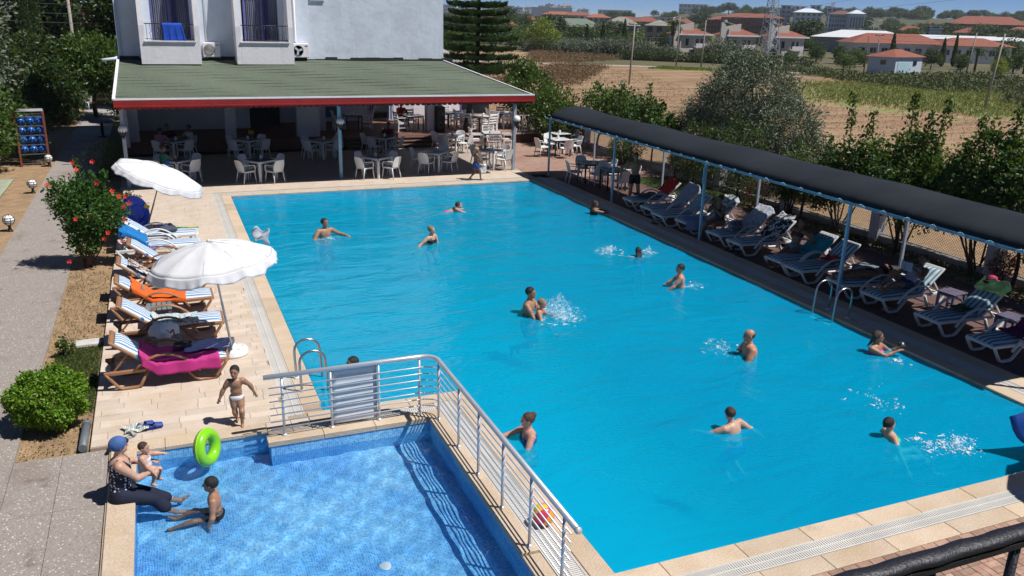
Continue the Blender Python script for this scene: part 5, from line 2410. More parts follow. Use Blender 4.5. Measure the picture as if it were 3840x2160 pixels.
m_clog = M('blue_foam', (.02, .055, .30), .6)
clog(-.62, 12.50, -1.1, m_clog, 'left blue clog standing on the deck near the woman')
clog(-.50, 12.42, -1.3, m_clog, 'right blue clog standing on the deck near the woman')
m_sand = M('black_leather', (.012, .012, .014), .5)
clog(-1.06, 11.97, -.5, m_sand, 'black sandal with buckle behind the woman', 'sandal', True)
clog(-.93, 12.05, -.6, m_sand, 'black sandal closer to the deck behind the woman', 'sandal', True)
clog(-.84, 12.22, -.9, M('striped_shoe', (.35, .36, .35), .6), 'pale striped slipper under the folded cloth', 'slipper', True)
P = [[(-.92 + .34 * u + .03 * sin(v * 5), 12.33 + .22 * v, .012 + .05 * abs(sin(u * 5 + v * 2)) + .02 * sin(v * 7)) for v in np.linspace(0, 1, 14)] for u in np.linspace(0, 1, 20)]
m_str3, _nt3, _b3 = nodes_of('green_striped_cloth')
_wv = _nt3.nodes.new('ShaderNodeTexWave')
_wv.inputs['Scale'].default_value = 6
_wv.inputs['Distortion'].default_value = 2
_nt3.links.new(_nt3.nodes.new('ShaderNodeNewGeometry').outputs['Position'], _wv.inputs[0])
_nt3.links.new(ramp(_nt3, _wv.outputs[1], [(0., (.62, .62, .58)), (.45, (.6, .6, .56)), (.5, (.03, .28, .15)), (.8, (.04, .3, .17)), (.86, (.6, .35, .35)), (1., (.62, .6, .58))]), _b3.inputs['Base Color'])
thick_sheet(P, .006, 'folded_cloth', m_str3, label='green and white striped cloth crumpled on the deck', cat='cloth')

# loose pipe and slab beside the deck
e = empty('drain_pipe', (-1.44, 12.5, -.02), label='grey plastic pipe lying along the deck edge', cat='pipe')
s = MB()
s.tube([(0, .42, .02), (0, -.40, .02)], .06, 12)
s.tube([(0, .42, .02), (0, .34, .02)], .068, 12)
s.build('pipe', M('grey_pvc', (.13, .15, .17), .5, var=.1), e)
e = empty('slab', (-1.62, 16.52, -.08), R_(3), 'white weathered slab lying in the garden bed', 'slab')
s = MB()
s.box((0, 0, .04), (.42, .28, .06), bev=.01)
s.build('slab_body', M('white_slab', (.55, .54, .50), .85), e)
s = MB()
s.box((.33, .04, .03), (.3, .24, .05), bev=.01)
s.build('broken_piece', m_terrazzo, e)
# drain cap on the floor of the small pool
e = empty('floor_drain', (2.02, 8.52, -.52), 0, 'round white drain cover on the small pool floor', 'drain')
s = MB()
s.lathe([(.0, 0), (.075, 0), (.07, .012), (.05, .016), (.0, .016)], seg=18)
o = s.build('cover', m_white, e)
o.cycles.is_caustics_receiver = True

# items on the right-hand loungers
e = empty('tote_bag', (14.55, 18.75, .41), .3, 'dark blue checked beach bag on a lounger', 'bag')
m_chk, _c1, _cb = nodes_of('checked_fabric')
_ck = _c1.nodes.new('ShaderNodeTexChecker')
_ck.inputs['Scale'].default_value = 16
_ck.inputs['Color1'].default_value = (.02, .025, .05, 1)
_ck.inputs['Color2'].default_value = (.16, .19, .26, 1)
_c1.links.new(_c1.nodes.new('ShaderNodeNewGeometry').outputs['Position'], _ck.inputs[0])
_c1.links.new(_ck.outputs[0], _cb.inputs['Base Color'])
s = MB()
s.box((0, 0, .14), (.46, .2, .28), bev=.05)
s.build('bag_body', m_chk, e)
s = MB()
s.tube([(-.14, -.1, .24), (-.12, -.12, .4), (.12, -.12, .4), (.14, -.1, .24)], .012, 5)
s.build('handle', m_black, e)
e = empty('rucksack', (15.9, 18.3, -.0), .2, 'black rucksack on the ground behind the awning loungers', 'bag')
s = MB()
s.ball((0, 0, .26), (.2, .16, .27), 12, 8)
s.ball((0, -.12, .18), (.15, .09, .15), 10, 6)
s.build('bag_body', M('black_nylon', (.01, .01, .012), .7), e)
e = empty('sun_hat', (15.85, 11.75, .93), 0, 'bright pink sun hat on top of a lounger', 'hat')
s = MB()
s.lathe([(.16, .0), (.17, .01), (.10, .03), (.095, .09), (.05, .12), (.0, .125)], seg=18)
s.build('hat_body', M('shaded_pink_hat', (.40, .02, .09), .8), e)  # pink deepened so the hat's colour carries the awning shade
for i, (x, y, rz_, c, lab) in enumerate(((14.05, 18.3, .4, (.03, .02, .02), 'dark sandal in front of the seated woman'), (14.18, 18.15, .8, (.03, .02, .02), 'dark sandal beside its pair before the seated woman'), (13.98, 17.72, .2, (.02, .02, .02), 'black flip-flop at the coping by a lounger'), (14.42, 13.0, .5, (.3, .28, .24), 'pale sandal on the floor by the reading person'), (14.55, 13.08, .9, (.3, .28, .24), 'pale sandal next to its pair by the reading person'), (13.75, 21.6, .3, (.04, .03, .03), 'dark shoe on the coping left of the awning post'), (13.9, 21.2, .3, (.05, .16, .03), 'shoe with green sole near the awning post'))):
 clog(x, y, rz_, M('shoe_%d' % i, c, .7), lab, 'sandal', True)
e = empty('red_bucket', (15.95, 16.75, .0), 0, 'red and white beach bag standing behind the bather', 'bag')
s = MB()
s.lathe([(.10, 0), (.13, .02), (.16, .34), (.15, .34), (.12, .04)], seg=14)
s.build('bucket_body', M('white_red', (.6, .5, .5), .5), e)
s = MB()
s.ball((0, 0, .40), (.15, .13, .08), 10, 6)
s.build('red_towel', M('scarlet', (.7, .02, .02), .9), e)
for k, (x, y) in enumerate(((15.5, 16.85), (15.62, 16.98), (15.72, 16.82))):
 e = empty('drink_bottle', (x, y, .416), 0, ('clear drink bottle on the lilac side table, nearest the pool', 'middle drink bottle on the lilac side table', 'drink bottle on the lilac side table, nearest the fence')[k], 'bottle', 'bottles on the lilac side table')
 s = MB()
 s.lathe([(.0, 0), (.033, 0), (.033, .13), (.012, .18), (.012, .2), (.0, .2)], seg=10)
 s.build('bottle_body', M('pet_plastic', (.5, .55, .58), .15, trans=.5), e)
# under the first parasol: bag of things on the far white lounger
e = empty('beach_bag', (-.05, 23.05, .41), .1, 'dark beach bag with toys on the far white lounger', 'bag')
s = MB()
s.box((0, 0, .06), (.42, .3, .12), bev=.04)
s.build('bag_body', M('slate_cloth', (.05, .07, .10), .8), e)
s = MB()
s.tube([(.15, -.05, .10), (.75, .02, .035)], .018, 8)
s.build('toy_stick', print_mat('toy_stripes', [(0., (.5, .3, .02)), (.45, (.5, .35, .02)), (.5, (.03, .35, .08)), (1., (.03, .3, .1))], 7), e)
e = empty('magazine', (.28, 20.8, .42), .5, 'bright magazine on the brown lounger behind the parasol', 'magazine')
s = MB()
s.box((0, 0, .01), (.3, .22, .018), bev=.004)
s.build('cover', print_mat('magazine_print', [(0., (.6, .6, .2)), (.45, (.55, .6, .25)), (.5, (.5, .1, .2)), (.6, (.6, .6, .6)), (1., (.1, .3, .5))], 8), e)
e = empty('water_bottle', (-.93, 17.72, .80), 0, 'clear plastic bottle on the orange towel', 'bottle')
e.location = (-.62, 17.52, .47)
s = MB()
s.lathe([(.0, 0), (.04, 0), (.04, .16), (.014, .22), (.014, .245), (.0, .245)], seg=10)
s.build('bottle_body', M('pet_plastic', (.5, .55, .58), .15, trans=.5), e)

# ------------------------------------------------------------------ blue slide at the right edge, iron balcony rail in front
e = empty('pool_slide', (10.9, 6.4, 0), 0, 'blue plastic pool slide entering from the right edge', 'slide')
m_slide = M('slide_blue', (.008, .06, .28), .35, var=.05)
P = []
for i in range(22):
 u = i / 21
 cx = 11.3 + 3.0 * u ** 1.2
 cy = 7.18 - .9 * u
 cz = .10 + 1.75 * u ** 1.15 + .12 * (1 - u) ** 3
 row = []
 for t in np.linspace(-1, 1, 11):
  yy = cy + .36 * t
  row.append((cx - .15 * t, yy, cz + .34 * abs(t) ** 3.5))
 P.append(row)
o = thick_sheet(P, .02, 'chute', m_slide, e)
o.location = (-10.9, -6.4, 0)
for (x, y, z) in ((12.4, 6.68, .95), (13.4, 6.32, 1.7)):
 s = MB()
 s.tube([(x - 10.9, y - 6.4, 0), (x - 10.9, y - 6.4, z)], .04, 8)
 s.build('support_post', m_slide, e)
e = empty('balcony_rail', (1.5, 1.09, 4.0), 0, 'dark wrought iron balcony rail in the near right corner', 'railing')
s = MB()
P = []
for i in range(90):
 u = i / 89
 x = -.6 + 2.2 * u
 rr = .018 + .0007 * sin(u * 130)
 P.append([(x, rr * cos(a) * 1.25 + .0016 * sin(u * 90), .9 + rr * sin(a) * .8) for a in np.linspace(0, 2 * pi, 13)])
s.grid(P)
s.build('top_rail', M('wrought_iron', (.012, .012, .018), .5, bump=.2, bscale=120), e)
s = MB()
s.box((.5, -.012, .878), (2.2, .012, .014))
s.build('under_rail', MATS['wrought_iron'], e)
for x in (-.03, .235, .5):
 s = MB()
 s.tube([(x, 0, .88), (x, 0, 0)], .0115, 8)
 s.build('baluster', MATS['wrought_iron'], e)
s = MB()
s.box((.4, -.02, .0), (2.6, .02, .03))
s.build('bottom_rail', MATS['wrought_iron'], e)
# ================================================================== VEGETATION
m_bark = M('bark', (.13, .085, .055), .95, col2=(.07, .045, .03), scale=9, bump=.8, bscale=30)
m_bark_d = M('dark_bark', (.055, .035, .027), .95, col2=(.03, .02, .016), scale=9, bump=.8, bscale=30)
lf_hib = leaf_mat('hibiscus_leaf', (.012, .045, .008), (.06, .16, .022), .48)
lf_lime = leaf_mat('lime_leaf', (.07, .16, .012), (.20, .36, .03), .45)
lf_box = leaf_mat('clipped_leaf', (.05, .13, .008), (.19, .34, .022), .45)
lf_olive = leaf_mat('olive_leaf', (.065, .085, .055), (.20, .235, .165), .5, transl=.12)
lf_dark = leaf_mat('dark_leaf', (.012, .028, .010), (.045, .085, .022), .45)
lf_mid = leaf_mat('mid_leaf', (.02, .05, .010), (.085, .155, .028), .4)
lf_citrus = leaf_mat('citrus_leaf', (.012, .044, .010), (.065, .15, .025), .5)
lf_pine = leaf_mat('araucaria_needle', (.010, .032, .010), (.055, .125, .024), .5, transl=.1)
lf_grass = leaf_mat('grass_blade', (.025, .055, .010), (.085, .14, .028), .6)
lf_dry = leaf_mat('dry_grass', (.12, .072, .038), (.24, .155, .085), .8, transl=.1)
lf_scrub = leaf_mat('scrub_leaf', (.045, .06, .022), (.12, .14, .055), .7, transl=.1)
lf_yellow = leaf_mat('yellow_green_leaf', (.10, .15, .012), (.28, .34, .035), .5)
lf_pinkf = leaf_mat('bougainvillea_petal', (.30, .01, .05), (.62, .04, .14), .6)
lf_straw = leaf_mat('bed_litter', (.10, .085, .03), (.20, .17, .07), .9, transl=0)


def shrub(name, base, stems, lobes, n, size, mat, label, cat='shrub', group=None, clump=.09, per=12, shell=.45, aspect=.5, bark=None, stem_r=.02, up_bias=.3, droop=0., seed=1, twigs=(), trunk=None):
 """a thing > stem(s), foliage; lobes in coordinates relative to base"""
 rng = np.random.default_rng(seed)
 rnd = random.Random(seed)
 e = empty(name, base, 0, label, cat, group)
 P, D = lobe_points(lobes, n, clump, per, shell, rng)
 for (a, b, k, sp) in twigs:                 # leafy shoots: from a to b
  a, b = np.array(a), np.array(b)
  t = rng.uniform(size=(k, 1)) ** .8
  P = np.concatenate([P, a + (b - a) * t + rng.normal(size=(k, 3)) * sp * (1.1 - .6 * t)])
  D = np.concatenate([D, np.repeat(((b - a) / np.linalg.norm(b - a))[None], k, 0)])
 P[:, 2] = np.maximum(P[:, 2], .03)
 me = leaf_mesh('foliage', P, size, mat, aspect, droop, up_bias, rng, dirs=D * .8, jitter=.8)
 o = add('crown' if trunk else 'foliage', me, e)
 mb = MB()
 if trunk:
  top = limb(mb, (0, 0, -.1), trunk[0], trunk[1], trunk[1] * .7, .06, 9, 6, rnd)
  for i in range(stems):
   l = lobes[i % len(lobes)]
   limb(mb, trunk[0], (l[0] + rnd.uniform(-.3, .3) * l[3], l[1] + rnd.uniform(-.3, .3) * l[4], l[2] + rnd.uniform(-.2, .4) * l[5]), trunk[1] * .5, .012, .12, 6, 5, rnd)
  mb.build('trunk', bark or m_bark, e)
 else:
  for i in range(stems):
   l = lobes[i % len(lobes)]
   limb(mb, (rnd.uniform(-.1, .1), rnd.uniform(-.1, .1), -.05), (l[0] + rnd.uniform(-.6, .6) * l[3], l[1] + rnd.uniform(-.6, .6) * l[4], l[2] + rnd.uniform(-.1, .6) * l[5]), stem_r, stem_r * .4, .1, 5, 5, rnd)
  for (a, b, k, sp) in twigs:
   limb(mb, a, b, stem_r * .6, .004, .05, 4, 4, rnd)
  mb.build('stem', bark or m_bark, e)
 return e


# --- hibiscus by the path, with red blossoms
hib = shrub('hibiscus_shrub', (-1.92, 21.95, -.08), 12, [(.15, 0, 1.35, .70, .65, .62), (-.15, .1, 1.75, .55, .5, .4), (.45, .15, 1.25, .5, .5, .5), (.05, 0, .75, .42, .42, .45)], 9000, .085, lf_hib, 'tall hibiscus shrub with red blossoms between path and deck', seed=3, clump=.07, aspect=.6,
   twigs=[((.1, 0, 1.7), (.02, 0, 2.62), 150, .08), ((-.3, 0, 1.6), (-.55, 0, 2.15), 130, .07), ((.45, .1, 1.6), (.62, 0, 2.35), 130, .07), ((-.4, 0, 1.3), (-.72, -.1, 1.75), 110, .08), ((.3, 0, 1.8), (.33, 0, 2.3), 100, .07)])


def blossom(parent, p, r, mat, seed):
 rnd = random.Random(seed)
 s = MB()
 ax = Vector((rnd.uniform(-.6, .6), -1, rnd.uniform(.1, .9))).normalized()
 q = ax.to_track_quat('Z', 'Y')
 for k in range(5):
  a = k * 2 * pi / 5 + rnd.uniform(0, .5)
  c, sn = cos(a), sin(a)
  pts = [Vector((0, 0, 0)), Vector((r * .7 * cos(a - .45), r * .7 * sin(a - .45), r * .35)), Vector((r * c, r * sn, r * .45)), Vector((r * .7 * cos(a + .45), r * .7 * sin(a + .45), r * .35))]
  s._add([q @ v + Vector(p) for v in pts], [(0, 1, 2), (0, 2, 3)])
 s.tube([Vector(p), Vector(p) + ax * r * 1.1], r * .07, 4)
 s.build('blossom', mat, parent)


m_hibred = M('hibiscus_red', (.62, .02, .012), .6, var=.15)
rr = random.Random(8)
for k, (x, z) in enumerate(((-.58, 2.12), (.0, 2.6), (.06, 2.48), (.42, 2.62), (.46, 2.15), (.75, 1.92), (.86, 1.75), (1.02, 1.78), (.95, 1.5), (.95, 1.2), (1.06, 1.6), (-.08, 1.32), (.56, .95), (.46, .78), (.85, .72), (-.35, .32))):
 blossom(hib, (x, -.62 + .25 * abs(x - .2) + rr.uniform(-.1, .1), z), .066, m_hibred, k)

shrub('yellow_shrub', (-1.05, 24.9, -.05), 6, [(0, 0, .62, .45, .5, .55)], 3200, .06, lf_lime, 'light green shrub behind the blue inflatable boat', seed=5, clump=.05)
shrub('dark_shrub', (-1.95, 33.6, -.08), 8, [(0, 0, .75, .62, .9, .75), (.3, .8, .7, .5, .7, .6)], 4200, .06, lf_dark, 'dark rounded shrub in shade beside the left restaurant post', seed=6, clump=.06)
shrub('clipped_bush', (-1.94, 13.15, -.07), 10, [(0, 0, .46, .52, .52, .42)], 15000, .05, lf_box, 'round clipped bright green bush in the garden bed', seed=7, clump=.028, per=9, shell=.82, aspect=.6, up_bias=.55)
shrub('young_plant', (-1.92, 16.05, -.07), 5, [(0, 0, .2, .16, .16, .18)], 160, .085, lf_mid, 'small leafy plant by the white slab', 'plant', seed=8, clump=.04)
rng = np.random.default_rng(5)
n = 5200
G = np.stack([rng.uniform(-2.1, -1.38, n), rng.uniform(13.4, 16.25, n), np.full(n, -.03)], 1)
G = G[(G[:, 0] > -2.12 + .32 * (16.2 - G[:, 1]) / 2.4 - .1) & (rng.uniform(size=n) < .9)]
me = leaf_mesh('grass_tuft', G, .10, lf_grass, .09, -1.2, .1, rng)
tag(add('grass_patch', me), 'rough green grass beside the deck edge', 'grass', kind='stuff')
n = 2600
G = np.stack([rng.uniform(-2.28, -1.38, n), rng.uniform(12.1, 21.5, n), rng.uniform(-.075, -.05, n)], 1)
me = leaf_mesh('litter', G, .045, lf_straw, .4, 0, .9, rng)
tag(add('leaf_litter', me), 'dry leaf litter on the garden bed', 'leaf litter', kind='stuff')

# --- left side: leafy hedge trees and the dark grove behind
shrub('hedge_tree', (-6.4, 36.5, -.1), 9, [(0, 0, 1.9, 1.5, 2.2, 1.5), (.9, 2.6, 1.3, 1.1, 1.8, 1.1), (-.6, -3, 1.6, 1.3, 1.8, 1.6), (.8, 5.2, 1.2, 1.0, 1.7, .9)], 15000, .19, lf_mid, 'broad leafy green hedge left of the bottle rack', 'tree', seed=11, clump=.14, trunk=((0, 0, .8), .09), shell=.65)
shrub('olive_hedge', (-7.0, 32.2, -.1), 6, [(0, 0, 1.5, 1.2, 1.6, 1.3)], 8000, .13, lf_olive, 'grey green olive bush at the left picture edge', 'tree', seed=12, clump=.12, trunk=((0, 0, .7), .08))
GT_ = 'trees of the dark grove behind the path'
shrub('grove_tree', (-9.2, 47, -.1), 9, [(0, 0, 5.2, 3.0, 3, 2.6), (.9, -.8, 3.0, 2.2, 2.2, 1.8), (-1.5, -1.5, 2.2, 2.2, 2.2, 1.8)], 16000, .26, lf_olive, 'tall grey olive tree in the upper left corner', 'tree', GT_, seed=13, clump=.26, trunk=((0, 0, 2.2), .22))
shrub('grove_tree', (-3.2, 53, -.1), 9, [(0, 0, 3.1, 1.7, 1.8, 1.4), (1.0, -1.2, 2.6, 1.4, 1.4, 1.1), (-1.2, -.6, 2.3, 1.4, 1.4, 1.2)], 11000, .26, lf_mid, 'broad leafed tree catching the sun behind the hotel corner', 'tree', GT_, seed=14, clump=.2, trunk=((0, 0, 1.3), .14))
shrub('grove_tree', (-6.2, 52, -.1), 9, [(0, 0, 2.6, 2.2, 2.2, 2.0), (1.2, -2.0, 1.6, 1.6, 1.6, 1.4), (0, -4, 1.5, 1.7, 1.6, 1.4)], 11000, .28, lf_dark, 'dark low tree in the shaded centre of the grove', 'tree', GT_, seed=15, clump=.2, trunk=((0, 0, 1.2), .16))
shrub('grove_tree', (-.9, 58, -.1), 9, [(0, 0, 5.5, 2.4, 2.4, 3.2), (-1.2, 1, 3.5, 2, 2, 2)], 12000, .32, lf_dark, 'tall dark tree beside the hotel wall', 'tree', GT_, seed=16, clump=.25, trunk=((0, 0, 2.4), .2))
shrub('grove_tree', (-5.0, 78, -.1), 9, [(0, 0, 6.5, 5, 4, 4.5), (-5, 0, 6, 4, 4, 4), (5, 2, 5.5, 4, 4, 4)], 12000, .55, lf_dark, 'far dark tree behind the red roofed house', 'tree', GT_, seed=17, clump=.45, trunk=((0, 0, 2.6), .3))
shrub('grove_tree', (-1.6, 49.5, -.1), 6, [(0, 0, 1.2, .8, .9, 1.1), (.2, .4, 2.4, .7, .8, .7)], 4500, .12, lf_dark, 'dark shrub against the hotel corner drain', 'tree', GT_, seed=18, clump=.12, trunk=((0, 0, .6), .06))


def cypress(name, base, h, r, label, group=None, n=4200, mat=None, seed=1, size=.16):
 rng = np.random.default_rng(seed)
 e = empty(name, base, 0, label, 'tree', group)
 t = rng.uniform(size=n) ** .9
 rad = r * (1 - t) ** .75 * (.55 + .45 * np.sqrt(rng.uniform(size=n))) * (.35 + .65 * np.minimum(1, t * 6)) + .03
 a = rng.uniform(0, 2 * pi, n)
 rad *= 1 + .15 * np.sin(a * 5 + t * 20)
 P = np.stack([rad * np.cos(a), rad * np.sin(a), h * (.04 + .96 * t)], 1)
 D = np.stack([np.cos(a) * .4, np.sin(a) * .4, np.ones(n)], 1)
 add('crown', leaf_mesh('foliage', P, size, mat or lf_dark, .4, -.2, .1, rng, dirs=D, jitter=.5), e)
 s = MB()
 s.tube([(0, 0, -.2), (0, 0, h * .7)], [r * .14, .02], 6)
 s.build('trunk', m_bark_d, e)
 return e


cypress('cypress', (-6.0, 54.5, -.1), 9.5, .95, 'dark narrow cypress standing in the grove', GT_, 6000, seed=21)

# --- Norfolk pine growing out of the terrace
pine = empty('norfolk_pine', (13.84, 39.45, .43), 0, 'tall tiered Norfolk pine behind the restaurant roof', 'tree')
s = MB()
axis = lambda z: Vector((.60 * min(1, z / 3.1) + .10 * max(0, (z - 3.1)) / 3 if z < 6.2 else .70, .15 * z / 6, z))
s.tube([axis(z) for z in np.linspace(-.2, 12, 16)], [.15 - .125 * i / 15 for i in range(16)], 10)
s.build('trunk', m_bark_d, pine)
rng = np.random.default_rng(31)
tiers = [(2.9, 1.55, 7), (3.15, 2.1, 9), (3.55, 1.9, 9), (3.95, 1.85, 9), (4.42, 1.95, 9), (4.83, 1.62, 9), (5.22, 1.56, 9), (5.58, 1.58, 9), (5.95, 1.45, 9), (6.4, 1.38, 8), (6.9, 1.2, 8), (7.5, 1.05, 8), (8.2, .9, 7), (9., .7, 7), (9.8, .5, 6), (10.6, .3, 5)]
for ti, (z, L, nb) in enumerate(tiers):
 PP, DD = [], []
 sp = MB()
 for b in range(nb):
  a = 2 * pi * b / nb + ti * .7 + rng.normal() * .08
  Lb = L * rng.uniform(.86, 1.06)
  o0 = axis(z)
  curve = lambda u: Vector((o0.x + Lb * u * cos(a), o0.y + Lb * u * sin(a), z - .13 * sin(pi * u * .62) + .17 * u * u))
  sp.tube([curve(u) for u in np.linspace(0, .96, 7)], [.028, .024, .02, .016, .012, .008, .004], 5)
  # flat sprays of side shoots that turn upwards
  nsh = 20
  for k in range(nsh):
   u = .16 + .84 * k / (nsh - 1)
   c = np.array(curve(u))
   wid = (.44 * (1 - u) ** .7 + .08) * min(1, L)
   for sgn in (-1, 1):
    m_ = 9
    t = np.linspace(.05, 1, m_)[:, None]
    side = np.array([-sin(a) * sgn + .55 * cos(a), cos(a) * sgn + .55 * sin(a), 0])
    q_ = c + side * wid * t + np.array([0, 0, 1]) * (.14 * t ** 1.6) * (1.1 - .3 * u) + rng.normal(size=(m_, 3)) * .014
    PP.append(q_)
    d_ = side * .55 + np.array([0, 0, .95])
    DD.append(np.repeat(d_[None], m_, 0))
 sp.build('branch', m_bark_d, pine)
 P = np.concatenate(PP)
 D = np.concatenate(DD)
 P = np.repeat(P, 2, 0) + rng.normal(size=(len(P) * 2, 3)) * .02
 D = np.repeat(D, 2, 0)
 add('needle_tier', leaf_mesh('needles', P, .145, lf_pine, .26, 0, .1, rng, dirs=D, jitter=.22), pine)

# --- right side
GH = 'shrubs along the fence'
shrub('leafy_tree', (17.7, 40.6, -.5), 9, [(0, 0, 2.7, 1.5, 1.5, 1.35), (.4, -2.2, 2.0, 1.3, 1.3, 1.2), (.2, -3.4, 1.4, 1.1, 1.1, 1.1), (-.3, .3, 3.7, .8, .8, .7)], 14000, .17, lf_mid, 'bushy light green tree right of the pine', 'tree', seed=41, clump=.13, trunk=((0, 0, 1.2), .1))
shrub('purple_shrub', (17.85, 36.9, -.1), 6, [(0, 0, 1.2, .7, .8, .6)], 2600, .07, leaf_mat('purple_leaf', (.035, .02, .02), (.11, .055, .055)), 'purplish shrub behind the awning end', 'shrub', GH, seed=42, clump=.09)
shrub('citrus_tree', (19.4, 36.0, -.3), 8, [(0, 0, 2.2, .9, 1.4, 1.0), (.1, -1.9, 2.4, .9, 1.2, .9), (.1, -3.2, 2.1, .8, .9, .8)], 5200, .16, lf_citrus, 'glossy citrus tree behind the far end of the awning', 'tree', GH, seed=43, clump=.14, trunk=((0, 0, .9), .07), aspect=.55,
 twigs=[((0, 0, 2.6), (-.1, .2, 3.4), 60, .1), ((0, -2, 2.8), (.1, -1.8, 3.5), 60, .1)])
shrub('citrus_tree', (19.2, 30.8, -.2), 5, [(0, .4, 2.3, .5, .6, .7), (0, -.8, 1.9, .6, .7, .5)], 1700, .17, lf_citrus, 'thin citrus tree with upright shoots above the awning', 'tree', GH, seed=44, clump=.12, trunk=((0, 0, .9), .05), aspect=.55,
 twigs=[((0, .4, 2.5), (0, .5, 3.6), 70, .11), ((0, -.3, 2.0), (0, -.6, 2.9), 70, .11), ((0, -.8, 1.9), (0, -1.3, 2.6), 60, .1)])
shrub('garden_shrub', (18.35, 31.6, -.05), 6, [(0, 0, .75, .75, .8, .7)], 4200, .075, lf_mid, 'rounded green shrub seen under the far awning end', 'shrub', GH, seed=45, clump=.08)
shrub('olive_tree', (21.2, 27.3, -.9), 12, [(0, 0, 4.1, 1.9, 2.1, 1.5), (.1, 1.9, 3.2, 1.5, 1.6, 1.3), (0, -1.9, 3.0, 1.6, 1.8, 1.4), (.1, -3.4, 2.0, 1.2, 1.5, 1.1), (0, .4, 5.2, .8, .9, .8), (-.3, 2.6, 2.2, 1.4, 1.6, 1.2), (-.4, -.5, 2.2, 1.6, 2.4, 1.3)], 52000, .15, lf_olive, 'large silvery olive tree behind the awning', 'tree', seed=46, clump=.13, per=10, shell=.55, aspect=.30, trunk=((0, 0, 1.5), .2))
shr = [((18.9, 19.4, -.1), [(0, 0, 1.9, .7, .9, .8), (0, .7, 1.4, .6, .7, .7), (.1, -.7, 2.3, .6, .7, .7)], [((0, 0, 2.5), (-.1, .1, 4.2), 150, .11), ((0, -.5, 2.6), (.1, -.7, 3.8), 120, .11), ((0, .5, 2), (0, .9, 2.9), 90, .11)], 3800, 'shrub with one tall leafy shoot above the awning', 51),
 ((18.9, 17.0, -.1), [(0, 0, 2.5, .75, .95, .95), (0, -.7, 2.0, .7, .8, .8), (0, .8, 1.8, .7, .7, .6)], [((0, .2, 3), (0, .3, 4.35), 160, .12), ((0, -.6, 3), (.1, -.7, 4.3), 160, .12), ((0, -.2, 3), (0, -.3, 3.9), 110, .1)], 4600, 'tall leafy shrub with twin shoots above the awning', 52),
 ((18.9, 14.6, -.1), [(0, 0, 2.6, .9, 1.1, 1.2), (0, -.9, 2.3, .9, 1.0, 1.1), (0, .9, 1.9, .7, .8, .8)], [((0, -.4, 3.3), (0, -.5, 4.5), 150, .13), ((0, .3, 3.1), (0, .6, 4.0), 120, .12)], 7600, 'dense tall shrub at the right picture edge', 53),
 ((19.0, 11.6, -.1), [(0, 0, 2.4, .9, 1.2, 1.2), (0, -1, 2.2, .9, 1.1, 1.1)], [((0, .4, 3), (0, .5, 4.2), 130, .13)], 5000, 'leafy shrub half out of frame at the right', 54),
 ((18.8, 21.6, -.1), [(0, 0, 1.3, .6, .8, .7)], [((0, 0, 1.7), (0, -.2, 2.5), 80, .1)], 1800, 'low shrub between two fence pillars by the olive', 55)]
for base, lobes, tw_, n_, lab, sd in shr:
 shrub('fence_shrub', base, 9, lobes, int(n_ * 1.5), .135, lf_citrus if sd != 52 else lf_mid, lab, 'shrub', GH, seed=sd, clump=.11, aspect=.52, stem_r=.03, twigs=tw_, shell=.35)
for k, (x, y, hh, lab) in enumerate(((18.3, 20.4, 1.9, 'slim dark trunked tree behind the checked bag'), (18.35, 16.65, 2.2, 'forked dark tree behind the empty striped lounger'), (18.35, 13.15, 2.4, 'forked dark tree at the right behind the pink hat'), (18.3, 23.7, 2.3, 'dense dark bush shading the first loungers'), (18.2, 26.2, 1.9, 'bush with pink blossom behind the red towel'))):
 shrub('garden_tree', (x, y, -.06), 6, [(0, 0, hh, .8, 1.0, .7), (.2, .6, hh * .75, .6, .8, .5), (-.1, -.6, hh * .6, .5, .7, .5)] + ([(0, 0, .8, .6, 1.2, .7)] if k >= 3 else []), 3200, .10, lf_dark if k != 1 else lf_citrus, lab, 'tree', GH, seed=60 + k, clump=.1, trunk=((.05, 0, hh * .5), .055), bark=m_bark_d)
for k, (x, y, z, ry, rz_, lab) in enumerate(((18.45, 22.75, .6, .55, .5, 'pink bougainvillea low on the fence behind the floral cloth'), (18.5, 27.9, .75, .35, .45, 'pink bougainvillea beside the far fence pillar'), (18.45, 13.5, .6, .3, .3, 'pink bougainvillea twig at the right fence'))):
 e = shrub('bougainvillea', (x, y, -.05), 5, [(0, 0, z, .28, ry, rz_)], 900, .06, lf_dark, lab, 'shrub', GH, seed=70 + k, clump=.07)
 P, D = lobe_points([(0, -.05, z, .32, ry * 1.05, rz_ * 1.05)], 420, .04, 9, .8, np.random.default_rng(k))
 o = add('bracts', leaf_mesh('bracts', P, .05, lf_pinkf, .7, 0, .3), e)
 o['kind'] = 'stuff'
# lawn scrap by the first lounger, weeds along the fence
n = 5200
G = np.stack([rng.uniform(16.6, 18.7, n), rng.uniform(23.8, 28.4, n), np.full(n, .03)], 1)
G = G[G[:, 0] > 17.1 - .12 * (G[:, 1] - 23.8)]
sheet('lawn', [16.78, 17.4, 18.0, 18.7], list(np.linspace(23.8, 28.4, 8)), lambda x, y: .012, M('lawn_soil', (.05, .075, .02), .95))
tag(add('lawn_grass', leaf_mesh('blades', G, .09, lf_grass, .12, -1.2, .1, rng)), 'patch of bright lawn behind the first lounger', 'grass', kind='stuff')
n = 5000
G = np.stack([rng.uniform(17.9, 18.85, n), rng.uniform(8, 24, n), rng.uniform(.0, .1, n)], 1)
tag(add('fence_weeds', leaf_mesh('weeds', G, .11, lf_scrub, .25, -.6, .2, rng)), 'low weeds along the foot of the fence', 'weeds', kind='stuff')
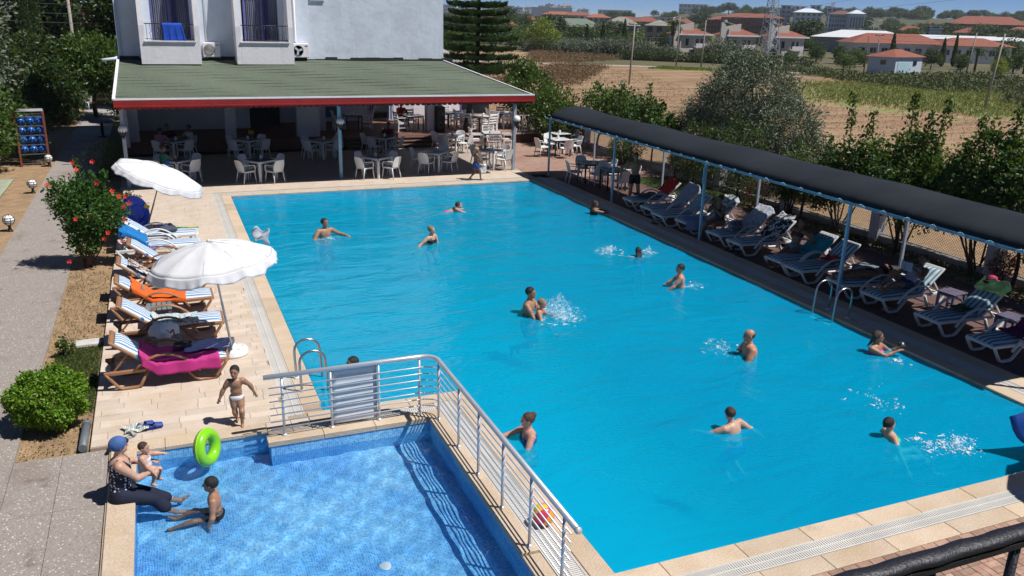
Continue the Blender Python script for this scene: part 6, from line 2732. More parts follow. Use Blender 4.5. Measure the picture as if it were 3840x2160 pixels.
# red towel hung in the bush is on its lounger; bamboo screen and chairs at the end of the path
e = empty('bamboo_screen', (-3.3, 59.5, -.1), 0, 'bamboo screen at the far end of the path', 'screen')
for k in range(22):
 s = MB()
 s.tube([(-.65, 0, .05 + k * .055), (.65, 0, .05 + k * .055 + .01 * sin(k))], .026, 6)
 s.build('cane', M('bamboo', (.30, .21, .09), .7, var=.2, scale=5), e)
e = empty('shade_table', (-2.55, 44.8, -.07), 0, 'round dark blue topped table at the hotel corner', 'table')
s = MB()
s.lathe([(.0, .72), (.55, .72), (.56, .74), (.55, .76), (.0, .76)], seg=20)
s.build('tabletop', M('dusty_blue', (.08, .10, .15), .6), e)
s = MB()
s.lathe([(.3, 0), (.3, .03), (.07, .06), (.07, .72)], seg=14)
s.build('pedestal', m_black, e)
for k, (x, y, rz_, lab) in enumerate(((-3.7, 57.2, .4, 'white plastic chair standing by the bamboo screen'), (-5.0, 56.2, 2.2, 'white plastic chair left of the bamboo screen'), (-4.4, 55.6, 1.2, 'overlapping white chair in the dim yard'))):
 copy_tree(CH_A, loc=(x, y, -.1), rz=rz_, label=lab, category='chair', group='chairs in the yard')
# ================================================================== FIELD, HOUSES AND SKYLINE
rng = np.random.default_rng(77)


def scatter_poly(poly, n):
 xs_ = [p[0] for p in poly]
 ys_ = [p[1] for p in poly]
 out = []
 while len(out) < n:
  x, y = rng.uniform(min(xs_), max(xs_)), rng.uniform(min(ys_), max(ys_))
  if inside(x, y, poly):
   out.append((x, y, zg(x, y)))
 return np.array(out)


G = scatter_poly([(p[0] + 1, p[1]) for p in GREEN], 19000)
G[:, :2] += rng.normal(size=(len(G), 2)) * 2.2
G[:, 2] += .15
tag(add('meadow_grass', leaf_mesh('blades', G, .5, leaf_mat('meadow_blade', (.10, .145, .03), (.25, .28, .075), .8, transl=.15), .14, -1.0, .1, rng)), 'tall green grass in the field', 'grass', kind='stuff')
G = scatter_poly(GREEN2, 2500)
G[:, 2] += .15
tag(add('verge_grass', leaf_mesh('blades', G, .5, leaf_mat('verge_blade', (.09, .15, .02), (.22, .30, .05), .8, transl=.15), .14, -1.0, .1, rng)), 'bright green grass strip before the road', 'grass', kind='stuff')
# cut straw and stubble
G = scatter_poly([(20, 14), (60, 20), (72, 50), (62, 66), (60, 90), (70, 120), (50, 140), (22, 60)], 15000)
G[:, 2] += .03
tag(add('straw_stubble', leaf_mesh('straw', G, .30, lf_dry, .12, 0, .4, rng)), 'cut straw lying on the brown field', 'straw', kind='stuff')
# dry brush and green scrub bands
def brush(name, poly, n, size, mat, label, zsp, cl=.5):
 C = scatter_poly(poly, n // 18)
 P = np.repeat(C, 18, 0) + rng.normal(size=(len(C) * 18, 3)) * np.array([cl, cl, zsp * .45])
 P[:, 2] = np.abs(P[:, 2] - FZ) + FZ + .05
 tag(add(name, leaf_mesh('brush', P, size, mat, .35, -.5, .2, rng)), label, 'scrub', kind='stuff')


brush('dry_brush', [(60, 140), (84, 190), (90, 160), (88, 152), (70, 140)], 14000, .34, lf_dry, 'dry brown brush beyond the field road', .7)
brush('dry_brush', [(38, 100), (64, 135), (70, 128), (46, 92)], 12000, .32, lf_dry, 'dry brown brush on the near side of the road', .6)
brush('green_scrub', [(92, 96), (101, 126), (106, 124), (104, 106), (126, 106), (126, 95), (104, 76), (92, 80)], 14000, .6, lf_scrub, 'grey green scrub behind the meadow', .8)
brush('green_scrub', [(74, 52), (92, 72), (104, 78), (100, 60), (84, 46)], 6000, .6, lf_scrub, 'low scrub right of the meadow', .5)
brush('dry_brush', [(84, 62), (92, 70), (95, 66), (88, 58)], 1500, .5, lf_dry, 'orange dry grass at the right of the meadow', .5)

# background tree kit: a few crowns, copied with their trunks
def tree_kit(name, lobes, n, size, mat, trunk_h, seed, clump=.3):
 rngk = np.random.default_rng(seed)
 e = empty(name)
 P, D = lobe_points(lobes, n, clump, 10, .6, rngk)
 add('crown', leaf_mesh('crown', P, size, mat, .6, 0, .4, rngk, dirs=D * .6, jitter=.9), e)
 s = MB()
 s.tube([(0, 0, -.5), (0.1, 0, trunk_h * .6), (0, 0, trunk_h * 1.4)], [.25, .18, .08], 6)
 s.build('trunk', m_bark, e)
 return e


kit_dark = tree_kit('broad_tree', [(0, 0, 4.2, 2.8, 2.8, 2.2), (1.4, .6, 3.2, 2.0, 2.0, 1.7), (-1.5, -.4, 3.3, 2.1, 2.1, 1.6), (.2, .2, 5.7, 1.6, 1.6, 1.2)], 2600, .42, lf_dark, 2.2, 81)
kit_mid = tree_kit('broad_tree', [(0, 0, 3.6, 2.6, 2.6, 2.0), (1.5, .4, 2.8, 1.8, 1.8, 1.5), (-1.3, .5, 2.7, 1.9, 1.9, 1.5)], 2600, .36, lf_mid, 1.8, 82)
kit_olive = tree_kit('olive_bush', [(0, 0, 2.0, 2.2, 2.0, 1.6), (1.6, 0, 1.5, 1.5, 1.5, 1.2), (-1.5, .3, 1.6, 1.6, 1.5, 1.2)], 2200, .30, lf_olive, 1.0, 83)
kit_yel = tree_kit('yellow_tree', [(0, 0, 3.6, 3.0, 2.6, 2.4), (1.5, 0, 2.6, 2.2, 2.0, 1.8), (-1.6, .2, 2.6, 2.2, 2.0, 1.8), (.2, 0, 5.4, 1.5, 1.5, 1.1)], 3200, .36, lf_yellow, 1.5, 84)
kit_pine = tree_kit('umbrella_pine', [(0, 0, 6.5, 3.4, 3.2, 1.7), (1.8, .3, 5.6, 2.2, 2.2, 1.4), (-1.7, -.3, 5.7, 2.2, 2.2, 1.4)], 2400, .5, leaf_mat('pine_far', (.016, .034, .012), (.05, .085, .028), .6, transl=.1), 4.0, 85)
_n_of = {}


def far_tree(kit, x, y, z, s, label, group, rz_=None, cat='tree'):
 if kit.name not in _used:
  _used.add(kit.name)
  o = kit
 else:
  o = copy_tree(kit)
 o.location = (x, y, z)
 o.rotation_euler = (0, 0, random.uniform(0, 6.28) if rz_ is None else rz_)
 o.scale = (s, s, s) if not isinstance(s, tuple) else s
 return tag(o, label, cat, group)


# single trees and bushes one can point to
far_tree(kit_yel, 82, 181, FZ, 1.15, 'yellow green tree beyond the brown field', 'trees beyond the field')
far_tree(kit_mid, 51, 150, FZ, .95, 'bright green tree just right of the pine', 'trees beyond the field')
far_tree(kit_dark, 72, 208, FZ, 1.3, 'large dark tree left of the yellow tree', 'trees beyond the field')
far_tree(kit_mid, 114.5, 122, FZ, .55, 'small green tree left of the pale blue hut', 'trees beyond the field')
far_tree(kit_olive, 106.5, 148, FZ, 1.25, 'grey olive tree before the first villa', 'trees beyond the field')
far_tree(kit_yel, 130, 103, FZ, .5, 'light green bush right of the pale blue hut', 'trees beyond the field')
far_tree(kit_yel, 141, 96, FZ, .55, 'light green bush at the right picture edge', 'trees beyond the field')

# villas with red roofs and tall stair walls
m_villa = M('villa_render', (.56, .53, .48), .9, var=.05)
m_vtile = M('red_roof_tiles', (.26, .085, .052), .85, col2=(.19, .06, .04), scale=2., fine=.25)
m_win = m_glass


def hip_roof(mb, x0, y0, x1, y1, z, h, over=.5, mi=0):
 x0, y0, x1, y1 = x0 - over, y0 - over, x1 + over, y1 + over
 w, d = x1 - x0, y1 - y0
 if w >= d:
  a, b = (x0 + d / 2, (y0 + y1) / 2), (x1 - d / 2, (y0 + y1) / 2)
 else:
  a, b = ((x0 + x1) / 2, y0 + w / 2), ((x0 + x1) / 2, y1 - w / 2)
 vs = [(x0, y0, z), (x1, y0, z), (x1, y1, z), (x0, y1, z), (*a, z + h), (*b, z + h)]
 fs = [(0, 1, 5, 4), (2, 3, 4, 5), (1, 2, 5), (3, 0, 4), (3, 2, 1, 0)] if w >= d else [(0, 1, 4), (1, 2, 5, 4), (2, 3, 5), (3, 0, 4, 5), (3, 2, 1, 0)]
 mb._add(vs, fs, mi)
 return vs


def villa(x, y, rz_, label):
 e = empty('villa', (x, y, FZ), rz_, label, 'house', 'red roofed villas')
 s = MB()
 s.box((0, 3, 2.5), (6.4, 6, 5.0))
 s.build('wall', m_villa, e)
 s = MB()
 hip_roof(s, -3.2, 0, 3.2, 6, 5.0, 1.55, .6)
 s.build('roof', m_vtile, e)
 s = MB()
 s.box((0, -.25, 4.9), (7.8, 1.0, .28))
 s.build('eave_band', m_wall2, e)
 s = MB()
 s.plate([(-5.2, -.4, 0), (-3.22, -.4, 0), (-3.22, -.4, 6.2), (-3.7, -.4, 6.4), (-4.2, -.4, 6.9), (-4.6, -.4, 7.4), (-5.2, -.4, 7.6)], .5)
 s.plate([(-3.2, 1.2, 4.6), (.1, 1.2, 5.6), (.1, 1.2, 7.3), (-3.2, 1.2, 6.7)], .3)
 s.build('stair_wall', m_villa, e)
 for k, (xx, zz, w_, h_) in enumerate(((-1.7, 3.4, .7, 1.4), (.6, 3.3, .7, 1.5), (1.6, 3.3, .6, 1.5), (-.4, 1.1, .9, 1.6))):
  f = MB()
  f.box((xx, -.02, zz), (w_ + .18, .1, h_ + .18))
  o = f.build('window', m_wall2, e)
  g = MB()
  g.box((xx - w_ * .26, -.09, zz), (w_ * .44, .06, h_))
  g.build('pane', m_win, o)
  g = MB()
  g.box((xx + w_ * .26, -.09, zz), (w_ * .44, .06, h_))
  g.build('pane', m_win, o)
 s = MB()
 s.box((1.3, -.5, 2.3), (2.6, 1.0, .2))
 s.box((1.3, -.98, 2.75), (2.6, .06, .8))
 s.build('balcony', m_wall2, e)
 s = MB()
 s.box((-3.6, -.5, 3.6), (.12, .2, 5.2))
 s.build('drain_pipe', M('brown_pipe', (.10, .06, .045), .7), e)
 s = MB()
 s.bar((-2.9, 2.1, 7.6), (-1.0, 2.1, 7.1), .9, .06)
 s.tube([(-3.1, 1.7, 7.75), (-3.1, 2.7, 7.75)], .28, 10)
 s.build('solar_heater', m_steel, e)
 return e


villa(106.5, 157.5, R_(-9), 'first villa with red roof and curved stair wall, beside the palm')
villa(115.0, 152.6, R_(-9), 'middle villa with red roof and small white balcony')
villa(123.0, 147.0, R_(-9), 'third villa with red roof, behind the lattice pylon')

# garden hedge in front of the villas
for k, (a, b) in enumerate((((86, 152), (95, 144)), ((95.5, 144), (104, 137)), ((104, 137), (113, 128)))):
 nh = 3000
 t = rng.uniform(size=(nh, 1))
 P = np.array([[a[0], a[1], FZ]]) + t * np.array([[b[0] - a[0], b[1] - a[1], 0]]) + rng.normal(size=(nh, 3)) * np.array([.7, .7, 0]) + np.stack([np.zeros(nh), np.zeros(nh), rng.uniform(0, 1.9, nh)], 1)
 e = empty('garden_hedge', (a[0], a[1], FZ), 0, ('dark hedge left of the villas', 'dark hedge before the first villa', 'dark hedge before the middle villa')[k], 'hedge', 'hedges before the villas')
 o = add('foliage', leaf_mesh('hedge', P, .35, lf_dark, .6, 0, .4, rng), e, (-a[0], -a[1], -FZ))
 s = MB()
 s.bar((a[0], a[1], FZ + .1), (b[0], b[1], FZ + .1), .5, .5)
 s.build('stem', m_bark_d, e, (-a[0], -a[1], -FZ))

# pale blue hut with a red hipped roof
hut = empty('pale_hut', (113.0, 108.5, FZ), 0, 'small pale blue hut with red hipped roof beyond the meadow', 'house')
m_hutl = M('hut_pale_wall', (.50, .58, .66), .9, var=.04)  # the same pale blue on every wall of the hut
A, B, C_, D_ = (-2.6, 3.6), (-.1, .1), (6.9, 1.2), (4.4, 4.7)
s = MB()
s.prism([B, C_, D_, A], -.2, 2.9)
s.build('wall', m_hutl, hut)
s = MB()
cx_, cy_ = (A[0] + C_[0]) / 2, (A[1] + C_[1]) / 2
vs = [(cx_ + (p[0] - cx_) * 1.16, cy_ + (p[1] - cy_) * 1.16, 2.9) for p in (B, C_, D_, A)] + [(cx_ - .8, cy_ - .1, 4.1), (cx_ + .8, cy_ + .1, 4.1)]
s._add(vs, [(0, 1, 5, 4), (1, 2, 5), (2, 3, 4, 5), (3, 0, 4), (3, 2, 1, 0)])
s.build('roof', m_vtile, hut)
for (p, q_, t, z) in ((A, B, .55, 2.0), (B, C_, .72, 1.95)):
 s = MB()
 c = Vector((p[0] + (q_[0] - p[0]) * t, p[1] + (q_[1] - p[1]) * t, z))
 d = Vector((q_[0] - p[0], q_[1] - p[1], 0)).normalized()
 s.bar(c - d * .42, c + d * .42, .2, .7, up=(0, 0, 1))
 s.build('window', m_glass, hut)
s = MB()
d = Vector((C_[0] - B[0], C_[1] - B[1], 0)).normalized()
c = Vector((B[0], B[1], 1.0)) + d * 2.2
s.bar(c - d * 1.6, c + d * 1.6, .1, 2.2, up=(0, 0, 1))
s.build('door', M('hut_door', (.42, .60, .68), .7), hut)

# long white building with red roofs
sch = empty('long_white_building', (158, 152, FZ), R_(-22), 'long white building with red hipped roofs behind the hut', 'building')
s = MB()
s.box((0, 4, 1.9), (21, 9, 4.0))
s.box((16.5, 1.5, 1.8), (16, 9, 3.9))
s.build('wall', m_wall2, sch)
for (x0, y0, x1, y1, z, h_) in ((-10.5, -.5, 10.5, 8.5, 3.9, 2.1), (8.5, -3, 24.5, 6, 3.8, 1.7)):
 s = MB()
 hip_roof(s, x0, y0, x1, y1, z, h_, .7)
 s.build('roof', m_vtile, sch)
for k in range(13):
 x = -8.5 + k * 2.6
 yy = -.56 if x < 8.4 else -3.06
 f = MB()
 f.box((x, yy, 2.3), (1.5, .1, 1.3))
 o = f.build('window', m_wall, sch)
 for q_ in (-.36, .36):
  g = MB()
  g.box((x + q_, yy - .06, 2.3), (.6, .05, 1.1))
  g.build('pane', m_glass, o)

# sheds with pale roofs, hotels on the rise, red brick block
def block(name, x, y, z, rz_, w, d, h_, wall, label, floors=0, cols=0, roof=None, group=None, rh=1.5, cat='building', winmat=None, flat_over=0.):
 e = empty(name, (x, y, z), rz_, label, cat, group)
 s = MB()
 s.box((0, d / 2, h_ / 2 - 2), (w, d, h_ + 4))
 s.build('wall', wall, e)
 s = MB()
 if roof:
  hip_roof(s, -w / 2, 0, w / 2, d, h_, rh, w * .03 + .3)
  s.build('roof', roof, e)
 else:
  s.box((0, d / 2, h_ + .15), (w + .6 + flat_over, d + .6 + flat_over, .5))
  s.build('roof', wall, e)
 for f in range(floors):
  for c in range(cols):
   g = MB()
   ww = w / cols
   g.box((-w / 2 + ww * (c + .5), -.05, h_ * (f + .55) / floors), (ww * .55, .2, h_ / floors * .55))
   g.build('window', winmat or m_glass, e)
 return e


m_pale = M('pale_far_render', (.58, .62, .68), .9, var=.04)
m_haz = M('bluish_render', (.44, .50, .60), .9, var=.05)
m_brickred = M('red_brick', (.22, .075, .05), .9, var=.12, scale=.3)
m_shed = M('pale_shed_roof', (.62, .63, .66), .7)
block('long_shed', 186, 192, FZ, R_(-43), 26, 14, 4.2, M('shed_wall', (.22, .25, .30), .9), 'long low shed with pale blue roof left of the red roofed school', 0, 0, m_shed, 'pale sheds', 2.)
block('long_shed', 214, 186, FZ, R_(-43), 44, 12, 4.4, m_shed, 'very long white shed roof behind the red roofed building', 0, 0, m_shed, 'pale sheds', 1.)
block('long_shed', 246, 160, FZ, R_(-50), 46, 12, 4.2, m_shed, 'white shed roof at the right behind the palms', 0, 0, m_shed, 'pale sheds', 1.)

# hills: rising ground at the back right, low line at the back left
def hill_z(x, y):
 d = math.hypot(x, y)
 az = math.degrees(atan2(x, y))
 r = _ss((d - 560) / 560)
 s_ = _ss((az - 25) / 11)
 return FZ - .4 + r * (3.5 + 13.5 * s_) * (1 - .45 * _ss((d - 1150) / 900)) + r * 1.2 * sin(x * .011 + 1) * cos(y * .009)


m_hill = M('far_scrubland', (.05, .062, .028), .95, col2=(.085, .085, .042), scale=.02)
R0 = [225, 260, 300, 350, 400, 460, 520, 600, 700, 800, 900, 1000, 1200, 1500, 2000, 3000, 4500]
azs = list(np.linspace(8, 66, 60))
mbh = MB()
mbh.grid([[(r * sin(R_(a)), r * cos(R_(a)), hill_z(r * sin(R_(a)), r * cos(R_(a)))) for r in R0] for a in azs][::-1])
mbh.build('hills', m_hill, kind='structure')


def pol(az, d):
 x, y = d * sin(R_(az)), d * cos(R_(az))
 return x, y, hill_z(x, y)


def far_block(az, d, w, dep, h_, wall, label, fl, co, roof=None, turn=0., **kw):
 x, y, z = pol(az, d)
 return block(kw.pop('name', 'hotel'), x, y, z - .5, R_(-az + turn), w, dep, h_, wall, label, fl, co, roof, **kw)


GHo = 'hotels on the rise'
HB = -.2


def hotel_block(az, w_, top, wall, label, fl, co, roof=None, turn=0., d=640, dep=12, rh=2.6, over=0.):
 return block('hotel', d * sin(R_(az)), d * cos(R_(az)), HB, R_(-az + turn), w_, dep, top - HB, wall, label, fl, co, roof, GHo, rh, flat_over=over)


hotel_block(40.8, 17.5, 12.4, m_pale, 'white hotel front with pointed gable on the rise', 4, 5, m_pale, 8)
hotel_block(40.25, 7.4, 16.4, m_haz, 'grey hotel tower left of the pointed front', 6, 2, None, 0, 655, 10, over=1.)
hotel_block(39.45, 6.7, 16.5, m_haz, 'leftmost grey hotel tower beside the pylon', 6, 2, None, 0, 650, 10, over=1.)
hotel_block(41.15, 6.7, 17.2, m_haz, 'grey hotel tower rising behind the pointed front', 6, 2, None, 0, 660, 10, over=1.)
hotel_block(42.7, 15.5, 11.6, m_haz, 'wide hotel wing with arched windows and brown roof', 4, 9, M('brown_far_roof', (.16, .08, .065), .9), 4)
hotel_block(43.6, 9.2, 12.2, m_pale, 'bright white gabled end of the hotel', 1, 5, m_pale, 12, 630)
hotel_block(42.25, 9.6, 15.8, m_haz, 'grey tower joining the wide hotel wing', 5, 3, None, 0, 655, 10, over=1.)
hotel_block(42.12, 2.4, 19.0, m_pale, 'narrow white lift shaft on top of the hotel', 0, 0, None, 0, 662, 4)
hotel_block(44.9, 26, 2.6, m_pale, 'low white annex right below the hotel wing', 1, 9, None, 0, 560, 8)
hotel_block(39.9, 30, 2.2, M('grey_annex', (.2, .22, .25), .9), 'low grey annex below the hotel towers', 0, 0, m_shed, 0, 560, 8, 1.)
far_block(37.4, 520, 33, 14, 10.5, m_brickred, 'long red brick block under the skyline', 3, 14, M('brick_roof', (.24, .085, .055), .9), -6, group=GHo, rh=2.4, name='brick_block')
far_block(35.6, 545, 16, 14, 9.0, m_brickred, 'left wing of the red brick block', 3, 8, M('brick_roof', (.24, .085, .055), .9), -6, group=GHo, rh=2.4, name='brick_block')
far_block(50.6, 640, 46, 20, 9.5, m_brickred, 'large terracotta hotel at the right under the hill', 3, 16, m_vtile, 4, group=GHo, rh=5., name='terracotta_hotel')
far_block(47.6, 700, 13, 10, 6., m_wall2, 'small house with red roof among the hill trees', 1, 4, m_vtile, group=GHo, name='hill_house', rh=2.5)
far_block(33.8, 1500, 46, 20, 19., m_pale, 'white hotel on the crest right of the chimney', 3, 7, None, group=GHo, flat_over=2.)
far_block(28.9, 1600, 60, 20, 15., m_pale, 'long white terrace building on the left crest', 2, 8, None, group=GHo, flat_over=2.)
m_grnroof = M('sage_roof', (.16, .20, .15), .9, var=.1)
far_block(25.8, 340, 26, 12, 5., M('sage_wall', (.26, .30, .27), .9), 'long building with sage green roof behind the yellow tree', 1, 6, m_grnroof, -8, rh=3., name='green_roof_house')
far_block(29.3, 335, 13, 10, 6., M('sage_wall', (.26, .30, .27), .9), 'grey green house with white framed gable', 1, 4, M('grey_roof', (.26, .26, .22), .9), -4, rh=3., name='gabled_house')
far_block(31.8, 320, 10, 10, 6.4, M('dull_wall', (.32, .28, .26), .9), 'dull brown house left of the villas', 2, 3, M('grey_roof', (.26, .26, .22), .9), rh=2., name='dull_house')
far_block(20.6, 420, 12, 9, 5., m_wall2, 'small white house with red roof left in the trees', 1, 3, m_vtile, rh=2., name='tree_house')
far_block(22.2, 300, 9, 8, 4.5, m_wall2, 'little white house with orange roof before the trees', 1, 3, M('orange_roof', (.32, .11, .055), .9), rh=2., name='orange_house')
far_block(25.3, 760, 28, 14, 9., M('rose_wall', (.36, .22, .18), .9), 'low terracotta building on the left skyline', 2, 8, M('orange_roof', (.32, .11, .055), .9), rh=2.5, name='low_building')

rnd = random.Random(21)
for k, (az, d, w_, h_, rf) in enumerate(((18.6, 520, 12, 6, 1), (19.7, 620, 14, 7, 1), (21.4, 560, 16, 7, 1), (23.4, 480, 12, 6, 1), (24.6, 600, 18, 8, 0), (26.6, 700, 20, 9, 1), (27.9, 640, 16, 8, 1), (29.6, 560, 18, 7, 1), (31.0, 480, 14, 7, 1), (31.7, 620, 20, 9, 0), (32.9, 460, 12, 7, 1), (46.6, 520, 14, 6, 1), (48.6, 560, 16, 7, 0), (49.6, 480, 12, 6, 1), (52.4, 520, 14, 7, 1))):
 far_block(az, d, w_, 10, h_, m_wall2 if k % 2 else M('cream_far', (.50, .45, .38), .9), ('pale house %s, %s' % ('with red roof' if rf else 'with flat roof', ('behind the pine', 'left of the yellow tree, farther', 'left of the yellow tree', 'behind the yellow tree', 'over the yellow tree, larger', 'over the sage roofs, left', 'over the sage roofs, middle', 'over the sage roofs, right', 'left of the dull brown house', 'above the dull brown house', 'left above the villas', 'left of the billboard', 'right of the billboard', 'below the terracotta hotel, left', 'at the right edge below the hill')[k])), 2, 4, (M('orange_roof', (.32, .11, .055), .9) if k % 3 == 0 else m_vtile) if rf else None, rnd.uniform(-15, 15), name='pale_house', rh=2.4, group='houses among the far trees')

# the far town: many pale blocks on the left skyline
rnd = random.Random(4)
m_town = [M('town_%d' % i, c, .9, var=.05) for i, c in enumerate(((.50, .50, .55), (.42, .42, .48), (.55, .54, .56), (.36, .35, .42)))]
for k in range(64):
 az = 16.5 + 10.5 * rnd.random()
 d = rnd.uniform(2300, 3100)
 x, y, z = pol(az, d)
 e = empty('town_block', (x, y, z), R_(-az + rnd.uniform(-25, 25)), 'pale apartment block in the far town on the left skyline', 'building', 'far town blocks')
 w_, h_ = rnd.uniform(16, 40), rnd.uniform(14, 30) * (1.25 if 24.0 < az < 26 else 1)
 s = MB()
 s.box((0, 0, h_ / 2 - 3), (w_, 14, h_ + 6))
 s.box((rnd.uniform(-5, 5), 0, h_ + 1.5), (6, 6, 3))
 s.build('wall', m_town[k % 4], e)
 s = MB()
 for f in range(3):
  s.box((0, -7.1, h_ * (f + .5) / 3), (w_ * .86, .3, h_ * .12))
 o = s.build('window_band', m_glass, e)
 o['kind'] = 'stuff'
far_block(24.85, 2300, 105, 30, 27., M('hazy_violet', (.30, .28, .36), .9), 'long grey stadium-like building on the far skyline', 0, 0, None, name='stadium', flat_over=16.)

# trees over the rising ground
GTr = 'trees on the rising ground'
kits = [(kit_dark, 'dark'), (kit_pine, 'umbrella-shaped'), (kit_mid, 'green')]
cnt = 0
rnd = random.Random(12)
spots = []
for az0, az1, d0, d1, n_ in ((17.5, 33, 205, 300, 36), (17.5, 34, 300, 470, 26), (34, 53, 250, 420, 34), (45.5, 53.5, 420, 620, 40), (33, 53.5, 560, 800, 44), (33.5, 54, 930, 1150, 130), (18, 34, 700, 1300, 40)):
 for k in range(n_):
  spots.append((rnd.uniform(az0, az1), rnd.uniform(d0, d1)))
for az, d in spots:
 x, y, z = pol(az, d)
 if d < 205 or (34 < az < 46 and d < 290 and not (az > 44.5)):
  continue
 if (33.5 < az < 39 and 380 < d < 520) or (38.6 < az < 44.8 and 380 < d < 665):
  continue
 kit, nm = kits[rnd.choice((0, 0, 0, 1, 2) if d > 330 else (0, 0, 1, 2, 2))]
 sc = rnd.uniform(.9, 1.5) * (1.0 if d < 400 else 1.25)
 zone = ('behind the pine', 'left of the yellow tree', 'behind the yellow tree', 'by the sage roofed houses', 'left of the villas', 'above the first villas', 'around the pylon', 'below the white hotels', 'around the billboard', 'below the terracotta hotel')[sum(az > q for q in (20, 22.5, 25, 29.5, 33, 36.5, 41, 46, 49))]
 dist = 'low down' if d < 330 else ('half way back' if d < 700 else 'on the skyline')
 far_tree(kit, x, y, z - 1.3 * sc, (sc * (1.25 if d > 700 else 1.1), sc * 1.2, sc * rnd.uniform(.75, 1.)), f'{nm} tree {dist}, {zone}', GTr)
for k in range(26):
 t = k / 25
 x, y = 84 + 12 * t + rnd.uniform(-3, 3), 186 - 30 * t + rnd.uniform(-4, 4)
 far_tree(kit_olive, x, y, FZ, rnd.uniform(.7, 1.1), 'grey olive bush in the belt behind the brown field', 'olive bushes behind the field', cat='bush')

for k, (x, y, kt, sc) in enumerate(((104, 150, kit_mid, .45), (109, 149, kit_dark, .42), (112, 147.5, kit_mid, .4), (118, 145.5, kit_dark, .45), (120, 143, kit_mid, .42), (126, 142, kit_dark, .5), (130, 140, kit_dark, .55), (134, 138, kit_mid, .5), (137, 133, kit_dark, .5), (128, 131, kit_mid, .45), (123, 128, kit_dark, .45), (118, 124, kit_mid, .45), (131, 122, kit_dark, .5), (138, 124, kit_dark, .55), (144, 122, kit_mid, .5), (133, 113, kit_dark, .5), (137, 108, kit_dark, .5), (145, 112, kit_dark, .5), (150, 116, kit_mid, .5), (126, 152, kit_dark, .6), (133, 150, kit_dark, .6), (140, 146, kit_mid, .55))):
 far_tree(kt, x, y, FZ, sc, f'garden bush {"dark" if kt is kit_dark else "light green"} between the villas and the long white building', 'garden bushes beyond the scrub', cat='bush')
# cypresses before the white building, palms
GC = 'cypresses beyond the field'
for k, (x, y, h_, r_, lab) in enumerate(((141, 137, 6.3, .95, 'broad cypress left before the red roofed building'), (149, 131.5, 5.6, .7, 'slim cypress in the middle before the red roofed building'), (151, 130.4, 6.6, .55, 'tallest of the paired cypresses before the red roofed building'), (156.2, 124.5, 4.6, .75, 'short cypress right above the hut roof'), (172, 118.5, 9.6, 1.15, 'very tall leaning cypress at the right'), (128, 150, 7.4, 1.0, 'cypress between the third villa and the shed'), (92.5, 180, 6.2, .8, 'cypress left of the villas, first of the pair'), (95.5, 178, 7.0, .8, 'cypress left of the villas, second of the pair'), (100, 176, 7.6, .8, 'cypress next to the first villa'))):
 cypress('cypress', (x, y, FZ), h_, r_, lab, GC, 1300, seed=90 + k, size=.42)


def palm(x, y, z, h_, label, group, nf=20, L=1.9, seed=1, skirt=True):
 rngp = np.random.default_rng(seed)
 e = empty('palm_tree', (x, y, z), 0, label, 'tree', group)
 s = MB()
 s.tube([(0, 0, -.3), (.1, 0, h_ * .5), (0, 0, h_)], [.24, .2, .18], 8)
 s.build('trunk', m_bark, e)
 PP, DD = [], []
 for k in range(nf):
  a = 2 * pi * k / nf + rngp.normal() * .2
  el = rngp.uniform(-.5, 1.1)
  for i in range(16):
   u = (i + 1) / 16
   r = L * u * cos(el * .8)
   zz = h_ + L * u * sin(el) - .9 * L * u * u * .7
   for sd in (-1, 1):
    PP.append((r * cos(a) - sd * .16 * sin(a), r * sin(a) + sd * .16 * cos(a), zz - .03))
    DD.append((cos(a) * .6 - sd * sin(a) * .6, sin(a) * .6 + sd * cos(a) * .6, -.5 * u))
 add('crown', leaf_mesh('fronds', np.array(PP), .5, lf_citrus, .2, 0, .3, rngp, dirs=np.array(DD), jitter=.2), e)
 if skirt:
  n = 260
  t = rngp.uniform(size=n)
  a = rngp.uniform(0, 6.28, n)
  P = np.stack([(.3 + .35 * t) * np.cos(a), (.3 + .35 * t) * np.sin(a), h_ - .2 - 2.4 * (1 - t)], 1)
  add('dead_fronds', leaf_mesh('skirt', P, .6, lf_dry, .2, .8, .1, rngp), e)
 return e


palm(98.5, 153.5, FZ, 7.3, 'tall shaggy palm in front of the first villa', 'palms', seed=3)
for k in range(9):
 palm(140 + k * 3.1, 116 - k * 2.6, FZ, 3.9 + .4 * sin(k * 2), ('first', 'second', 'third', 'fourth', 'fifth', 'sixth', 'seventh', 'eighth', 'ninth')[k] + ' palm from the left in the row at the right picture edge', 'palms in a row at the right', 16, 1.9, 10 + k, False)

# poles, wires, pylon, lamp, sign
m_pole = M('concrete_pole', (.33, .30, .27), .9, var=.1)
m_polew = M('wood_pole_dark', (.12, .095, .08), .9)
GPo = 'utility poles'


def pole(x, y, h_, label, r=.13, arms=2, mat=None, lean=0.):
 e = empty('utility_pole', (x, y, zg(x, y)), 0, label, 'pole', GPo)
 s = MB()
 s.tube([(0, 0, -.3), (lean * .5, 0, h_ * .5), (lean, 0, h_)], [r, r * .85, r * .6], 8)
 s.build('post', mat or m_pole, e)
 for k in range(arms):
  s = MB()
  s.box((lean, 0, h_ - .3 - k * .7), (1.5, .1, .1), rz=-.6)
  s.build('crossarm', m_polew, e)
  for q_ in (-.65, 0, .65):
   s = MB()
   s.lathe([(.05, 0), (.06, .08), (.03, .16)], (lean + q_ * cos(-.6), q_ * sin(-.6), h_ - .25 - k * .7), 6)
   s.build('insulator', m_black, e)
 return e, Vector((x + lean, y, zg(x, y) + h_))


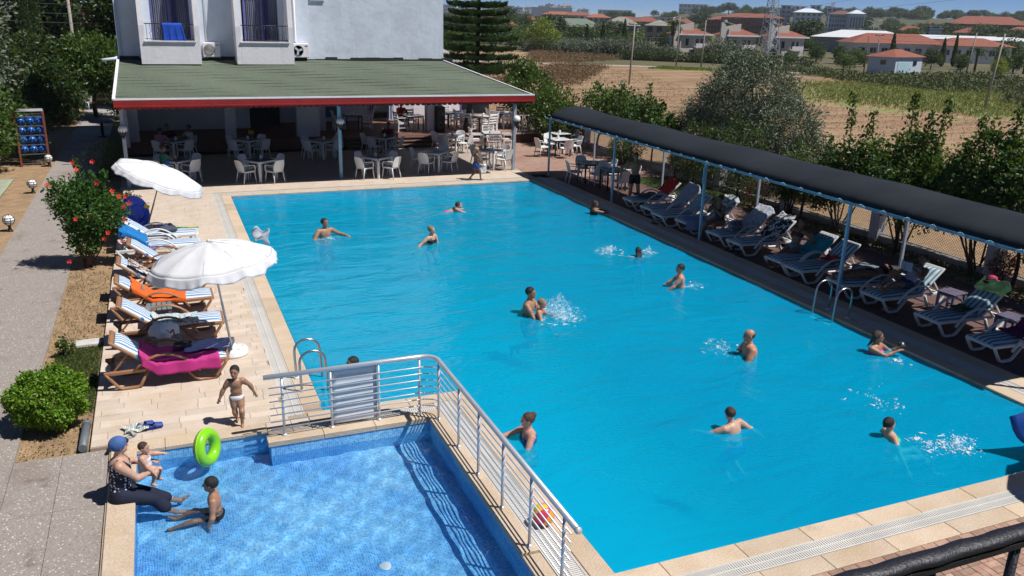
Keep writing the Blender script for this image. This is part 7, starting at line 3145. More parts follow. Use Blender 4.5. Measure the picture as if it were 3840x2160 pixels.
_, p1_ = pole(55.0, 94.9, 7.5, 'utility pole standing in the brown field', lean=.3)
_, p2_ = pole(86.2, 132.5, 8.4, 'pale pole at the road left of the palm', mat=m_pole)
_, p3_ = pole(85.3, 123.6, 7.9, 'utility pole right of the palm with crossarms', arms=3, lean=.2)
_, p4_ = pole(99.3, 101.4, 6.2, 'dark slim pole left of the hut', r=.09, arms=0, mat=m_polew)
_, p5_ = pole(79.1, 63.5, 7.4, 'leaning pole at the right of the meadow', lean=.9, arms=1)
_, p6_ = pole(126.3, 106.2, 7.0, 'leaning pole behind the hut', lean=.9, arms=1)
_, p7_ = pole(118, 118, 6.4, 'pole left of the hut before the cypresses', arms=1)
_, p8_ = pole(-4.6, 62.5, 6.6, 'grey pole above the grove at the upper left', arms=0)


def wire(a, b, sag, label, r=.018):
 s = MB()
 a, b = Vector(a), Vector(b)
 s.tube([a.lerp(b, t) - Vector((0, 0, sag * 4 * t * (1 - t))) for t in np.linspace(0, 1, 14)], r, 4)
 o = s.build('power_line', M('wire_grey', (.10, .10, .11), .6), label=label, cat='wire', group='power lines')


L0 = Vector((25, 120, 5.5))
wire(L0, p1_ + Vector((0, 0, -.1)), .9, 'upper power line from the pine to the field pole')
wire(L0 + Vector((0, 0, -1.2)), p1_ + Vector((0, 0, -1.7)), .9, 'middle power line from the pine to the field pole')
wire(L0 + Vector((-1, 0, -2.0)), p1_ + Vector((0, 0, -2.3)), .9, 'lowest power line from the pine to the field pole')
wire(p1_ + Vector((0, 0, -.1)), p2_, .6, 'power line from the field pole to the palm pole, upper')
wire(p1_ + Vector((0, 0, -1.7)), p3_ + Vector((0, 0, -1.2)), .7, 'power line from the field pole to the crossarm pole')
wire(p3_, (140, 90, 14), .8, 'power line rising right from the crossarm pole')
wire(p3_ + Vector((.6, 0, 0)), (150, 110, 18), .8, 'second power line rising right from the crossarm pole')
wire(p7_, p6_, .6, 'power line above the hut roof')
wire(p7_ + Vector((0, 0, -.8)), p6_ + Vector((0, 0, -.8)), .6, 'lower power line above the hut roof')
wire(p6_, (165, 100, 4), .6, 'power line running to the right edge')
for k, dz in enumerate((0, .55, 1.1)):
 wire(p8_ + Vector((-9, 0, -1.4 + dz)), p8_ + Vector((9, -2, -1.6 + dz)), .2, ('lowest', 'middle', 'uppermost')[k] + ' wire crossing the grove at the upper left', .012)

pyl = empty('lattice_pylon', (111.5, 139.5, FZ), 0, 'steel lattice pylon beside the third villa', 'pylon')
Hh, bw, tw_ = 16., 1.7, .35
cor = lambda z, sx, sy: Vector((sx * (bw + (tw_ - bw) * z / Hh), sy * (bw + (tw_ - bw) * z / Hh), z))
for sx, sy in ((1, 1), (1, -1), (-1, -1), (-1, 1)):
 s = MB()
 s.bar(cor(0, sx, sy), cor(Hh, sx, sy), .11, .11)
 s.build('corner_leg', m_greypost, pyl)
zz = [0, 2.2, 4.1, 5.8, 7.3, 8.6, 9.8, 10.9, 11.9, 12.9, 14, 15]
for a, b in zip(zz[:-1], zz[1:]):
 s = MB()
 cs = ((1, 1), (1, -1), (-1, -1), (-1, 1))
 for i in range(4):
  p, q_ = cs[i], cs[(i + 1) % 4]
  s.bar(cor(a, *p), cor(b, *q_), .05, .05)
  s.bar(cor(a, *q_), cor(b, *p), .05, .05)
  s.bar(cor(b, *p), cor(b, *q_), .05, .05)
 o = s.build('bracing', m_greypost, pyl)
 o['kind'] = 'stuff'
for z in (9.8, 11.5):
 s = MB()
 s.box((0, 0, z), (4.6, .12, .15), rz=.6)
 s.build('crossarm', m_greypost, pyl)

e = empty('street_lamp', (*pol(44.6, 330)[:2], FZ), R_(-44), 'twin armed street lamp before the dark trees', 'street lamp')
s = MB()
s.tube([(0, 0, 0), (0, 0, 8.6)], .1, 6)
s.build('post', m_greypost, e)
for sx in (-1, 1):
 s = MB()
 s.tube([(0, 0, 8.4), (sx * 1.4, 0, 9.0), (sx * 2.6, 0, 9.2)], .07, 5)
 s.box((sx * 2.9, 0, 9.2), (.7, .3, .14))
 s.build('lamp_arm', m_pale, e)

# roadside sign: dark lettering on white
sg = empty('shopping_sign', (*pol(47.9, 330)[:2], FZ), R_(-46), 'white billboard with dark SHOPPING CENTER lettering', 'sign')
s = MB()
s.box((0, 0, 6.4), (4.7, .2, 3.0))
s.build('board', m_white, sg)
for sx in (-1.6, 1.6):
 s = MB()
 s.box((sx, .2, 2.6), (.2, .2, 5.4))
 s.build('post', m_greypost, sg)
m_ink = M('sign_ink', (.02, .03, .06), .6)


def text(body, size, loc, parent, mat, name='lettering', rot=(pi / 2, 0, 0)):
 cu = bpy.data.curves.new(name, 'FONT')
 cu.body = body
 cu.size = size
 cu.extrude = .01
 cu.align_x = 'LEFT'
 tmp = bpy.data.objects.new('tmp', cu)
 COL.objects.link(tmp)
 dg = bpy.context.evaluated_depsgraph_get()
 me = bpy.data.meshes.new_from_object(tmp.evaluated_get(dg))
 bpy.data.objects.remove(tmp)
 me.materials.clear()
 me.materials.append(mat)
 return add(name, me, parent, loc, rot)


text('SHOPPING', .78, (-1.35, -.13, 6.2), sg, m_ink)
text('CENTER', .78, (-1.35, -.13, 5.2), sg, m_ink)
s = MB()
s.box((.3, -.12, 7.4), (2.2, .05, .35))
s.build('top_line', m_ink, sg)
for k in range(3):
 s = MB()
 s.box((-1.9, -.12, 5.4 + k * .95), (.75, .05, .7))
 s.build('pictogram', m_ink, sg)

# house with red roof high in the grove (upper left) and banana leaves
e = empty('grove_house', (-6.3, 80, 2.2), 0, 'small white house with red roof and balustrade above the grove', 'house')
s = MB()
s.box((0, 2, 1.2), (2.3, 4, 4.4))
s.build('wall', m_wall2, e)
s = MB()
s._add([(-1.6, -.6, 3.2), (1.7, -.6, 2.9), (1.7, 4, 3.6), (-1.6, 4, 3.9)], [(0, 1, 2, 3)])
s.plate([(-1.6, -.7, 3.35), (1.7, -.7, 2.95), (1.7, 4, 3.75), (-1.6, 4, 4.0)], .14)
s.build('roof', m_vtile, e)
o = MB()
o.box((0, -.03, 2.6), (1.35, .1, .95))
f = o.build('window', m_wall2, e)
for q_ in (-.32, .32):
 g = MB()
 g.box((q_, -.1, 2.6), (.56, .06, .78))
 g.build('pane', m_glass, f)
for k in range(11):
 s = MB()
 s.lathe([(.05, 0), (.09, .15), (.05, .35), (.09, .5), (.05, .55)], (-1.1 + k * .22, -.9, 1.45), 8)
 s.build('baluster', m_wall2, e)
s = MB()
s.box((0, -.9, 2.04), (2.5, .18, .09))
s.box((0, -.9, 1.4), (2.5, .18, .1))
s.box((0, -.9, .4), (2.5, .3, 2.0))
s.build('balustrade', m_wall2, e)
# ================================================================== PEOPLE
def surface_net(F, org, h):
 """smooth closed mesh round F < 0"""
 S = F < 0
 nx, ny, nz = F.shape
 c = S[:-1, :-1, :-1].astype(np.int8)
 for dx, dy, dz in ((1, 0, 0), (0, 1, 0), (1, 1, 0), (0, 0, 1), (1, 0, 1), (0, 1, 1), (1, 1, 1)):
  c = c + S[dx:nx - 1 + dx, dy:ny - 1 + dy, dz:nz - 1 + dz]
 act = np.argwhere((c > 0) & (c < 8))
 idx = np.full((nx - 1, ny - 1, nz - 1), -1, np.int32)
 idx[tuple(act.T)] = np.arange(len(act))
 acc = np.zeros((len(act), 3))
 num = np.zeros((len(act), 1))
 i, j, k = act.T
 crn = [(a, b, d) for a in (0, 1) for b in (0, 1) for d in (0, 1)]
 val = {q: F[i + q[0], j + q[1], k + q[2]] for q in crn}
 for q in crn:
  for ax in range(3):
   if q[ax] == 0:
    q2 = list(q)
    q2[ax] = 1
    q2 = tuple(q2)
    a, b = val[q], val[q2]
    m = (a < 0) != (b < 0)
    t = np.where(m, a / np.where(m, a - b, 1), 0)
    p = np.tile(np.array(q, float), (len(act), 1))
    p[:, ax] += t
    acc += p * m[:, None]
    num += m[:, None]
 V = (act + acc / num) * h + org
 quads = []
 for ax in range(3):
  o = [slice(None)] * 3
  n_ = [slice(None)] * 3
  o[ax] = slice(0, -1)
  n_[ax] = slice(1, None)
  ch = S[tuple(o)] != S[tuple(n_)]
  e = np.argwhere(ch)
  u, v = [(1, 2), (2, 0), (0, 1)][ax]
  ok = (e[:, u] > 0) & (e[:, v] > 0) & (e[:, u] < F.shape[u] - 1) & (e[:, v] < F.shape[v] - 1)
  e = e[ok]
  ins = S[tuple(e.T)]
  def cell(du, dv):
   q = e.copy()
   q[:, u] -= du
   q[:, v] -= dv
   return idx[tuple(q.T)]
  Q = np.stack([cell(1, 1), cell(0, 1), cell(0, 0), cell(1, 0)], 1)
  Q[~ins] = Q[~ins][:, ::-1]
  quads.append(Q)
 Q = np.concatenate(quads)
 return V, Q[(Q >= 0).all(1)]


def sdf_mesh(name, prims, vox, mat, clips=()):
 """prims: ('c',a,b,ra,rb,k) round cones, ('e',centre,R,radii,k) ellipsoids -> mesh"""
 lo, hi = np.full(3, 1e9), np.full(3, -1e9)
 bb = []
 for p in prims:
  if p[0] == 'c':
   a, b, r = np.array(p[1]), np.array(p[2]), max(p[3], p[4])
   l, u = np.minimum(a, b) - r, np.maximum(a, b) + r
  else:
   r = max(p[3])
   l, u = np.array(p[1]) - r, np.array(p[1]) + r
  bb.append((l, u))
  lo, hi = np.minimum(lo, l), np.maximum(hi, u)
 pad = .05
 lo, hi = lo - pad, hi + pad
 n = np.ceil((hi - lo) / vox).astype(int) + 1
 F = np.full(n, 1., np.float32)
 ax = [lo[i] + vox * np.arange(n[i]) for i in range(3)]
 for p, (l, u) in zip(prims, bb):
  s0 = np.maximum(0, np.floor((l - .07 - lo) / vox).astype(int))
  s1 = np.minimum(n, np.ceil((u + .07 - lo) / vox).astype(int) + 1)
  X, Y, Z_ = np.meshgrid(*[ax[i][s0[i]:s1[i]] for i in range(3)], indexing='ij')
  P = np.stack([X, Y, Z_], -1)
  if p[0] == 'c':
   a, b = np.array(p[1]), np.array(p[2])
   ab = b - a
   t = np.clip(((P - a) @ ab) / max(1e-9, ab @ ab), 0, 1)
   d = np.linalg.norm(P - a - t[..., None] * ab, axis=-1) - (p[3] + (p[4] - p[3]) * t)
  else:
   q = (P - np.array(p[1])) @ np.array(p[2])
   r = np.array(p[3])
   k0 = np.linalg.norm(q / r, axis=-1)
   k1 = np.linalg.norm(q / (r * r), axis=-1) + 1e-9
   d = k0 * (k0 - 1) / k1
  k = p[5] if p[0] == 'c' else p[4]
  sl = tuple(slice(s0[i], s1[i]) for i in range(3))
  g = F[sl]
  hh = np.clip(.5 + .5 * (g - d) / k, 0, 1)
  F[sl] = g + (d - g) * hh - k * hh * (1 - hh)
 if clips:
  X, Y, Z_ = np.meshgrid(*ax, indexing='ij')
  for pt, nr in clips:
   F = np.maximum(F, (X - pt[0]) * nr[0] + (Y - pt[1]) * nr[1] + (Z_ - pt[2]) * nr[2])
 V, Q = surface_net(F, lo, vox)
 return mesh_np(name, V, Q, mat, smooth=True)


def skin_mat(name, c):
 if name in MATS:
  return MATS[name]
 m, nt, b = nodes_of(name)
 n = noise(nt, 9, 3)
 nt.links.new(mixrgb(nt, ramp(nt, n.outputs[0], [(.35, 0.), (.7, 1.)]), c, tuple(x * .82 for x in c)), b.inputs['Base Color'])
 b.inputs['Roughness'].default_value = .45
 b.inputs['Specular IOR Level'].default_value = .4
 b.inputs['Subsurface Weight'].default_value = .12
 b.inputs['Subsurface Radius'].default_value = (.02, .008, .004)
 MATS[name] = m
 return m


GS = 'bathers in the large pool'
SK = {'tan': (.36, .19, .115), 'fair': (.52, .31, .22), 'red': (.50, .235, .15), 'dark': (.25, .125, .075), 'pink': (.50, .26, .19)}
HR = {'black': (.012, .010, .010), 'brown': (.055, .030, .018), 'blond': (.30, .20, .10), 'darkbrown': (.025, .016, .012), 'auburn': (.09, .04, .02)}
np3 = lambda v: np.array(v, float)


def unit(v):
 v = np3(v)
 return v / (np.linalg.norm(v) + 1e-9)


def ik(a, b, l1, l2, pole):
 a, b = np3(a), np3(b)
 d = b - a
 L = np.linalg.norm(d)
 if L > (l1 + l2) * .995:
  b = a + d / L * (l1 + l2) * .995
  d = b - a
  L = np.linalg.norm(d)
 L = max(L, abs(l1 - l2) + .02)
 x = (l1 * l1 - l2 * l2 + L * L) / (2 * L)
 h_ = sqrt(max(0, l1 * l1 - x * x))
 u = d / (np.linalg.norm(d) + 1e-9)
 pl = np3(pole) - u * np.dot(pole, u)
 pl = unit(pl)
 return a + u * x + pl * h_, b


def person(label, loc, face, H=1.72, pelvis=.93, torso=(0, 0, 1), right=(1, 0, 0), hands=None, feet=None, look=None, head_up=None, skin='tan', hair='black', style='short', wear=(), vox=.014, child=0., heavy=1.1, elbow=None, knee=None, group=None, female=False, curl=.5, name='person', headgear=None):
 """pose is given in the body's own frame: +y ahead, +x to the right hand, z up, origin on the ground below the pelvis"""
 e = empty(name, loc, atan2(-face[0], face[1]), label, 'person', group)
 t, r = unit(torso), unit(right)
 f = unit(np.cross(t, r))
 r = np.cross(f, t)
 hs = H / 7.1 * (1 + .42 * child)               # head height
 tl = H * (.30 + .02 * child)
 p0 = np3((0, 0, pelvis)) if np.isscalar(pelvis) else np3(pelvis)
 B = np.stack([r, f, t], 1)                      # columns
 W = heavy
 sw = H * (.116 - .012 * female - .010 * child)
 N = p0 + t * tl
 SR, SL = N - t * .035 * H + r * sw, N - t * .035 * H - r * sw
 hw = H * (.050 + .006 * female)
 HPR, HPL = p0 + r * hw - t * .012 * H, p0 - r * hw - t * .012 * H
 k = .035
 pr = []
 chest = N - t * .085 * H
 pr.append(('e', chest, B, (.101 * H * (.92 if female else 1), .062 * H * W, .098 * H), k))
 pr.append(('e', p0 + t * .115 * H, B, (.074 * H * W * (.92 if female else 1), .055 * H * W ** 1.5, .085 * H), k))
 pr.append(('e', p0 + t * .01 * H, B, (.084 * H * (1.05 if female else 1) * W ** .6, .062 * H * W, .068 * H), k))
 pr.append(('c', SR - r * .02 * H, SL + r * .02 * H, .034 * H, .034 * H, k))
 if female:
  for sgn in (-1, 1):
   pr.append(('e', chest + r * sgn * .042 * H + f * .045 * H - t * .015 * H, B, (.036 * H, .032 * H, .034 * H), .02))
 # head
 lk = unit(look if look is not None else f + np3((0, 0, 0)))
 hu = unit(head_up if head_up is not None else (t * .45 + np3((0, 0, .55))))
 hr_ = unit(np.cross(lk, hu))
 hf = np.cross(hu, hr_)
 HB = np.stack([hr_, hf, hu], 1)
 hc = N + t * .022 * H + hu * hs * .52 + hf * .06 * hs
 pr.append(('c', N - t * .02 * H, hc - hu * hs * .22 - hf * .05 * hs, .034 * H * (1 - .12 * child), .028 * H, .02))
 pr.append(('e', hc + hu * .10 * hs - hf * .05 * hs, HB, (.345 * hs, .42 * hs, .40 * hs), .02))
 pr.append(('e', hc - hu * .20 * hs + hf * .10 * hs, HB, (.26 * hs, .28 * hs, .29 * hs), .025))
 pr.append(('c', hc + hf * .365 * hs + hu * .02 * hs, hc + hf * .45 * hs - hu * .10 * hs, .035 * hs, .06 * hs, .02))
 pr.append(('c', hc + hf * .33 * hs - hu * .335 * hs, hc + hf * .30 * hs - hu * .34 * hs, .07 * hs, .07 * hs, .03))
 for sgn in (-1, 1):
  pr.append(('e', hc + hr_ * sgn * .35 * hs - hf * .05 * hs - hu * .02 * hs, HB, (.035 * hs, .07 * hs, .11 * hs), .01))
 # arms
 la, lf = .172 * H, .150 * H
 hands = hands or ((.25 * H / 1.72, .05, pelvis - .1 if np.isscalar(pelvis) else p0[2] - .1), (-.25 * H / 1.72, .05, p0[2] - .1))
 arms = []
 s_ = H / 1.72
 for i, (S, T, sgn) in enumerate(((SR, hands[0], 1), (SL, hands[1], -1))):
  pole = (elbow[i] if elbow else (sgn * .7, -.5, -.5))
  E_, Wp = ik(S, T, la, lf, pole)
  arms.append((S, E_, Wp))
  ar = .033 * H * (W ** .6) * (.86 if female else 1) * (1 + .12 * child)
  pr.append(('c', S, S + (E_ - S) * .45, ar * 1.02, ar * .95, .03))
  pr.append(('c', S, E_, ar, ar * .74, .022))
  pr.append(('c', E_, E_ + (Wp - E_) * .35, ar * .76, ar * .78, .02))
  pr.append(('c', E_, Wp, ar * .76, ar * .50, .02))
  d = unit(Wp - E_)
  side = unit(np.cross(d, (0, 0, 1)) if abs(d[2]) < .9 else np.cross(d, (0, 1, 0)))
  nrm = np.cross(side, d)
  if nrm[2] > 0:
   nrm = -nrm
  ths = unit(np3((-r * sgn)) - d * np.dot(-r * sgn, d)) if True else side
  ths = side if np.dot(side, -r * sgn) > 0 else -side
  hb_ = np.stack([side, d, nrm], 1)
  pr.append(('e', Wp + d * .042 * s_, hb_, (.040 * s_, .052 * s_, .016 * s_), .015))
  for q in range(4):
   off = (-.030 + .020 * q) * s_
   Lf = (.062, .078, .074, .058)[q if np.dot(side, ths) < 0 else 3 - q] * s_
   b0 = Wp + d * .082 * s_ + side * off
   b1 = b0 + unit(d * (1 - .4 * curl) + nrm * curl * .7 + side * off * 4) * Lf * .55
   b2 = b1 + unit(d * (1 - curl) + nrm * curl) * Lf * .5
   rf = max(.0088 * s_, vox * .62)
   pr.append(('c', b0, b1, rf, rf * .95, .006))
   pr.append(('c', b1, b2, rf * .95, rf * .85, .006))
  tb0 = Wp + d * .025 * s_ + ths * .032 * s_
  tb1 = tb0 + unit(d * .7 + ths * .7 + nrm * .3) * .045 * s_
  pr.append(('c', tb0, tb1, max(.011 * s_, vox * .65), max(.0095 * s_, vox * .6), .01))
  pr.append(('c', tb1, tb1 + unit(d * .9 + ths * .25 + nrm * .3) * .03 * s_, max(.0095 * s_, vox * .6), max(.008 * s_, vox * .6), .008))
 # legs
 lt, ls = .245 * H * (1 - .06 * child), .243 * H * (1 - .06 * child)
 if feet is None and group == GS:      # treading water
  feet = ((.14 * s_, -.26 * s_, p0[2] - .52 * s_), (-.13 * s_, -.20 * s_, p0[2] - .58 * s_))
 feet = feet or ((.1, 0, .07 * s_), (-.1, 0, .07 * s_))
 legs = []
 for i, (Hp, T, sgn) in enumerate(((HPR, feet[0], 1), (HPL, feet[1], -1))):
  pole = (knee[i] if knee else (sgn * .1, 1, .2))
  K, A_ = ik(Hp, T, lt, ls, pole)
  legs.append((Hp, K, A_))
  th = .050 * H * (W ** .6) * (1.05 if female else 1) * (1 + .08 * child)
  pr.append(('c', Hp, Hp + (K - Hp) * .5, th * 1.05, th * .88, .03))
  pr.append(('c', Hp, K, th, th * .64, .025))
  pr.append(('c', K, K + (A_ - K) * .32, th * .63, th * .70, .02))
  pr.append(('c', K, A_, th * .63, th * .42, .02))
  shin = unit(A_ - K)
  fw = unit(f - shin * np.dot(f, shin)) if abs(np.dot(f, shin)) < .95 else unit(np.cross(r, shin) * -1)
  if abs(shin[2]) > .7:
   fw = unit(np3((fw[0], fw[1], -.08)))
  heel = A_ + shin * .035 * s_ - fw * .03 * s_
  toe = A_ + shin * .045 * s_ + fw * .135 * s_
  pr.append(('c', heel, A_ + shin * .03 * s_ + fw * .07 * s_, .032 * s_, .030 * s_, .02))
  pr.append(('c', A_ + shin * .03 * s_ + fw * .07 * s_, toe, .034 * s_, .020 * s_, .02))
  lat = np.cross(shin, fw)
  for q in range(3):
   pr.append(('c', toe + lat * (q - 1) * .026 * s_, toe + fw * .022 * s_ + lat * (q - 1) * .028 * s_, .014 * s_, .012 * s_, .012))
 body = add('body', sdf_mesh('body', pr, vox, skin_mat('skin_' + skin, SK[skin])), e)
 # hair
 hm = M('hair_' + hair, HR[hair], .5, var=.25, scale=40, bump=.6, bscale=150)
 vh = min(vox, .012)
 cap = [('e', hc + hu * .125 * hs - hf * .085 * hs, HB, (.375 * hs, .44 * hs, .415 * hs), .02)]
 cl = [(hc + hf * .20 * hs + hu * .18 * hs, unit(hf * .80 - hu * .62)), (hc - hu * .16 * hs, -hu)]
 if style == 'long':
  cl = cl[:1]
  for sgn in (-1, 0, 1):
   cap.append(('c', hc - hf * .22 * hs + hr_ * sgn * .2 * hs, N - f * .075 * H - t * .07 * H + r * sgn * .035 * H, .20 * hs, .16 * hs, .04))
 elif style == 'bun':
  cap.append(('e', hc + hu * .34 * hs - hf * .42 * hs, HB, (.2 * hs, .2 * hs, .19 * hs), .02))
 elif style == 'pony':
  cap.append(('c', hc + hu * .2 * hs - hf * .40 * hs, hc - hu * .45 * hs - hf * .55 * hs, .13 * hs, .06 * hs, .03))
 elif style == 'bald':
  cap = [('e', hc + hu * .09 * hs - hf * .06 * hs, HB, (.352 * hs, .425 * hs, .40 * hs), .02)]
  cl = [(hc + hf * .05 * hs + hu * .05 * hs, unit(hf * .5 + hu * .85)), (hc - hu * .14 * hs, -hu)]
 if headgear is None:
  add('hair', sdf_mesh('hair', cap, vh, hm, cl), e)
 else:
  hg = [('e', hc + hu * .13 * hs - hf * .07 * hs, HB, (.41 * hs, .49 * hs, .45 * hs), .02)]
  add('head_scarf' if headgear == 'scarf' else 'hat', sdf_mesh('cap', hg, vh, M('scarf_blue', (.05, .12, .32), .8, bump=.6, bscale=18) if headgear == 'scarf' else M('straw_hat', (.42, .26, .12), .8), [(hc + hf * .26 * hs + hu * .10 * hs, unit(hf * .75 - hu * .66)), (hc - hu * .22 * hs - hf * .1 * hs, unit(-hu * 1. + hf * .2))]), e)
 # eyes and mouth
 ey = M('eye_dark', (.015, .012, .012), .3)
 for sgn in (-1, 1):
  s = MB()
  s.ball(Vector(hc + hf * .335 * hs + hr_ * sgn * .145 * hs + hu * .03 * hs), .042 * hs, 8, 5)
  s.build('eye', ey, e)
  s = MB()
  s.tube([Vector(hc + hf * .385 * hs + hr_ * sgn * x * hs + hu * z * hs) for x, z in ((.07, .10), (.15, .125), (.22, .095))], .018 * hs, 5)
  s.build('eyebrow', hm, e)
 s = MB()
 s.tube([Vector(hc + hf * (.355 - .02 * abs(x) * 8) * hs + hr_ * x * hs - hu * .215 * hs) for x in (-.1, -.05, 0, .05, .1)], [.012 * hs, .026 * hs, .03 * hs, .026 * hs, .012 * hs], 6)
 s.build('mouth', M('lips', (.30, .09, .075), .5), e)
 # clothes: closed shells that follow the body
 for (kind, mat) in wear:
  gp, gc, nm = [], [], kind
  g = .010 + vox * .15
  if kind in ('trunks', 'briefs', 'shorts', 'trousers', 'leggings'):
   gp.append(('e', p0 + t * .01 * H, B, (.084 * H * (1.05 if female else 1) * W ** .6 + g, .062 * H * W + g, .066 * H + g), k))
   if kind != 'briefs':
    cut = {'trunks': .42, 'shorts': .6, 'trousers': 1., 'leggings': 1.}[kind]
    for (Hp, K, A_) in legs:
     th = .050 * H * (W ** .6) * (1.05 if female else 1)
     gp.append(('c', Hp, Hp + (K - Hp) * cut, th * 1.05 + g, th * (1.05 - .38 * cut) + g * 1.4, .03))
     if kind == 'trousers':
      gp.append(('c', K, K + (A_ - K) * .45, th * .66 + g * 1.3, th * .70 + g * 1.5, .02))
   else:
    for (Hp, K, A_) in legs:
     gp.append(('c', Hp, Hp + (K - Hp) * .10, .050 * H + g, .048 * H + g, .03))
   gc.append((p0 + t * (.045 if kind != 'trousers' else .09) * H, t))
  elif kind in ('shirt', 'tank', 'swimsuit', 'vest'):
   gp.append(('e', chest, B, (.101 * H * (.92 if female else 1) + g, .062 * H * W + g, .098 * H + g), k))
   gp.append(('e', p0 + t * .115 * H, B, (.074 * H * W * (.92 if female else 1) + g, .055 * H * W ** 1.5 + g, .085 * H + g), k))
   gp.append(('e', p0 + t * .02 * H, B, (.084 * H * (1.05 if female else 1) * W ** .6 + g, .062 * H * W + g, .06 * H + g), k))
   if female:
    for sgn in (-1, 1):
     gp.append(('e', chest + r * sgn * .042 * H + f * .045 * H - t * .015 * H, B, (.036 * H + g, .032 * H + g, .034 * H + g), .02))
   if kind == 'shirt':
    gp.append(('c', SR - r * .02 * H, SL + r * .02 * H, .036 * H + g, .036 * H + g, k))
    for (S, E_, Wp) in arms:
     gp.append(('c', S, S + (E_ - S) * .62, .034 * H + g, .030 * H + g * 1.5, .03))
    gc.append((N - t * .004 * H, t))
   else:
    gc.append((N - t * .062 * H, t))
  elif kind == 'bikini_top':
   gp.append(('e', chest, B, (.094 * H * .94 + g * .8, .062 * H * W + g * .8, .098 * H + g), k))
   for sgn in (-1, 1):
    gp.append(('e', chest + r * sgn * .042 * H + f * .045 * H - t * .015 * H, B, (.036 * H + g, .032 * H + g, .034 * H + g), .02))
   gc += [(chest + t * .018 * H, t), (chest - t * .048 * H, -t)]
  add(nm, sdf_mesh(nm, gp, vox, mat, gc), e)
  if kind in ('tank', 'bikini_top', 'swimsuit', 'vest'):
   for sgn in (-1, 1):
    s = MB()
    pts = [chest + r * sgn * .05 * H + f * (.064 * H * W) + t * .02 * H, N - t * .012 * H + r * sgn * .058 * H + f * .028 * H, N + r * sgn * .055 * H - f * .012 * H - t * .0 * H, chest + r * sgn * .045 * H - f * .062 * H * W + t * .02 * H]
    s.tube([Vector(q) for q in pts], (.016 if kind != 'bikini_top' else .008) * s_, 6, flat=(.5, 1.2))
    s.build('strap', mat, e)
 return e


CL = lambda n, c: M('cloth_' + n, c, .85, var=.1, scale=12, bump=.3, bscale=60)
w0 = WZ
# standing bathers: ground level = water - wading depth
person('man with moustache standing waist deep at the far left of the pool, hands raised', (3.98, 23.1, -1.27), (.35, -.94), 1.76, skin='tan', style='short', hands=((.26, .30, 1.22), (-.52, .30, 1.24)), look=(-.25, .95, -.05), wear=(('trunks', CL('navy', (.02, .03, .10))),), group=GS)
person('girl with ponytail swimming to the right at the far end, pink bottoms', (8.35, 25.15, -.30), (1, -.05), 1.40, pelvis=(0, -.15, .18), torso=(0, .93, .32), feet=((.10, -.95, .05), (-.12, -.92, .12)), knee=((.1, 0, 1), (-.1, 0, 1)), hands=((.42, .75, .15), (-.40, .80, .18)), look=(.35, .9, .05), head_up=(0, -.15, 1), skin='fair', hair='brown', style='pony', wear=(('briefs', CL('hotpink', (.65, .07, .20))), ('bikini_top', CL('darkgrey', (.03, .03, .05)))), group=GS, female=True, child=.3)
person('blond girl in a black top standing chest deep with one arm trailing', (6.58, 21.55, -1.19), (.55, -.83), 1.55, skin='fair', hair='blond', style='bun', torso=(.08, .12, 1), hands=((.62, -.05, 1.02), (-.25, .2, .75)), look=(-.1, .95, -.1), wear=(('bikini_top', CL('black', (.01, .01, .012))), ('briefs', CL('black', (.01, .01, .012)))), group=GS, female=True)
person('long haired girl at the shaded edge with her arms on the coping', (12.62, 23.55, -1.25), (.95, -.30), 1.55, skin='dark', hair='black', style='long', torso=(0, .12, 1), hands=((.10, .56, 1.24), (-.18, .58, 1.24)), elbow=((.8, 0, .1), (-.8, 0, .1)), look=(.2, .95, 0), wear=(('swimsuit', CL('black', (.01, .01, .012))),), group=GS, female=True)
person('black haired swimmer in purple seen from behind with arms spread', (11.48, 18.76, -1.12), (.2, .98), 1.45, pelvis=(0, -.18, .66), torso=(0, .28, .96), skin='fair', hair='black', style='long', hands=((.58, .25, 1.02), (-.60, .28, 1.04)), feet=((.14, -.35, .0), (-.14, -.4, .05)), wear=(('swimsuit', CL('purple', (.20, .03, .42))),), group=GS, female=True)
person('boy with spiky dark hair standing in the pool, seen from behind', (11.06, 16.0, -1.12), (-.85, .50), 1.50, torso=(0, .10, 1), hands=((.18, .48, .98), (-.30, .42, .95)), look=(-.25, .92, -.12), skin='pink', hair='black', wear=(('trunks', CL('slateblue', (.03, .06, .15))),), group=GS, child=.2)
person('man with short dark hair holding a child in the middle of the pool', (6.86, 15.50, -1.22), (.80, -.60), 1.78, torso=(0, .10, 1), hands=((.10, .40, 1.14), (-.06, .44, 1.06)), elbow=((1, -.1, -.5), (-1, -.1, -.5)), look=(.1, .9, -.35), skin='tan', hair='black', wear=(('trunks', CL('navy', (.02, .03, .10))),), group=GS)
person('blond child held in the arms of the man amid splashing water', (6.97, 15.22, -.52), (.80, -.60), 1.12, pelvis=.30, torso=(0, .22, .97), hands=((.16, .30, .40), (-.14, .32, .38)), feet=((.08, .42, .14), (-.10, .46, .10)), look=(0, .8, -.6), skin='red', hair='blond', wear=(('trunks', CL('magenta', (.50, .04, .30))),), group=GS, child=.8)
person('sunburnt man with shaved head turned away in the right of the pool', (10.0, 11.95, -1.28), (-.92, .38), 1.78, torso=(0, .14, 1), hands=((.30, .42, .98), (-.28, .40, .98)), look=(.0, .95, -.15), skin='red', hair='brown', style='bald', heavy=1.22, wear=(('trunks', CL('blue', (.02, .06, .28))),), group=GS)
person('woman in a pink bikini holding up a camera by the shaded edge', (12.40, 11.30, -1.30), (.30, -.95), 1.64, hands=((-.14, .36, 1.36), (-.44, .30, 1.38)), elbow=((.6, .1, -.9), (-.6, .1, -.9)), look=(-.45, .9, -.05), skin='tan', hair='brown', style='long', heavy=1.1, wear=(('bikini_top', CL('pink', (.70, .10, .42))), ('briefs', CL('pink', (.70, .10, .42)))), group=GS, female=True)
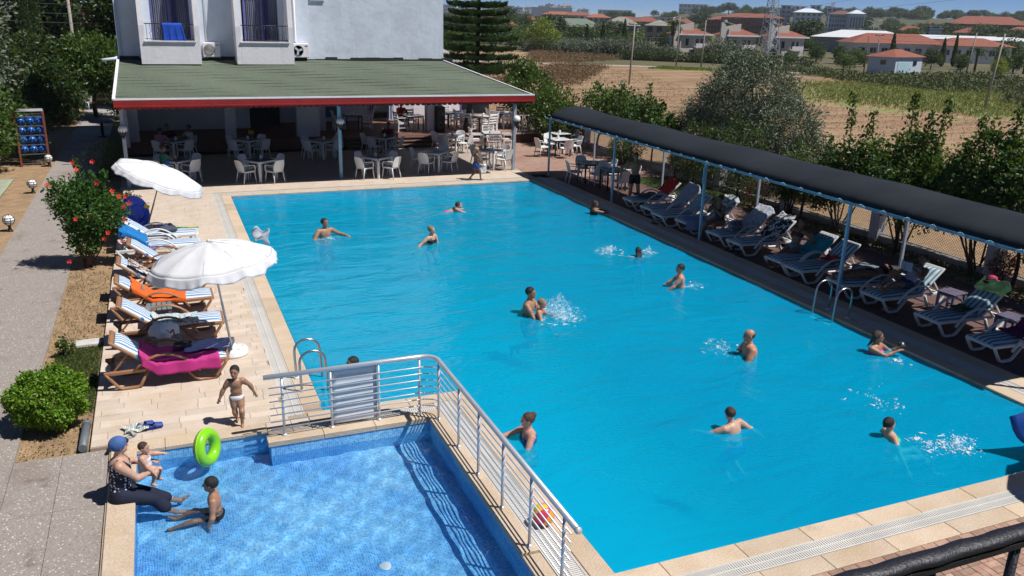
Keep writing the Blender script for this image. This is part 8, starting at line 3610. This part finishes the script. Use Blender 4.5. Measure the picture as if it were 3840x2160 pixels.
person('boy seen from behind leaning with one arm stretched right', (7.80, 9.55, -1.10), (-.18, .98), 1.46, pelvis=(0, -.12, .76), torso=(-.12, .30, .95), hands=((.58, -.16, .82), (-.46, .34, .98)), look=(.1, .95, .1), skin='fair', hair='brown', wear=(('shorts', CL('royal', (.01, .05, .26))),), group=GS, child=.1)
person('dark haired girl in a neon green bikini leaning back in the water', (9.95, 8.52, -1.06), (.88, -.30), 1.52, pelvis=(0, .12, .66), torso=(0, -.30, .95), hands=((.52, .10, .68), (-.40, .42, .76)), feet=((.12, .75, .45), (-.12, .78, .5)), look=(-.25, .95, .1), skin='fair', hair='black', style='pony', wear=(('bikini_top', CL('neon', (.06, .75, .06))), ('briefs', CL('neon', (.06, .75, .06)))), group=GS, female=True)
person('woman with a hair bun and blue bikini crouching by the small pool wall', (4.66, 10.32, -1.06), (-.98, .16), 1.62, pelvis=(0, -.05, .70), torso=(0, .10, .99), hands=((.14, .50, .98), (-.30, .34, .84)), feet=((.10, .30, .30), (-.12, .30, .28)), look=(.1, 1, .05), skin='pink', hair='auburn', style='bun', wear=(('bikini_top', CL('blue2', (.01, .10, .30))), ('briefs', CL('blue2', (.01, .10, .30)))), group=GS, female=True)
person('dark haired man mostly hidden behind the white panel at the steel ladder', (2.72, 13.55, -1.46), (-.96, -.25), 1.72, hands=((.1, .46, 1.22), (-.15, .40, 1.25)), look=(0, .95, -.1), skin='tan', hair='black', wear=(('trunks', CL('navy', (.02, .03, .10))),), group=GS)

# small pool and deck
GK = 'people at the small pool'
polka, _pn_, _pb_ = nodes_of('polka_dot_cloth')
_v = _pn_.nodes.new('ShaderNodeTexVoronoi')
_v.inputs['Scale'].default_value = 24
_v.inputs['Randomness'].default_value = .35
_pn_.links.new(_pn_.nodes.new('ShaderNodeNewGeometry').outputs['Position'], _v.inputs['Vector'])
_pn_.links.new(ramp(_pn_, _v.outputs['Distance'], [(.0, (.55, .57, .62)), (.30, (.55, .57, .62)), (.36, (.006, .009, .03)), (1., (.006, .009, .03))]), _pb_.inputs['Base Color'])
_pb_.inputs['Roughness'].default_value = .85
person('woman in a blue head scarf and polka dot top sitting on the small pool edge', (-.90, 10.55, 0), (.97, .05), 1.62, pelvis=(0, 0, .095), torso=(0, .06, .99), hands=((.0, .40, .30), (-.26, .36, .32)), elbow=((.8, -.3, -.6), (-.7, -.2, -.6)), feet=((.16, .62, -.34), (-.10, .70, -.32)), knee=((.1, .5, 1), (-.1, .5, 1)), look=(-.30, .92, -.12), skin='fair', hair='darkbrown', headgear='scarf', wear=(('trousers', CL('navy_capri', (.006, .009, .03))), ('tank', polka)), vox=.010, group=GK, female=True, heavy=1.25)
person('baby in a white vest standing on the lap of the seated woman', (-.60, 10.67, .10), (.85, -.30), .72, pelvis=(0, 0, .17), torso=(0, .05, 1), hands=((.12, .16, .20), (-.20, .18, .31)), feet=((.10, .12, .03), (-.10, .12, .0)), look=(.05, .95, -.05), skin='fair', hair='brown', style='short', child=1.25, heavy=1.5, wear=(('vest', CL('white', (.72, .72, .74))), ('briefs', CL('white', (.72, .72, .74)))), vox=.009, group=GK)
person('boy with dark hair sitting in the small pool facing left', (.22, 10.22, -.52), (-.95, .10), 1.24, pelvis=(0, 0, .16), torso=(0, .10, 1), hands=((.20, .06, .10), (-.26, .10, .12)), feet=((.10, .52, .06), (-.14, .56, .06)), knee=((.1, .2, 1), (-.1, .2, 1)), look=(.25, .95, -.12), skin='tan', hair='black', child=.5, wear=(('trunks', CL('blackgreen', (.008, .012, .012))),), vox=.010, group=GK)
person('toddler in white briefs walking on the deck towards the small pool', (.68, 12.16, 0), (-.05, -1), .95, pelvis=.445, torso=(0, .06, 1), hands=((.27, .02, .40), (-.26, -.04, .47)), feet=((.02, -.10, .06), (-.05, .10, .04)), look=(.25, .9, -.3), skin='tan', hair='black', style='short', child=1.0, heavy=1.22, wear=(('briefs', CL('white', (.72, .72, .74))),), vox=.009, group=GK)

# under the awning
GA = 'people under the awning'
person('man in black trunks standing with arms out under the awning', (14.62, 24.42, 0), (-.35, -.93), 1.70, pelvis=.92, torso=(.02, .05, 1), hands=((.50, .10, .98), (-.52, .08, 1.02)), elbow=((.9, -.6, .4), (-.9, -.6, .4)), feet=((.14, -.02, .07), (-.16, .06, .07)), look=(.05, .8, -.5), skin='tan', hair='black', wear=(('trunks', CL('black', (.01, .01, .012))),), group=GA)
person('woman in a dark swimsuit sitting sideways on a lounger looking at her phone', (14.62, 19.55, 0), (-.96, -.20), 1.64, pelvis=(0, 0, .50), torso=(0, .10, 1), hands=((.12, .34, .92), (-.10, .36, .90)), elbow=((.6, -.2, -.8), (-.6, -.2, -.8)), feet=((.22, .52, .07), (-.22, .40, .07)), look=(.05, .85, -.4), skin='dark', hair='darkbrown', style='bun', heavy=1.15, wear=(('swimsuit', CL('dark_swim', (.02, .015, .015))), ('briefs', CL('dark_swim', (.02, .015, .015)))), group=GA, female=True)
person('woman in a turquoise bikini leaning back on her lounger', (14.75, 16.55, 0), (-.97, -.18), 1.66, pelvis=(0, 0, .50), torso=(0, -.35, .94), hands=((.26, -.36, .50), (-.26, -.34, .50)), feet=((.10, .82, .07), (-.10, .88, .07)), look=(.1, .95, -.05), skin='dark', hair='darkbrown', style='bun', wear=(('bikini_top', CL('maroon', (.10, .012, .02))), ('briefs', CL('teal', (.01, .22, .30)))), group=GA, female=True)
person('sunbather lying flat on a lounger behind the steel ladder', (14.85, 14.12, .0), (-.98, .17), 1.68, pelvis=(0, -.05, .50), torso=(0, -1, .06), right=(-1, 0, 0), feet=((-.12, .85, .47), (.12, .85, .47)), knee=((0, 0, 1), (0, 0, 1)), hands=((-.35, -.75, .52), (.35, -.78, .52)), look=(.6, -.3, -.7), head_up=(0, -1, .1), skin='dark', hair='darkbrown', style='long', wear=(('briefs', CL('black', (.01, .01, .012))), ('bikini_top', CL('black', (.01, .01, .012)))), group=GA, female=True)
person('person with raised knees reading a book on a lounger', (15.0, 13.2, .0), (-1, 0), 1.66, pelvis=(0, -.08, .52), torso=(0, -.70, .72), feet=((.10, .52, .50), (-.12, .72, .46)), knee=((.0, .3, 1), (0, .3, 1)), hands=((.10, -.12, .86), (-.12, -.12, .86)), look=(0, .8, -.45), skin='dark', hair='darkbrown', style='short', wear=(('tank', CL('palelilac', (.40, .40, .50))), ('trunks', CL('dkblue', (.03, .05, .12)))), group=GA)

# restaurant
GRs = 'people in the restaurant'
person('boy in blue shorts carrying a white bag along the far pool edge', (10.84, 29.70, 0), (.93, -.12), 1.26, pelvis=.62, torso=(0, .08, 1), hands=((.10, .26, .62), (-.12, .24, .66)), feet=((.03, .20, .06), (-.04, -.20, .08)), look=(0, .9, -.3), skin='dark', hair='brown', style='short', child=.4, wear=(('trunks', CL('royal2', (.02, .07, .30))),), group=GRs, headgear='hat')


def seated(label, loc, face, wear, skin='dark', hair='black', hands=None, female=False, look=None, style='short', name='person'):
 return person(label, loc, face, 1.68, pelvis=(0, 0, .54), torso=(0, .08, 1), hands=hands or ((.18, .40, .80), (-.18, .40, .80)), elbow=((.6, -.3, -.7), (-.6, -.3, -.7)), feet=((.12, .42, .07), (-.12, .42, .07)), skin=skin, hair=hair, wear=wear, group=GRs, female=female, look=look, style=style, vox=.018)


seated('woman in a green top with a blue bag at the front left table', (-.02, 32.15, 0), (.85, .25), (('shirt', CL('seagreen', (.03, .17, .13))), ('shorts', CL('lavender', (.25, .25, .40)))), 'dark', 'darkbrown', ((.06, .30, 1.02), (-.22, .42, .79)), True, style='bun')
seated('person in a pink shirt seated in shade with back to the pool', (-.05, 36.85, 0), (.55, .75), (('shirt', CL('rosepink', (.36, .16, .22))), ('shorts', CL('dkblue', (.03, .05, .12)))), 'dark', 'black')
seated('man in a black shirt at the back of the shaded table', (.25, 38.1, 0), (.3, -.9), (('shirt', CL('black', (.01, .01, .012))), ('shorts', CL('dkblue', (.03, .05, .12)))), 'dark', 'black')
seated('man in a white shirt reaching across the shaded table', (1.15, 37.7, 0), (-.85, -.3), (('shirt', CL('greywhite', (.45, .45, .48))), ('shorts', CL('dkblue', (.03, .05, .12)))), 'dark', 'black', ((.12, .52, .82), (-.12, .55, .84)))
seated('person in a red shirt at the inner black legged table', (11.05, 41.15, .45), (.3, -.8), (('shirt', CL('red', (.35, .02, .015))), ('shorts', CL('dkblue', (.03, .05, .12)))), 'dark', 'black')
seated('person in dark red seated left of the wooden steps', (9.42, 37.05, 0), (-.6, -.5), (('shirt', CL('darkred', (.16, .02, .015))), ('shorts', CL('dkblue', (.03, .05, .12)))), 'dark', 'black')

for o_ in list(bpy.data.objects):
 if o_.type == 'MESH' and o_.parent and o_.parent.get('group') == GK:
  o_.cycles.is_caustics_receiver = True

# things people hold
e = empty('camera', (12.76, 11.06, .17), .15, 'black camera held up by the woman in pink', 'camera')
s = MB()
s.box((0, 0, 0), (.15, .03, .085), bev=.008)
s.build('camera_body', m_black, e)
s = MB()
s.lathe([(.0, 0), (.03, 0), (.03, .025), (.0, .025)], (.03, -.015, 0), 12, axis=Vector((0, -1, 0)))
s.build('lens', m_steel, e)
e = empty('phone', (14.28, 19.5, .97), .3, 'phone in the hands of the seated woman', 'phone')
s = MB()
s.box((0, 0, 0), (.012, .075, .15), bev=.003)
s.build('phone_body', m_black, e)
e = empty('book', (14.98, 13.2, .93), 0, 'open book held by the reading person', 'book')
s = MB()
s.box((0, -.08, 0), (.02, .15, .2), rz=.3)
s.box((0, .08, 0), (.02, .15, .2), rz=-.3)
s.build('pages', M('paper', (.4, .42, .5), .8), e)
e = empty('shopping_bag', (11.12, 29.66, .28), .2, 'white printed bag carried by the walking boy', 'bag')
s = MB()
s.box((0, 0, .15), (.30, .10, .34), bev=.03)
s.build('bag_body', print_mat('bag_print', [(0., (.7, .7, .7)), (.55, (.7, .7, .7)), (.6, (.12, .08, .08)), (1., (.1, .07, .07))], 9), e)
e = empty('handbag', (.12, 32.12, .62), .2, 'bright blue bag on the lap of the woman in green', 'bag')
s = MB()
s.ball((0, 0, .08), (.14, .10, .12), 10, 7)
s.build('bag_body', M('azure_cloth', (.02, .22, .62), .7), e)

# splashes: drops and foam round the moving bathers
m_foam = M('foam', (.80, .88, .92), .35, var=.02)


def splash(x, y, R, n, label, hmax=.35, seed=1, ring=True, foam=22, bias=(0, 0)):
 rg = np.random.default_rng(seed)
 n = int(n * 1.7)
 rad = np.minimum(np.abs(rg.normal(size=n)) * R * .5, R * 1.3)
 th0 = rg.uniform(0, 2 * pi, 5)
 a = th0[rg.integers(0, 5, n)] + rg.normal(size=n) * .42
 z = WZ + .004 + hmax * rg.uniform(size=n) ** 3 * np.exp(-rad / R)
 C = np.stack([x + rad * np.cos(a) + bias[0] * (z - WZ), y + rad * np.sin(a) + bias[1] * (z - WZ), z], 1)
 rr_ = rg.uniform(.003, .010, n)
 O = np.array([(1, 0, 0), (-1, 0, 0), (0, 1, 0), (0, -1, 0), (0, 0, 1), (0, 0, -1)], float)
 V = (C[:, None] + O[None] * rr_[:, None, None] * np.array([1.2, 1.2, .8])).reshape(-1, 3)
 f0 = np.array([(0, 2, 4), (2, 1, 4), (1, 3, 4), (3, 0, 4), (2, 0, 5), (1, 2, 5), (3, 1, 5), (0, 3, 5)])
 Fc = (np.arange(n)[:, None, None] * 6 + f0[None]).reshape(-1, 3)
 e_ = empty('splash', (0, 0, 0), 0, label, 'splash')
 e_['kind'] = 'stuff'
 o = add('drops', mesh_np('drops', V, Fc, m_foam), e_)
 o['kind'] = 'stuff'
 s = MB()
 for q in range(int(foam * .45)):      # broken foam streaks lying on the water
  rr = R * sqrt(rg.uniform(.1, 1))
  b = rg.uniform(0, 2 * pi)
  cx, cy = x + rr * cos(b), y + rr * sin(b)
  L, wd, ang = rg.uniform(.02, .07), rg.uniform(.005, .014), b + pi / 2 + rg.normal() * .5
  m_ = 7
  pts = []
  for i in range(m_):
   t_ = i / (m_ - 1) - .5
   pts.append(Vector((cx + cos(ang) * t_ * L * 2 + .02 * rg.normal(), cy + sin(ang) * t_ * L * 2 + .02 * rg.normal(), wave(cx, cy) + .008)))
  s.tube(pts, [wd * (.3 + .7 * sin(pi * i / (m_ - 1))) for i in range(m_)], 5, flat=(.45, 1))
 o = s.build('foam', m_foam, e_)
 o['kind'] = 'stuff'


splash(7.25, 15.1, .55, 900, 'splashing water round the man and child', .55, 1, foam=60, bias=(.3, -.1))
splash(11.0, 19.3, .45, 240, 'white splash left of the black haired swimmer', .18, 2, foam=34)
splash(11.95, 18.95, .22, 140, 'small splash at the right hand of the swimmer', .2, 3, foam=14)
splash(10.35, 8.15, .4, 90, 'ripples of foam beside the girl in green', .06, 4, foam=26)
splash(10.75, 8.0, .35, 260, 'foaming water where the slide jet lands', .12, 5, foam=34)
splash(9.6, 12.5, .45, 70, 'scattered foam behind the sunburnt man', .05, 6, foam=24)
splash(10.8, 9.6, .6, 40, 'glittering drops left of the slide', .03, 7, foam=16)
splash(11.35, 16.0, .35, 60, 'small foam beside the boy with spiky hair', .05, 8, foam=12)
splash(3.98, 23.0, .35, 40, 'light foam round the man with moustache', .03, 9, foam=10)
splash(12.5, 10.75, .2, 40, 'bright foam before the woman with the camera', .04, 10, foam=8)
# ------------------------------------------------------------------ summer haze
hz = MB()
hz.box((0, 3000, 17.5), (18400, 12400, 43))
m_hz = bpy.data.materials.new('haze_air')
m_hz.use_nodes = True
_h = m_hz.node_tree
_h.nodes.remove(_h.nodes['Principled BSDF'])
_v = _h.nodes.new('ShaderNodeVolumePrincipled')
_v.inputs['Color'].default_value = (.82, .90, 1., 1)
_v.inputs['Density'].default_value = .00012
_h.links.new(_v.outputs[0], _h.nodes['Material Output'].inputs['Volume'])
hz.build('haze', m_hz, kind='stuff')
